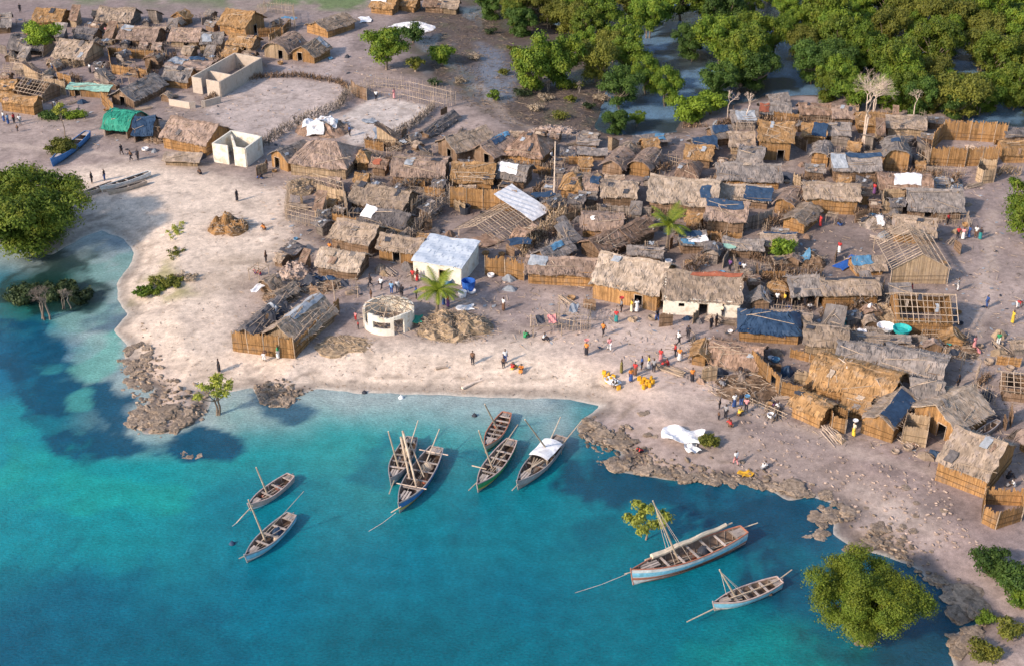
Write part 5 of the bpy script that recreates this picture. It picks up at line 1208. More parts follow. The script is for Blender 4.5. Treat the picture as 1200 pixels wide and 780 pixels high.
heap(1028,262,2.2,1.1,'grey pile of poles and sheets in the small yard', WM['grey'], 80, 1.1, bits=(('sky',-.3,.3,.2,.8),('dark',-.9,-.3,-.2,.4),('white',-.2,.2,-.7,-.2)))
heap(1108,218,2.0,1.1,'grey blue heap of sacks above the broad grey hut', TARP['grey'], 60, 1.2, bits=(('grey',-.6,.3,-.5,.5),('dark',.2,.8,-.3,.5)))
heap(1112,408,2.7,.7,'pile of household goods with teal and dark cloths below the lattice house', WM['brown'], 90, 1.3, bits=(('dark',.1,.5,.0,.6),('teal',-.15,.0,-.2,.3),('pinkc',.7,.82,-.5,.2),('grey',-.8,-.3,-.3,.4)))
heap(1032,372,2.2,1.5,'tan straw and sheet heap left of the lattice house', WM['tan'], 70, 1.3, bits=(('white',-.8,-.4,-.5,.0),))
heap(532,384,3.0,1.5,'long mound of cut brush and straw in front of the centre yard', WM['tan'], 260, 1.45, name='brush_mound', bl=.7)
hut(900,0,902,0,d=3,label='x') if False else None
heap(402,404,2.2,.3,'faint patch of old straw left of the round cream building', WM['tan'], 30, 1.5)
heap(268,268,2.3,1.9,'ochre straw stack standing alone on the upper beach', WM['ochre'], 90, 1.1, name='straw_stack')
hut(506,160,540,138,label='low dark collapsed roof right of the pale courtyard', rm='dark', wm='brown', h=.5, d=2.6, poles=6)
heap(520,175,.1,.1,'x',n=0) if False else None
heap(648,156,2.6,.8,'grey pink rubble mound at the edge of the mud flat', RUBBLE, 50, 1.5, bit='stone', name='rubble_mound')
heap(770,200,1.5,.9,'small grey pile between the back huts', WM['grey'], 30)

# round unfinished cream building
def round_house():
    c = G(455,385); c.y += 1.2; rt = root('round_house', c, 0, 'unfinished round cream building with window openings and bare rafters', 'house'); Rr = 2.75; n = 44; m = MB(); h = 2.15
    for i in range(n):
        a0 = 2 * math.pi * i / n; a1 = 2 * math.pi * (i + 1) / n; am = math.degrees((a0 + a1) / 2) - 270; am = (am + 180) % 360 - 180; h = 2.15 + .10 * math.sin(a0 * 5) + (-.55 if am < -78 or am > 70 else 0) + random.uniform(-.05, .05)
        segs = [(-.4, h)]
        if -30 < am < 6: segs = [(-.4, .75), (1.55, h)]
        elif 20 < am < 44: segs = [(1.8, h)]
        elif -72 < am < -50: segs = [(-.4, .7)]
        elif am > 100 or am < -100: segs = [(-.4, 1.9)]
        for za, zb in segs:
            vs = [(r_ * math.cos(a), r_ * math.sin(a), z) for z in (za, zb) for r_, a in ((Rr, a0), (Rr, a1), (Rr - .22, a1), (Rr - .22, a0))]
            m.add(vs, [(0, 1, 5, 4), (1, 2, 6, 5), (2, 3, 7, 6), (3, 0, 4, 7), (4, 5, 6, 7), (3, 2, 1, 0)], .5)
    m.build('wall', WM['white'], rt); h = 2.1
    for i in range(14):
        a = 2 * math.pi * i / 14 + .1; q = MB(); q.tube((Rr * math.cos(a), Rr * math.sin(a), h - .1), (.25 * math.cos(a) + random.uniform(-.4, .4), .25 * math.sin(a) + random.uniform(-.4, .4), h + random.uniform(.3, .8)), .06, .045, 4); q.build('rafter', WOOD, rt)
    for rr, z in ((1.9, h + .2), (1.1, h + .5)):
        q = MB(); q.path([(rr * math.cos(t * .3), rr * math.sin(t * .3), z) for t in range(22)], .035, .035, 4); q.build('rafter_ring', WOOD, rt)
    q = MB()
    for i in range(50):
        a = random.random() * 6.28; r0 = random.random() * 2.3; q.tube((r0 * math.cos(a), r0 * math.sin(a), .1), (r0 * math.cos(a) + random.gauss(0, .8), r0 * math.sin(a) + random.gauss(0, .8), random.uniform(.1, 1.2)), .05, .04, 4)
    q.build('stored_poles', WOOD, rt)
round_house()
# drying racks
def rack(px, py, L, W, h, rot, label, n=9, hang=()):
    c = G(px, py); rt = root('drying_rack', c, rot, label, 'rack')
    for sx in (-1, 1):
        for sy in (-1, 1):
            m = MB(); m.tube((sx * L / 2, sy * W / 2, -.3), (sx * L / 2, sy * W / 2, h * random.uniform(1, 1.25)), .06, .05, 5); m.build('post', WOOD, rt)
    for sy in (-1, 1): m = MB(); m.tube((-L / 2 - .2, sy * W / 2, h), (L / 2 + .2, sy * W / 2, h + .1), .05, .04, 4); m.build('beam', WOOD, rt)
    m = MB()
    for i in range(n): x = -L / 2 + L * i / (n - 1) + random.uniform(-.1, .1); m.tube((x, -W / 2 - .2, h + .08), (x + random.uniform(-.15, .15), W / 2 + .2, h + .1), .04, .03, 4)
    m.build('slats', WOOD, rt)
    for i, tm in enumerate(hang):
        m = MB(); x = -L / 2 + L * (i + .7) / (len(hang) + .4); m.surf(lambda a, b: (x + (a - .5) * .9, (b - .5) * W * .8, h + .2 + .08 * math.sin(a * 9 + b * 5)), 6, 6, .03); m.build('cloth', TARP[tm], rt)
rack(640,388,3.0,2.2,1.3,.1,'dark wooden rack with a curved plank and pink cloth on the beach',7,('dark','pinkc'))
rack(672,376,3.4,2.4,1.4,-.15,'pole rack with many upright sticks beside the biggest tan hut',12,('grey',))
fence([(655,384),(672,388),(692,386)], 'row of upright sticks below the pole rack', h=1.6, kind='stick', name='stick_fence', gap=.25)
rack(405,345,2.6,2.0,1.2,.2,'white ribbed frame at the end of the slanting straw hut',6,('dark',))
rack(1010,398,3,1.6,.8,.1,'low pole rack left of the teal tub',7,('white',))

# pale pole, hanging details
m = MB(); c = G(649,241); m.tube((0,0,-.4),(.05,.02,8.6),.11,.07,7); tag(m.build('wooden_pole', PALEW, None, c), 'tall pale wooden pole standing above the roofs in the centre', 'pole')
tub(1055,398,1.0,.45,'teal','round teal plastic tub full of cloth below the lattice house',dz=1.0); tub(1037,392,1.0,.4,'white','white tub left of the teal one',dz=.7)
tub(549,340,.8,1.2,'royal','blue barrel standing right of the metal roofed house','barrel','barrel')
tub(525,333,.5,.6,'sky','light blue bucket by the wall of the metal roofed house','bucket','bucket')
tub(542,348,.5,.7,'white','white bucket beside the blue barrel','bucket','bucket')
tub(545,250,.75,1.0,'dark','black water tank in the centre courtyard','water_tank','tank'); tub(565,253,.3,.5,'dark','small dark pot right of the black tank','pot','pot')
sheet(545,362,1.8,1.2,.1,'white','small white sheet on the ground below the blue barrel'); sheet(488,380,1.1,1.6,0,'green','green cloth hanging beside the round cream building',dz=.5)
sheet(428,24,2.0,3.2,.2,'white','pale sheet on the ground beside the topmost gabled hut'); sheet(340,32,1.2,2.6,1.2,'sky','light blue sheet between the roofs by the sand lane',dz=1.5)
sheet(305,345,.9,2.6,-.6,'white','pale board leaning at the left of the junk heap',cat='board',name='board',dz=.8)
sheet(799,514,3.6,2.3,-.35,'white','large white cloth spread on the rocks of the point',cat='cloth',name='white_cloth',bump=.5,lift=.3)
sheet(810,524,1.2,2.4,.1,'white','folded corner of the large white cloth',cat='cloth',name='white_cloth',bump=.4,lift=.15)
sheet(874,556,1.2,.9,.3,'yellow','yellow plastic sheet on the rocky shore')
for i, (x, y) in enumerate([(755,446),(759,449),(763,445),(757,452),(752,449),(761,453),(765,449),(749,445),(754,455)]): jerrycan(x, y, 'yellow', 'yellow jerrycan in the bunch in the middle of the beach crowd', 'yellow jerrycans in the middle of the beach crowd')
for i, (x, y) in enumerate([(709,444),(713,441),(716,446),(711,448),(722,452),(725,456),(708,438),(719,443)]): jerrycan(x, y, 'yellow', 'yellow jerrycan at the left end of the beach crowd', 'yellow jerrycans left of the beach crowd')
sheet(717,449,1.2,1.8,.3,'white','white cloth among the yellow jerrycans',cat='cloth',name='cloth',dz=.2)
for (x, y, ln, rot, lb) in ((556,450,3.0,.62,'short driftwood log at the water line in the middle of the beach'),(518,432,1.3,.2,'thin stick on the pale beach'),(1140,505,3.4,.55,'pale log lying in front of the pale gabled hut')):
    c = G(x, y); m = MB(); m.path([(-ln/2,0,.12),(0,.08,.16),(ln/2,0,.12)],.16,.10,7); m.tube((ln*.2,.05,.15),(ln*.3,.4,.3),.06,.03,4); o = m.build('driftwood_log', PALEW, None, c); o.rotation_euler = (0,0,rot); tag(o, lb, 'log')
# white branch lying on the orange roof
c = G(987,456); o = MB(); o.path([(0,-.6,2.8),(.1,.1,2.9),(-.5,1.0,3.0)],.10,.05,5); o.path([(.1,.1,2.9),(.8,.7,3.0)],.07,.04,5); o.path([(-.2,.5,2.95),(.2,1.2,3.1)],.05,.03,5); tag(o.build('dead_branch', PALEW, None, c), 'bleached forked branch lying on the very long orange brown roof', 'branch')

# ------------------------------------------------------------------ boats on the water
def tarp_cover(rt, hl, B, fb, inv):
    m = MB(); m.surf(lambda a, b: (-hl * .62 + a * hl * .72, (b - .5) * B * .92, fb + .75 - abs(b - .5) ** 2 * .9 + .04 * math.sin(a * 9)), 8, 8, .03); m.build('awning', TARP['white'], rt)
    for x in (-.6, .08):
        for s_ in (-1, 1): q = MB(); q.tube((hl * x, s_ * B * .42, .1), (hl * x, s_ * B * .42, fb + .6), .03, .03, 4); q.build('awning_post', WOOD, rt)
    for k in range(4): q = MB(); q.tube((hl * .05, -.5 + k * .3, fb + .2), (hl * .62, .3 - k * .2, fb + .1), .08, .06, 5); q.build('pole', SAIL, rt)
def net(x0, mat='tan', r=.5):
    def f(rt, hl, B, fb, inv):
        m = MB(); s = random.random() * 9; n = 14; vs = [(hl * x0, 0, fb + .05)]
        for j in (1, 2, 3): vs += [(hl * x0 + r * j / 3 * math.cos(2 * math.pi * i / n) * (1.2 + .2 * math.sin(i + s)), r * j / 3 * math.sin(2 * math.pi * i / n), fb + .05 - (j / 3) ** 2 * .45 + random.uniform(-.05, .05)) for i in range(n)]
        fs = [(0, 1 + i, 1 + (i + 1) % n) for i in range(n)] + [(1 + j * n + i, 1 + (j + 1) * n + i, 1 + (j + 1) * n + (i + 1) % n, 1 + j * n + (i + 1) % n) for j in (0, 1) for i in range(n)]
        m.add(vs, fs, .5); m.build('net_pile', SAIL if mat == 'tan' else TARP[mat], rt)
    return f
def crossbeam(rt, hl, B, fb, inv):
    for x in (-.82, .38): m = MB(); m.tube((hl * x, -B * .62, fb + .12), (hl * x, B * .62, fb + .12), .05, .05, 5); m.build('cross_beam', PALEW, rt)
    net(-.45, 'tan', .6)(rt, hl, B, fb, inv)
boat((742,672),(872,622),'largest sailing dhow, white and sky blue with rust gunwale, moored lower right', B=2.15, fb=1.15, paint='sky', low='rust', gun='rust', hullm=PAINT['white'], mast=(795,655,765,586,4), yard=[((756,656),(858,612),1.35,1.75,.10,True)], sprit=[((862,621),(888,612),.8,1.0),((752,666),(732,672),1.05,1.1)], thw=7, extra=net(-.25,'dark',.5), aft=.5)
boat((838,708),(914,680),'small blue and white dhow in the lower right, below the largest one', B=1.6, fb=.6, paint='sky', low='white', gun='pinkw', mast=(857,692,843,667,3), yard=[((848,703),(910,680),.7,.85,.06,False)], sprit=[((838,712),(805,728),.6,.7),((908,682),(928,667),.6,.8)], thw=6)
boat((468,592),(512,525),'blue, white and yellow dhow in the middle with crossed poles, right one of the pair', B=2.3, fb=.8, paint='blue', low='yellow', gun='grey', yard=[((472,505),(488,570),1.6,1.0,.12,True),((478,512),(497,558),1.3,1.0,.08,False)], sprit=[((500,540),(515,502),.9,2.2),((470,593),(458,600),.8,.3)], extra=crossbeam)
boat((458,562),(483,513),'grey dhow with furled sails, left one of the pair in the middle', B=1.9, fb=.7, paint='grey', low='white', gun='grey', mast=(468,548,455,505,0), yard=[((470,512),(480,560),1.3,.9,.14,True)], sprit=[((478,530),(490,492),.9,2.0),((462,562),(456,578),.7,.6)], extra=net(-.5,'tan',.5))
boat((560,569),(600,516),'green and yellow dhow with a grey fore post, middle of the centre trio', B=1.9, fb=.7, paint='green', low='yellow', gun='pinkw', mast=(573,546,561,504,0), yard=[((576,541),(607,497),.9,1.6,.07,False)], sprit=[((568,556),(549,574),.8,.8),((553,545),(570,549),.9,.9)])
boat((569,524),(594,484),'small brown dhow, topmost of the centre trio', B=1.7, fb=.6, paint=None, low='green', gun='rust', mast=(574,499,568,473,0), thw=7)
boat((607,566),(658,512),'grey dhow with a white awning, right of the centre trio', B=2.1, fb=.7, paint='grey', low=None, gun='grey', mast=(625,522,615,491,0), sprit=[((614,560),(600,574),.7,.7),((645,515),(657,488),.8,1.6),((655,525),(682,492),.6,2.0)], extra=tarp_cover, thw=4)
boat((293,592),(341,557),'small pinkish dhow at the left, upper of two', B=1.55, fb=.55, paint='pinkw', low='white', gun='pinkw', mast=(311,577,300,547,0), sprit=[((296,592),(277,612),.6,.1)], thw=4)
boat((289,652),(342,603),'small blue and white dhow at the left, lower of two', B=1.8, fb=.6, paint='sky', low='white', gun='grey', mast=(309,632,291,585,0), yard=[((308,627),(356,575),.9,1.8,.03,False)], sprit=[((293,648),(280,654),.6,.6)], thw=5, extra=net(-.35,'blue',.55))
boat((62,196),(104,162),'long blue hull drawn up on the beach top left', B=1.6, fb=.75, paint='blue', low=None, gun='blue', hullm=PAINT['blue'], ground=True, thw=6, name='beached_boat')
boat((120,226),(176,207),'narrow white canoe on the sand right of the big left tree', B=1.1, fb=.5, paint='white', low=None, gun='white', hullm=PAINT['tan'], ground=True, thw=5, name='beached_canoe')
boat((96,232),(132,218),'narrow brown canoe partly hidden behind the big left tree', B=.9, fb=.4, paint=None, gun='tan', low=None, ground=True, thw=3, name='beached_canoe')
boat((128,229),(172,216),'tan canoe lying just below the narrow white canoe', B=.8, fb=.35, paint=None, gun='tan', low=None, hullm=PAINT['tan'], ground=True, thw=3, name='beached_canoe')
boat((1139,518),(1169,499),'grey dugout canoe in front of the pale gabled hut', B=.9, fb=.45, paint=None, gun='grey', low=None, ground=True, thw=2, name='beached_canoe')
# mooring lines, buoys
def rope(a, b, lb, z=.03):
    p = P(*a, .9); q = P(*b, z); m = MB(); m.path([p, p.lerp(q, .5) - Vector((0, 0, .12)), q], .014, .014, 4, .9); tag(m.build('mooring_rope', PALEW), lb, 'rope')
rope((735,672),(674,694),'pale mooring rope running left from the largest dhow'); rope((464,600),(432,622),'mooring rope of the blue and yellow dhow'); rope((284,604),(272,616),'mooring rope of the upper left dhow')
for (x, y, cm, lb) in ((272,637,'blue','dark blue buoy left of the small blue and white dhow'),(556,487,'dark','small dark float left of the topmost brown dhow'),(470,466,'white','small white float near the beach'),(427,460,'dark','dark float at the water line near the beach')):
    p = P(x, y, 0); m = MB(); lathe(m, [(.05, -.2), (.22, -.1), (.28, .05), (.18, .2), (.05, .26)], 10); m.tube((0, 0, .25), (0, 0, .4), .04, .04, 5, .5); tag(m.build('buoy', TARP[cm], None, p), lb, 'buoy')
def shallow_shape(px, py, w_, l_, lb):
    sheet(px, py, w_, l_, .5, 'dark', lb)

# ------------------------------------------------------------------ rocks
RG = 'rocks of the shore'
rocks(188,490,36,15,50,.3,.85,'brown coral rock in the cluster on the left point','rocks of the left point',.8)
rocks(163,432,16,34,34,.25,.6,'brown rock scattered along the left shore edge','rocks along the left shore edge',.7)
rocks(224,534,13,6,12,.35,.7,'dark rock of the islet off the left point','rocks of the small islet',.9)
rocks(329,463,24,12,30,.25,.6,'pale brown rock of the outcrop left on the beach','rocks of the beach outcrop',.7)
for (x0, y0, x1, y1, n, w_) in ((686,498,735,526,22,8),(712,545,800,560,20,5),(800,560,905,571,26,5),(905,571,945,580,9,5),(962,582,1000,606,9,6)):
    for i in range(n):
        t = random.random(); rock(x0 + (x1 - x0) * t + random.uniform(-4, 4), y0 + (y1 - y0) * t + random.uniform(-w_, w_ * .4), random.uniform(.3, .8), 'jagged brown rock along the edge of the point below the white cloth', 'rocks along the edge of the point', .85)
rocks(740,500,38,22,8,.2,.5,'small loose stone on the rocky point','loose stones of the rocky point',.7)
rocks(952,622,18,16,16,.35,.8,'rock standing in the blue water left of the rocky bank','rocks in the water by the bank',.8)
rocks(970,604,12,6,6,.4,.8,'small rock in the water nearest the point','small rocks nearest the point',.8)
for (x, y, s, lb) in ((1132,702,1.25,'large pale slab at the inlet, right of the big foreground tree'),(1116,690,.9,'slanted slab just left of the large pale slab'),(1148,714,1.1,'broad flat slab right of the large pale slab'),(1098,680,.8,'long rock ledge at the head of the inlet'),(1126,720,.9,'block standing at the waterside of the inlet'),(1004,642,1.0,'flat ledge rock above the big foreground tree'),(930,570,1.2,'long angular slab at the tip of the point')):
    rock(x, y, s, lb, None, .55)
rocks(1130,750,14,16,14,.4,.9,'brown rock on the lower right bank of the inlet','rocks of the lower right bank',.7)
rocks(1035,628,40,16,12,.3,.6,'broken slab on the rocky bank above the foreground tree','broken slabs of the rocky bank',.6)
rocks(1060,600,60,30,6,.2,.4,'small stone on the rubble slope below the huts','small stones of the rubble slope',.6)
rocks(655,100,40,6,0,.5,1,'','')
rock(638,97,1.5,'pale boulder at the foot of the mangroves',None,.9)
# loose stones and litter: uncountable
def litter(n, name, label, mat, poly, s0, s1, kind, flat=.6):
    Q = [(x, y) for x, y in poly]; x0 = min(q[0] for q in Q); x1 = max(q[0] for q in Q); y0 = min(q[1] for q in Q); y1 = max(q[1] for q in Q); A = np.array(Q, float); m = MB(); k = 0
    pxs = RNG.uniform(x0, x1, n * 4); pys = RNG.uniform(y0, y1, n * 4); ins = sdf(A, pxs, pys) > 0
    for x, y in zip(pxs[ins][:n], pys[ins][:n]):
        p = G(x, y); s = s0 + (s1 - s0) * random.random() ** 2.2 * 1.35
        if p.z < (-.35 if mat is ROCK else .02): continue
        if mat is ROCK and random.random() > ROCKm[min(len(GY) - 1, int(np.searchsorted(GY, p.y))), min(len(GX) - 1, int(np.searchsorted(GX, p.x)))] * 1.2 + .06: continue
        if kind == 'stone':
            M_ = Matrix.Translation((p.x, p.y, gz(p.x, p.y) + s * .15)) @ Matrix.Rotation(random.random() * 6, 4, Vector((random.random(), random.random(), 2)))
            m.add([M_ @ Vector((math.cos(a) * s * r_, math.sin(a) * s * r_, z * s * flat)) for z, r_ in ((-.5, .9), (.3, 1), (.6, .5)) for a in (0, 1.2, 2.6, 3.7, 5)], [(0,1,6,5),(1,2,7,6),(2,3,8,7),(3,4,9,8),(4,0,5,9),(5,6,11,10),(6,7,12,11),(7,8,13,12),(8,9,14,13),(9,5,10,14),(10,11,12,13,14)])
        elif kind == 'stick':
            a = random.random() * 6.3; v = Vector((math.cos(a), math.sin(a), random.uniform(-.02, .15))) * s; z = gz(p.x, p.y) + .05; m.tube((p.x, p.y, z), (p.x + v.x, p.y + v.y, z + v.z), .035, .02, 3)
        else:
            z = gz(p.x, p.y) + .06; a = random.random() * 6.3; d1 = Vector((math.cos(a), math.sin(a), .15)) * s; d2 = Vector((-math.sin(a), math.cos(a), .1)) * s * .6; p = Vector((p.x, p.y, z)); m.quad(p - d1, p + d2, p + d1, p - d2)
    o = m.build(name, mat); tag(o, label, None, None, 'stuff')
VIL = [(240,60),(440,60),(560,150),(700,170),(900,120),(1200,140),(1200,560),(1060,540),(860,480),(700,410),(480,400),(330,330),(300,200),(0,160),(0,60)]
litter(4200,'ground_litter','scattered sticks and straw on the village ground',WOOD,VIL,.25,.9,'stick')
litter(1400,'loose_stones','small stones and rubble on the village ground',RUBBLE,VIL,.06,.2,'stone')
litter(700,'pale_rags','pale scraps and rags lying between the huts',TARP['grey'],VIL,.12,.35,'flake')
litter(150,'dark_rags','dark scraps lying between the huts',TARP['dark'],VIL,.12,.4,'flake')
litter(90,'blue_rags','blue scraps lying between the huts',TARP['blue'],VIL,.12,.35,'flake')
litter(2600,'shore_stones','small stones of the rocky shore',ROCK,[(684,495),(706,476),(735,492),(770,525),(900,545),(960,570),(1060,615),(1130,670),(1160,700),(1130,720),(1060,660),(985,610),(900,566),(780,558),(700,545),(678,505)],.10,.30,'stone')
litter(700,'point_stones','small jagged stones of the left point',ROCK,[(140,385),(170,375),(200,440),(245,450),(245,490),(180,520),(140,505),(135,440)],.10,.32,'stone')
litter(260,'outcrop_stones','small jagged stones of the beach outcrop',ROCK,[(298,450),(325,436),(352,444),(368,458),(335,480),(305,478)],.10,.28,'stone')
litter(500,'beach_debris','dark bits and weed on the pale beach',WOOD,[(110,230),(250,220),(340,300),(290,400),(700,430),(720,470),(300,450),(150,460),(150,300)],.1,.4,'stick')
litter(2600,'mud_sticks','dead sticks and mangrove roots on the mud flat',BARK,[(480,20),(560,10),(640,90),(720,100),(735,160),(600,150),(520,110)],.2,1.0,'stick')
litter(420,'slope_rubble','broken coral rubble below the shore huts',RUBBLE,[(870,480),(1000,530),(1100,560),(1150,640),(1080,650),(960,580),(860,545)],.06,.2,'stone')

# --- more fences and yard clutter, seen between the huts
for pts, wm_n, kd, h_, lb in (
 ([(700,250),(762,254)],'grey','reed',1.2,'low grey reed screen above the coconut palm in the centre'),
 ([(838,272),(800,276)],'brown','bush',1.3,'brown brush fence right of the coconut palm'),
 ([(900,314),(930,328),(962,326)],'brown','bush',1.4,'dark brush fence round the green bush'),
 ([(1080,212),(1092,206),(1132,207)],'grey','stick',1.5,'thin stakes above the broad grey hut'),
 ([(660,246),(640,258),(648,236)],'tan','bush',1.7,'tan brush piled at the foot of the pale pole'),
 ([(586,196),(625,200),(656,206)],'grey','bush',1.1,'low grey brush line left of the pale pole'),
 ([(428,168),(456,178),(470,176)],'brown','bush',1.2,'brown brush fence above the scrappy shelter'),
 ([(56,78),(86,80),(104,72)],'tan','bush',1.3,'tan brush fence in front of the open fronted top left hut'),
 ([(0,90),(34,90),(52,96)],'brown','stick',1.5,'stick fence above the pole roof frame at the left edge'),
 ([(150,66),(186,64),(196,70)],'grey','stick',1.4,'stick fence right of the sheeted tan hut'),
 ([(245,58),(262,68),(255,82)],'brown','bush',1.2,'brown brush heap fence left of the terracotta hut'),
 ([(1000,362),(1040,352),(1046,364)],'grey','bush',1.2,'grey brush line above the teal tub'),
 ([(1078,396),(1118,396),(1134,404)],'grey','stick',1.3,'stick fence below the lattice roofed house'),
 ([(962,414),(978,436)],'grey','stick',1.5,'short stick fence right of the tan hut by the lane'),
 ([(700,302),(736,312)],'brown','bush',1.2,'brown brush line left of the low dark grey roof'),
 ([(1098,262),(1132,262),(1136,272)],'grey','stick',1.6,'pole pen right of the sagging tan roof'),
 ([(470,226),(500,216),(524,222)],'grey','bush',1.6,'grey brush line right of the broad tan hut'),
 ([(660,262),(700,250)],'tan','reed',1.2,'tan reed screen above the pink brown roof'),
 ([(930,170),(945,178)],'brown','reed',1.5,'brown screen at the head of the lane'),
 ([(1000,172),(1034,170)],'brown','bush',1.2,'dark brush line behind the blue ridged hut'),
 ([(1072,190),(1086,200),(1084,178)],'tan','stick',2.0,'leaning stakes left of the right hand enclosure'),
 ([(800,150),(838,150),(860,144)],'brown','bush',.9,'low brown brush line below the lime mangrove'),
 ([(930,142),(1000,146),(1040,154),(1100,150)],'brown','stick',1.2,'long stick line at the foot of the back mangroves'),
 ([(872,470),(900,482),(922,492)],'brown','stick',.9,'leaning sticks below the log stack'),
 ([(1128,470),(1142,462),(1166,476)],'grey','stick',1.6,'dark poles behind the pale gabled hut'),
 ([(560,182),(586,190)],'brown','bush',1.2,'brown brush between the tarpaulin ridge hut and the broad brown hut')):
    fence(pts, lb, h=h_, wm=wm_n, kind=kd, name={'bush': 'brush_fence', 'stick': 'stick_fence', 'reed': 'reed_fence'}[kd], gap=.3)
# --- small shelters, frames and screens that fill the gaps between the huts
def fillers():
    n0 = len(HUTS); F = []
    def proto(fn, lb, ct, gp):
        o = fn(); k = HUTS[-1] if len(HUTS) > n0 + len([f for f in F if f[4]]) else None; F.append([o, lb, ct, gp, k is not None, (k[2], k[3]) if k else (1.3, .5)])
    sp = [('grey','brown','gable'),('brown','brown','round'),('tan','grey','gable'),('dark','brown','flat'),('grey','grey','shed'),('tan','brown','round'),('ochre','ochre','gable'),('brown','tan','shed'),('pink','brown','gable'),('dark','grey','round')]
    pos = [(452,228,474,230),(640,214,656,216),(760,262,784,264),(818,226,836,226),(842,318,862,316),(946,206,962,206),(586,232,604,234),(905,262,918,262),(690,224,702,226),(988,224,1004,224)]
    for (rm, wm, st), q in zip(sp, pos):
        o = hut(*q, 9, 'tmp', d=random.uniform(1.8, 3.0), rm=rm, wm=wm, style=st, h=random.uniform(1.1, 1.5), poles=random.randint(2, 7), over=.3, name='small_shelter', cat='shelter')
        k = HUTS[-1]; F.append([o, 'small makeshift shelter squeezed in between larger huts', 'shelter', 'small shelters between the huts', (k[2], k[3])])
    for i in range(6):
        pts = [(700 + i * 9, 220), (700 + i * 9 + (22, 34, 28, 40, 26, 30)[i], 222 + (0, 3, -2, 2, 4, 0)[i])]; o = fence(pts, 'tmp', h=(1.4, 1.2, 1.5, 1.3, 1.1, 1.4)[i], wm=('grey', 'brown', 'tan', 'brown', 'grey', 'ochre')[i], kind=('reed', 'bush', 'stick', 'bush', 'stick', 'reed')[i], name='yard_fence', gap=.25)
        F.append([o, 'short makeshift fence between two yards', 'fence', 'yard fences between the huts', ((1.0, 1.6, 1.3, 1.9, 1.2, 1.4)[i], .3)])
    for i in range(3):
        rack(720 + 20 * i, 216, 2.0, 1.5, 1.3, 0, 'tmp', 6, ((), ('grey',), ('dark',))[i]); o = [q for q in COL.objects if q.name.startswith('drying_rack') and q.get('label') == 'tmp'][-1]
        F.append([o, 'small open pole rack standing between the huts', 'rack', 'pole racks between the huts', (1.1, .9)])
    return F
FP = fillers(); HUTS[:] = HUTS[:-10]
def rdist(p, h_):
    c, s = math.cos(-h_[4]), math.sin(-h_[4]); x, y = p[0] - h_[0], p[1] - h_[1]; a = abs(x * c - y * s) - h_[2]; b = abs(x * s + y * c) - h_[3]
    return math.hypot(max(a, 0), max(b, 0)) + min(max(a, b), 0)
ZF = [([(440,172),(640,160),(800,182),(880,128),(1110,142),(1120,200),(1112,262),(1050,300),(1046,345),(1128,398),(1112,462),(1060,470),(1000,425),(940,424),(870,380),(880,330),(790,300),(600,300),(480,300),(400,300),(366,262),(400,205)], 210),
      ([(0,20),(330,22),(318,84),(230,82),(204,118),(140,130),(60,100),(0,96)], 80), ([(300,300),(400,290),(420,330),(360,395),(300,395)], 6), ([(1130,440),(1200,400),(1200,580),(1170,560),(1160,480)], 4)]
AV = [[(262,92),(410,92),(405,140),(330,172),(240,130)],[(395,136),(440,108),(512,122),(500,150),(455,168),(405,172)],[(505,305),(496,268),(540,244),(612,246),(605,300),(560,330)],[(384,18),(420,14),(408,90),(318,84),(320,74)],
      [(948,266),(1046,262),(1004,345),(930,318)],[(903,180),(942,160),(948,205),(925,226),(903,216)],[(440,300),(480,300),(490,380),(430,380)],[(1096,170),(1172,172),(1168,196),(1090,196)]]
AVn = [np.array(a, float) for a in AV]; usedf = set(); nn_ = 0
for zp, cnt_ in ZF:
    za = np.array(zp, float); k = 0; tr = 0; x0, y0 = za.min(0); x1, y1 = za.max(0)
    while k < cnt_ and tr < 6500:
        tr += 1; x = random.uniform(x0, x1); y = random.uniform(y0, y1); X1 = np.array([x]); Y1 = np.array([y])
        if sdf(za, X1, Y1)[0] < 0 or any(sdf(a, X1, Y1)[0] > -3 for a in AVn): continue
        i = random.randrange(len(FP)); o, lb, ct, gp, (hx, hy) = FP[i]; p = G(x, y); s = random.uniform(.6, 1.15); near = sorted((rdist(p, h_), j) for j, h_ in enumerate(HUTS))
        if near[0][0] < min(hy, 1.2) * s * .8 + .12: continue
        rot = HUTS[near[0][1]][4] + random.uniform(-.2, .2) + random.choice((0, 0, 0, math.pi / 2)); nb_ = (p.x, p.y, hx * s, hy * s, rot)
        ok = True
        for e in ((hx * s, 0), (-hx * s, 0), (0, hy * s), (0, -hy * s)):
            q = (p.x + e[0] * math.cos(rot) - e[1] * math.sin(rot), p.y + e[0] * math.sin(rot) + e[1] * math.cos(rot))
            if any(rdist(q, HUTS[j]) < .12 for _, j in near[:5]): ok = False
        if not ok: continue
        if i in usedf: o = copy_tree(o)
        usedf.add(i); o.location = (p.x, p.y, gz(p.x, p.y)); o.rotation_euler.z = rot; o.scale = (s, s, s); tag(o, lb, ct, gp); HUTS.append(nb_); k += 1
    nn_ += k
print('FILLERS', nn_)
for i, f in enumerate(FP):
    if i not in usedf:
        for ch in list(f[0].children_recursive): bpy.data.objects.remove(ch)
        bpy.data.objects.remove(f[0])
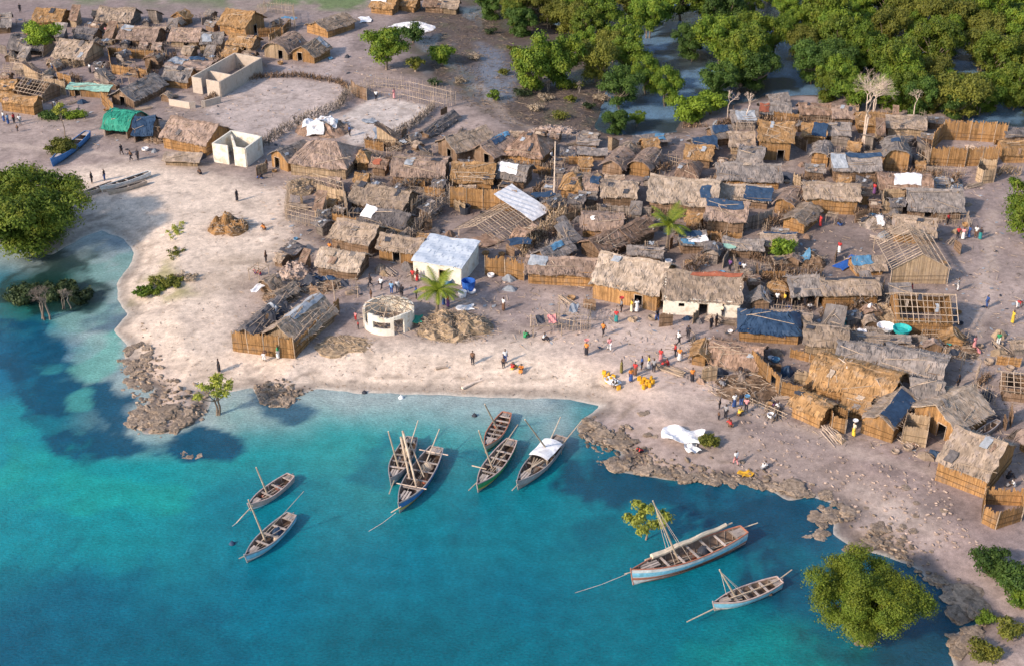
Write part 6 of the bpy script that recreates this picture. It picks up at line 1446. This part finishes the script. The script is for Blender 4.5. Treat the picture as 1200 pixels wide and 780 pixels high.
def clutter_protos():
    out = []
    for i in range(4):      # stick bundles
        m = MB()
        for _ in range(16):
            y = random.gauss(0, .22); m.tube((-1 + random.uniform(-.3, .3), y, .05 + random.random() * .3), (1 + random.uniform(-.4, .4), y + random.gauss(0, .2), .05 + random.random() * .3), .04, .03, 4)
        out.append((m.build('stick_bundle', (WOOD, BARK, PALEW, WOOD)[i]), 'loose bundle of sticks lying between the huts', 'stick bundle', 'stick bundles between the huts'))
    for i, mt in enumerate((TARP['dark'], TARP['grey'], RM['brown'], RM['tan'], TARP['blue'], RM['dark'], WM['tan'])):      # soft heaps
        m = MB(); n = 12; ph = random.random() * 9; vs = [(0, 0, .55)]
        for j in (1, 2, 3, 4): vs += [(.75 * j / 4 * math.cos(2 * math.pi * a / n) * (1.2 + .25 * math.sin(a * 2 + ph)), .6 * j / 4 * math.sin(2 * math.pi * a / n) * (1 + .2 * math.cos(a * 3 + ph)), .55 * (1 - (j / 4) ** 1.6) + random.uniform(-.07, .07) - (.2 if j == 4 else 0)) for a in range(n)]
        m.add(vs, [(0, 1 + a, 1 + (a + 1) % n) for a in range(n)] + [(1 + j * n + a, 1 + (j + 1) * n + a, 1 + (j + 1) * n + (a + 1) % n, 1 + j * n + (a + 1) % n) for j in range(3) for a in range(n)])
        out.append((m.build('small_heap', mt), 'small soft heap beside the huts', 'heap', 'small heaps beside the huts'))
    for i, mt in enumerate((RM['tan'], TARP['white'], RM['ochre'], TARP['sky'], TARP['dark'])):
        m = MB(); lathe(m, [(.22, 0), (.36, .12), (.38, .3), (.33, .3), (.2, .08)], 11); out.append((m.build('basket', mt), 'small basket or basin on the ground among the huts', 'basket', 'baskets among the huts'))
    for i in range(2):
        m = MB(); reed_wall(m, (-.8, 0), (.8, 0), 0, lambda s: 1.4, jit=.15); o = m.build('leaning_screen', (WM['tan'], WM['brown'])[i]); out.append((o, 'small reed screen standing beside a hut', 'screen', 'small screens beside the huts'))
    return out
CP_ = clutter_protos(); usedc = set(); cnt = 0; VA = np.array(VIL, float); tries = 0
while cnt < 230 and tries < 6000:
    tries += 1; x = random.uniform(0, 1195); y = random.uniform(20, 545)
    if not sdf(VA, np.array([x]), np.array([y]))[0] > 0: continue
    p = G(x, y); ds = [min(rdist(p, h_) for h_ in HUTS)]
    if ds[0] < .5 or ds[0] > 2.6 or p.z < .4: continue
    i = random.randrange(len(CP_)); o, lb, ct, gp = CP_[i]
    if i in usedc: o = o.copy(); COL.objects.link(o)
    usedc.add(i); o.location = (p.x, p.y, gz(p.x, p.y)); o.rotation_euler = (0, 0, random.random() * 6.3); s = random.uniform(.7, 1.35); o.scale = (s, s, s * random.uniform(.8, 1.2)); tag(o, lb, ct, gp); cnt += 1
for i, (o, *_r) in enumerate(CP_):
    if i not in usedc: bpy.data.objects.remove(o)

# ------------------------------------------------------------------ trees
c = G(38,282); c.z = -.3
make_tree('mangrove_tree', 8.3, 5.2, 4.6, 44, 64000, .165, 'forest', 'big dark green mangrove standing in the water at the left edge', group=None, loc=(P(34,288,0).x, P(34,288,0).y, 0), trunk=.3, lobr=.21, ntr=3)
make_tree('mangrove_tree', 5.0, 4.0, 2.2, 12, 52000, .10, 'gold', 'big yellow green mangrove at the bottom right in the water', loc=(P(1013,752,0).x, P(1013,752,0).y, 0), trunk=.22, lobr=.30, ntr=3) if False else None
make_tree('mangrove_tree', 4.8, 3.9, 2.7, 46, 112000, .075, 'gold', 'big yellow green mangrove in the water at the bottom right', loc=(P(1010,748,0).x, P(1010,748,0).y, 0), trunk=.2, lobr=.205, ntr=4, flat=.9, shell=.55)
make_tree('leafy_tree', 3.7, 4.3, 3.0, 12, 9000, .2, 'green', 'leafy tree standing alone at the top between the huts and mud flat', loc=G(453,82), lobr=.36)
make_tree('leafy_bush', 2.4, 1.6, 1.2, 8, 3000, .18, 'deep', 'dark bush right of the lone leafy tree at the top', loc=G(484,50), lobr=.4)
make_tree('leafy_bush', 2.3, 1.7, 1.3, 8, 4000, .18, 'green', 'round bush on the mud flat near the top', loc=G(518,76), lobr=.4)
make_tree('leafy_bush', 1.0, .9, .7, 5, 900, .14, 'green', 'small green bush on the mud flat behind the pale courtyards', loc=G(579,118), lobr=.45)
make_tree('leafy_bush', 1.6, 1.3, 1.0, 6, 1500, .15, 'olive', 'thin olive bush below the lone leafy tree', loc=G(487,84), lobr=.4)
make_tree('young_tree', 3.4, 3.0, 1.5, 9, 4200, .2, 'lime', 'lime green tree between the huts at the top left', loc=G(50,62), lobr=.36)
make_tree('young_tree', 1.0, 4.0, 1.2, 5, 700, .15, 'yellow', 'small yellowish sapling above the green tarpaulin stall', loc=G(76,160), lobr=.45, trunk=.08)
make_tree('leafy_bush', 2.6, .9, .6, 10, 2600, .16, 'olive', 'olive bush beside the beached blue hull', loc=G(74,180), lobr=.33)
make_tree('scrub_patch', 2.0, .35, .35, 14, 3200, .11, 'green', 'low green scrub patch on the left beach, greenest part', loc=G(173,344), lobr=.22, squash=.8, trunk=.03)
make_tree('scrub_patch', 2.4, .25, .28, 16, 3000, .11, 'olive', 'low olive scrub on the left beach, upper dry part', loc=G(196,333), lobr=.18, squash=.7, trunk=.03)
make_tree('scrub_patch', 1.8, .2, .2, 12, 1300, .10, 'dry', 'dry greyish scrub fringe right of the left beach scrub', loc=G(217,326), lobr=.2, squash=.7, trunk=.03)
make_tree('scrub_patch', 1.3, .15, .15, 10, 700, .09, 'yellow', 'thin yellow weed patch high on the left beach', loc=G(207,272), lobr=.25, squash=2.2, trunk=.02)
make_tree('scrub_patch', 1.2, .15, .15, 10, 700, .09, 'olive', 'small olive weed patch above the left beach scrub', loc=G(206,298), lobr=.25, squash=1.8, trunk=.02)
make_tree('young_tree', 2.2, 2.9, 1.0, 13, 1900, .12, 'yellow', 'sparse small mangrove at the water line on the left beach', loc=(P(256,486,0).x, P(256,486,0).y, 0), lobr=.22, trunk=.13, core=False, ntr=2, bark=BARK)
make_tree('young_tree', 2.3, 2.0, 1.5, 13, 2300, .13, 'yellow', 'thin yellow green mangrove behind the largest dhow mast', loc=(P(757,632,0).x, P(757,632,0).y, 0), lobr=.24, trunk=.08, core=False)
make_tree('leafy_bush', 1.1, .6, .5, 6, 1600, .11, 'olive', 'low green shrub right of the white cloth on the point', loc=G(830,523), lobr=.4, squash=.8)
make_tree('leafy_bush', 2.0, 1.3, .9, 8, 4200, .12, 'deep', 'dark green bush near the right edge, upper one', loc=G(1158,672), lobr=.36)
make_tree('leafy_bush', 2.1, 1.1, .8, 9, 4200, .12, 'deep', 'spreading dark green bush at the right edge', loc=G(1186,692), lobr=.34)
make_tree('leafy_bush', 1.2, .8, .6, 6, 2000, .11, 'green', 'small green bush cut by the right edge', loc=G(1196,712), lobr=.4)
make_tree('leafy_bush', 1.3, .7, .5, 7, 1800, .11, 'olive', 'olive shrub on the lower right bank, upper one', loc=G(1180,745), lobr=.38)
make_tree('leafy_bush', 1.4, .8, .6, 7, 2000, .11, 'olive', 'olive shrub at the bottom edge on the right bank', loc=G(1152,772), lobr=.38)
make_tree('leafy_bush', .9, .7, .5, 6, 1100, .11, 'green', 'small shrub above the inlet rocks', loc=G(1153,732), lobr=.4)
make_tree('young_tree', 3.6, 4.0, 2.4, 12, 8000, .17, 'green', 'bright green tree cut by the right edge beside the sand lane', loc=G(1202,290), lobr=.34)
make_tree('young_tree', 2.4, 2.5, 1.8, 8, 3000, .16, 'green', 'smaller green tree at the right edge above the brighter one', loc=G(1196,244), lobr=.38)
make_tree('leafy_bush', 1.7, 1.5, .9, 7, 2600, .14, 'green', 'green bush beside the dark round pile', loc=G(915,305), lobr=.4)
make_tree('leafy_bush', .9, .8, .5, 5, 800, .14, 'green', 'green shrub behind the pale brown roof with the blue strip', loc=G(905,290), lobr=.4)
make_tree('leafy_bush', 2.6, .4, .3, 9, 1800, .14, 'deep', 'patch of green weeds in front of the mint awning stall', loc=G(60,138), lobr=.3, squash=.5)
make_tree('leafy_bush', 2.2, .4, .3, 8, 1500, .14, 'lime', 'patch of yellow green weeds left of the green tarpaulin stall', loc=G(86,138), lobr=.3, squash=.5)
palm(512,366,2.6,2.8,'short coconut palm in front of the metal roofed house',20); palm(781,292,3.0,3.0,'tall coconut palm above the biggest tan hut',20)
bare_tree(G(1008,176), 11.5, .55, 'large bare white tree with pale trunk at the back of the village', nb=6, depth=6, trunks=2, r0=.17)
bare_tree(G(1020,140), 6.0, .6, 'greyish bare tree behind the large bare white one', depth=5, trunks=2, r0=.12); bare_tree(G(1068,140), 5, .6, 'bare shrub between the white tree and the mangroves', depth=5, trunks=1, r0=.1)
bare_tree((P(48,374,0).x, P(48,374,0).y, 0), 4.2, .7, 'grey dead tree standing in the shallows below the big left mangrove', mat=fmat('grey_branch', (.13,.11,.09), (.26,.22,.19), sc=4, bump=.2), depth=5, trunks=3, r0=.14)
bare_tree(G(850,145), 5.5, .5, 'slender bare tree left of the lime bush at the creek', depth=4, trunks=1, r0=.1); bare_tree(G(872,150), 5.5, .45, 'second slender bare tree near the creek', depth=4, trunks=1, r0=.1)
for (x, y, r_, lf, lb) in ((70,345,2.6,'murk','dark low mangrove bush in the water below the big left tree'),(30,350,2.9,'murk','darkest bush in the shallows at the left edge'),(95,352,1.9,'murk','small dark bush right of the grey dead tree')):
    q = P(x, y, 0); make_tree('mangrove_bush', r_, .5, .5, 9, 2600, .16, lf, lb, loc=(q.x, q.y, 0), lobr=.3, trunk=.06, squash=.8)  # near-black leaves: the shade below the big tree is put into their colour
bare_tree((P(72,362,0).x, P(72,362,0).y, 0), 2.6, .9, 'low tangle of grey dead branches beside the dead tree', mat=MATS['grey_branch'], depth=5, trunks=3, r0=.09)
for i, (x, y) in enumerate(((556,70),(590,88),(612,112),(640,118),(668,120),(690,128),(540,98),(600,60),(575,40),(628,130),(655,140),(508,100),(705,118),(672,104))):
    o = make_tree('dry_scrub', random.uniform(1.0, 2.0), .5, .4, 8, 800, .12, ('dry', 'olive', 'murk')[i % 3], 'low scrubby clump growing on the dark mud flat', group='scrub clumps on the mud flat', loc=G(x, y), lobr=.3, trunk=.04, squash=.7)
for (x, y) in ((656,98),(676,110),(640,108),(700,112)): bare_tree(G(x, y), 2.2, .9, 'tangle of grey roots and dead branches below the mangroves', mat=MATS['grey_branch'], depth=4, trunks=2, r0=.09)['group'] = 'dead tangles on the mud flat'
# mangrove stand
PR = []
for i in range(7):
    PR.append(make_tree('mangrove_tree', 3.9, 3.9, 3.2, random.randint(18, 26), 16000, .16, ('green', 'forest', 'deep', 'olive', 'green', 'forest', 'green')[i], 'tmp', group=None, loc=(0, 0, 0), lobr=.25, trunk=.16, ntr=2, flat=1.05, shell=.6))
used = set()
def mangrove(px, py, s, k=None, label=None, grp='mangroves of the stand filling the top right'):
    k = random.randrange(7) if k is None else k; p = P(px, py, 4.0 * s); p.z = 0
    o = PR[k] if k not in used else copy_tree(PR[k]); used.add(k); o.location = (p.x, p.y, random.uniform(-.2, .2)); o.rotation_euler = (0, 0, random.random() * 6.28); o.scale = (s, s, s * random.uniform(.9, 1.25))
    tag(o, label or 'green mangrove tree inside the dense stand filling the top right', 'mangrove', None if label else grp)
    if label and 'group' in o: del o['group']
for (x, y, s, k, lb) in ((628,78,1.15,4,'mangrove at the lower left corner of the stand'),(655,70,1.2,0,'mangrove second from the left corner of the stand'),(700,72,.95,None,'mangrove left of the creek arm'),(735,62,1.0,0,'tall mangrove right at the creek arm'),(728,100,.9,None,'yellowish mangrove standing out above the pale pool'),(760,88,.75,None,'small mangrove left of the open blue water'),
    (783,104,.7,None,'round small mangrove in the open blue water'),(722,140,.6,2,'dark small mangrove below the yellowish one at the pale pool'),(747,138,.35,None,'tiny mangrove seedling in the pale pool'),(868,72,1.0,4,'mangrove at the right side of the open blue water'),(842,92,.9,None,'mangrove below the open blue water on its right')): mangrove(x, y, s, k, lb)
make_tree('mangrove_tree', 3.3, 2.4, 1.6, 9, 7000, .19, 'lime', 'bright lime green mangrove in front of the creek', loc=(P(810,146,0).x, P(810,146,0).y, 0), lobr=.36, ntr=2)
make_tree('mangrove_tree', 2.2, 2.2, 1.3, 7, 3600, .19, 'lime', 'smaller lime mangrove joined to the right of the bright lime one', loc=(P(832,136,0).x, P(832,136,0).y, 0), lobr=.4, ntr=1)
OPEN = [((805,85),36,22),((762,60),10,26),((925,95),20,18),((770,120),26,18),((1176,126),18,16),((640,40),7,8)]
rows = []
y = 112; 
while y > -48:
    stp = 28
    x = 585 + random.uniform(-8, 8) if y < 40 else 615
    while x < 1275:
        px, py = x + random.uniform(-7, 7), y + random.uniform(-6, 6); ok = random.random() > .22
        lim = 98 if px < 960 else 104 + (px - 960) * .12
        if px < 960 and px > 860: lim = 88
        if px < 860: lim = 52
        if px < 640: lim = 34
        if px < 600: lim = 8
        if py > lim: ok = False
        for (ox, oy), rx, ry in OPEN:
            if ((px - ox) / (rx + 10)) ** 2 + ((py - oy) / (ry + 8)) ** 2 < 1: ok = False
        if ok: mangrove(px, py, random.choice((random.uniform(.65, .9), random.uniform(.9, 1.2))))
        x += stp * random.uniform(.85, 1.25)
    y -= 14.5
for (x, y) in ((1000,110),(1040,112),(1078,118),(1120,122),(1150,112),(1190,108),(975,104)): mangrove(x, y - 4, random.uniform(.75, .95))

# ------------------------------------------------------------------ people
def crowd(rows_):
    for r_ in rows_:
        x, y, top, bot, lb = r_[:5]; kw = r_[5] if len(r_) > 5 else {}
        person(x, y, top, bot, lb, **kw)
sk = dict(skirt=True); wk = dict(pose='walk'); st_ = dict(pose='sit', skirt=True)
crowd([
 (24,15,'dark','dark','person in dark clothes at the top left corner'),(62,84,'white','blue','person in white beside the pale bent trunk top left',sk),
 (106,86,'white','dark','person in white at the left of the washing group',sk),(114,88,'white','dark','person in white bending in the washing group',dict(pose='bend')),(123,88,'cream','brown','person in cream at the right of the washing group',sk),
 (125,42,'pink','grey','person in pink beside the long tan hut',sk),(130,30,'teal','dark','person in teal at the door of the long tan hut'),(193,72,'grey','dark','person in grey right of the roofless straw enclosure'),
 (65,126,'dark','white','person bending in dark clothes near the reed screen',dict(pose='bend')),(5,143,'white','blue','person in white at the far left of the path group',sk),(10,146,'sky','blue','person in light blue in the path group',sk),(17,145,'red','dark','person in red in the path group'),(24,147,'white','grey','person in white at the right of the path group'),(21,155,'brown','dark','child walking below the path group',dict(pose='walk',sc=.7)),
 (143,182,'dark','dark','person walking left of the pair below the blue stall',wk),(154,189,'brown','dark','left person of the pair below the blue stall',wk),(162,188,'dark','dark','right person of the pair below the blue stall'),
 (108,215,'dark','dark','dark clothed person above the narrow white canoe, left'),(123,212,'dark','blue','dark clothed person above the narrow white canoe, right'),(278,236,'dark','dark','person in black alone on the open sand',sk),(235,205,'brown','dark','small figure crouching on the open sand',dict(pose='crouch')),
 (307,210,'dark','blue','person sitting by the wall of the big hipped hut',st_),(313,200,'brown','grey','person standing by the door of the ochre fronted wing'),(410,160,'blue','dark','person in dark blue in the courtyard between the fences'),(375,206,'dark','brown','person standing among the brush heap',sk),(441,118,'white','dark','person in a white shirt at the corner of the right courtyard'),(462,116,'pink','pink','person in pink by the stick fence of the right courtyard',sk),
 (305,323,'red','purple','person in red sitting below the sandy rubble mound',st_),(299,320,'pink','dark','child sitting beside the red clothed person',dict(pose='sit',sc=.7)),(312,308,'brown','dark','person standing left of the sandy rubble mound'),(310,270,'orange','brown','person crouching in orange on the upper beach',dict(pose='crouch')),(387,298,'orange','brown','person in orange at the left end of the tan hut',sk),(393,304,'white','blue','person in white beside the orange clothed one',st_),
 (434,336,'dark','dark','person in black right of the pale thatched hut',wk),(435,350,'brown','brown','child in brown on the path to the round building',dict(sc=.75)),(447,340,'white','dark','person in white walking above the round building',wk),(459,345,'sky','blue','left person of the trio above the round building'),(466,343,'white','grey','tall white shirted person of the trio above the round building'),(471,349,'dark','dark','right person of the trio above the round building',wk),
 (484,330,'red','brown','person in red at the corner of the metal roofed house'),(489,330,'brown','red','second person at the corner of the metal roofed house',sk),(488,350,'blue','dark','person in blue left of the short palm'),(525,360,'red','purple','person in red right of the short palm',sk),(520,358,'dark','blue','person in dark clothes under the short palm',sk),
 (417,376,'pink','red','child in pink left of the round building',dict(sc=.7)),(420,386,'red','dark','child in red at the wall of the round building',dict(sc=.65)),
 (590,364,'white','brown','person in white with an orange bundle right of the brush mound',sk),(615,396,'green','green','person in green sitting left of the dark rack',st_),(637,398,'white','dark','person sitting in front of the dark rack',dict(pose='sit')),
 (310,423,'brown','white','person bending at the ochre reed screen',dict(pose='bend')),(326,420,'green','white','person in a green top at the ochre reed screen',sk),(257,436,'dark','dark','person in black walking above the sparse mangrove',sk),
 (554,427,'brown','dark','thin person standing alone on the central beach'),(590,431,'brown','dark','dark child at the left of the sitting trio',dict(sc=.8)),(592,425,'white','blue','person in white behind the sitting trio'),(600,433,'red','yellow','person in red and yellow in the sitting trio',st_),(611,434,'orange','orange','person all in orange at the right of the sitting trio',st_),
 (687,416,'orange','dark','person in orange walking on the central beach, with a pink bundle',dict(skirt=True,carry='pinkc')),(707,393,'orange','dark','person in orange below the biggest tan hut',wk),(714,411,'pink','white','person in pink walking towards the crowd',wk),(722,378,'red','teal','person in red and teal in front of the biggest hut',sk),(728,366,'grey','dark','person with a red basin before the biggest hut',dict(carry='red')),(740,366,'yellow','cream','person in yellow at the dark doorway',sk),(746,366,'white','white','person in a long white robe at the dark doorway',sk),(770,377,'dark','blue','person in a dark top and blue trousers striding by the cream house',wk),
 (728,437,'olive','olive','person in olive at the left of the crowd',sk),(720,454,'white','dark','person in white bending over the left jerrycans',dict(pose='bend')),(739,447,'orange','blue','person in an orange shirt in the crowd',sk),(744,440,'red','brown','person in red behind the orange shirted one',dict(skirt=True)),(752,433,'blue','dark','tall person in dark blue in the crowd'),(760,432,'yellow','white','person in yellow in the crowd',sk),(766,436,'grey','dark','person in grey at the back of the yellow jerrycans'),(774,424,'red','pink','person in red right of the crowd',sk),(783,428,'red','red','person in red sitting right of the crowd',st_),(791,418,'red','dark','person in a red shirt next to the white skirted one'),(796,423,'orange','white','person in orange and white right of the crowd',sk),(795,404,'white','dark','person in white walking above the orange clothed one',wk),(806,397,'dark','dark','person in dark clothes alone on the sand below the cream house'),(811,447,'orange','dark','person in orange and black standing apart from the crowd',sk),
 (833,386,'dark','dark','left person of the dark pair below the cream house'),(839,383,'dark','brown','right person of the dark pair below the cream house'),(846,372,'cream','dark','person in cream at the corner of the cream house'),(861,370,'dark','grey','person leaning at the white end wall of the cream house'),(855,318,'purple','dark','person in purple behind the cream house'),(867,320,'blue','dark','person in blue behind the cream house',wk),(871,322,'white','dark','person in white behind the cream house'),
 (888,362,'white','grey','leftmost white shirted person of the yard crowd'),(898,362,'cream','blue','person in cream and blue in the yard crowd',sk),(893,374,'grey','white','person sitting in grey at the left of the yard crowd',dict(pose='sit')),(910,357,'white','dark','person in white with spread arms in the yard crowd'),(919,358,'yellow','dark','person in pale yellow in the yard crowd'),(926,364,'blue','blue','person sitting in blue in the yard crowd',st_),(935,360,'cream','dark','person in cream at the right of the yard crowd'),(943,360,'dark','dark','person in black at the right of the yard crowd'),(948,362,'white','dark','person in white rightmost in the yard crowd',dict(pose='sit')),(903,354,'dark','dark','child at the small round straw hut',dict(sc=.75)),
 (980,384,'white','grey','person in white beside the teal clothed one'),(989,385,'teal','teal','person in teal in the lane below the long grey roof',sk),(961,266,'red','red','person in red beside the tan gabled hut',sk),(983,297,'red','white','person in a red top and white cloth in the small yard',sk),(984,265,'dark','blue','person crouching in blue at the long ochre hut',dict(pose='crouch')),(1024,228,'red','purple','person in red in the shade between the huts',sk),(1022,246,'white','dark','person in white beside the small annex',sk),
 (1122,280,'red','dark','leftmost of the group right of the sagging roof'),(1128,281,'pink','white','person in pink in the group right of the sagging roof',sk),(1135,279,'blue','blue','person in blue in the group right of the sagging roof',sk),(1143,279,'white','brown','person in white in the group right of the sagging roof'),(1148,281,'dark','teal','rightmost of the group right of the sagging roof',sk),(1110,264,'red','dark','person at the door of the broad grey hut'),
 (1122,341,'grey','white','person in grey on the sand right of the large frame'),(1156,361,'blue','blue','person in blue walking on the right hand sand'),(1186,379,'yellow','yellow','person in yellow on the right hand sand',sk),(1192,362,'red','white','person in red on the right hand sand',dict(pose='bend')),(1169,405,'green','white','person in a green top on the right hand sand',dict(skirt=False)),(1141,409,'pink','pink','person in pink beside the household goods',sk),(1057,352,'blue','dark','person in blue below the low grey lean to'),(1067,347,'red','dark','person in red below the low grey lean to'),(1122,455,'dark','dark','person in black right of the long grey brown hut'),
 (843,479,'dark','dark','child in dark clothes above the group on the slope',dict(sc=.75)),(850,490,'grey','dark','person in grey at the left of the group on the slope'),(856,500,'red','brown','person in red crouching on the slope',dict(pose='crouch')),(842,492,'brown','dark','child at the lower left of the slope group',dict(sc=.6)),(860,477,'white','blue','person in white and blue in the slope group',sk),(868,476,'dark','blue','person in dark clothes in the slope group'),(874,482,'pink','dark','person in pink with a tub at the right of the slope group',dict(carry='sky')),(866,487,'yellow','brown','person crouching in yellow in the slope group',dict(pose='crouch')),(912,479,'white','purple','person sitting near the bright ochre hut',st_),
 (1000,511,'cream','yellow','person in yellow with a white head load before the blue roofed hut',dict(skirt=True,carry='white')),(862,545,'white','pink','person in white on the rocks of the point',dict(pose='walk')),(751,531,'red','dark','person in red crouching on the rocky point',dict(pose='crouch')),(894,550,'white','grey','person crouching on the rocks near the point tip',dict(pose='crouch')),(1101,557,'red','dark','child at the left corner of the lowest big hut',dict(sc=.75)),(1188,570,'white','grey','person sitting in the shade right of the lowest big hut',st_),(1181,560,'dark','dark','person in black right of the lowest big hut',dict(pose='sit')),
 (652,196,'dark','grey','person in dark clothes near the foot of the pale pole'),(646,190,'white','dark','person in white near the foot of the pale pole'),(905,448,'grey','dark','person in grey behind the log stack'),(936,440,'grey','blue','person in grey behind the ochre reed panel',dict(pose='crouch')),(867,440,'dark','grey','person bending at the log stack',dict(pose='bend')),(847,452,'grey','grey','person crouching left of the log stack',dict(pose='crouch')),
])
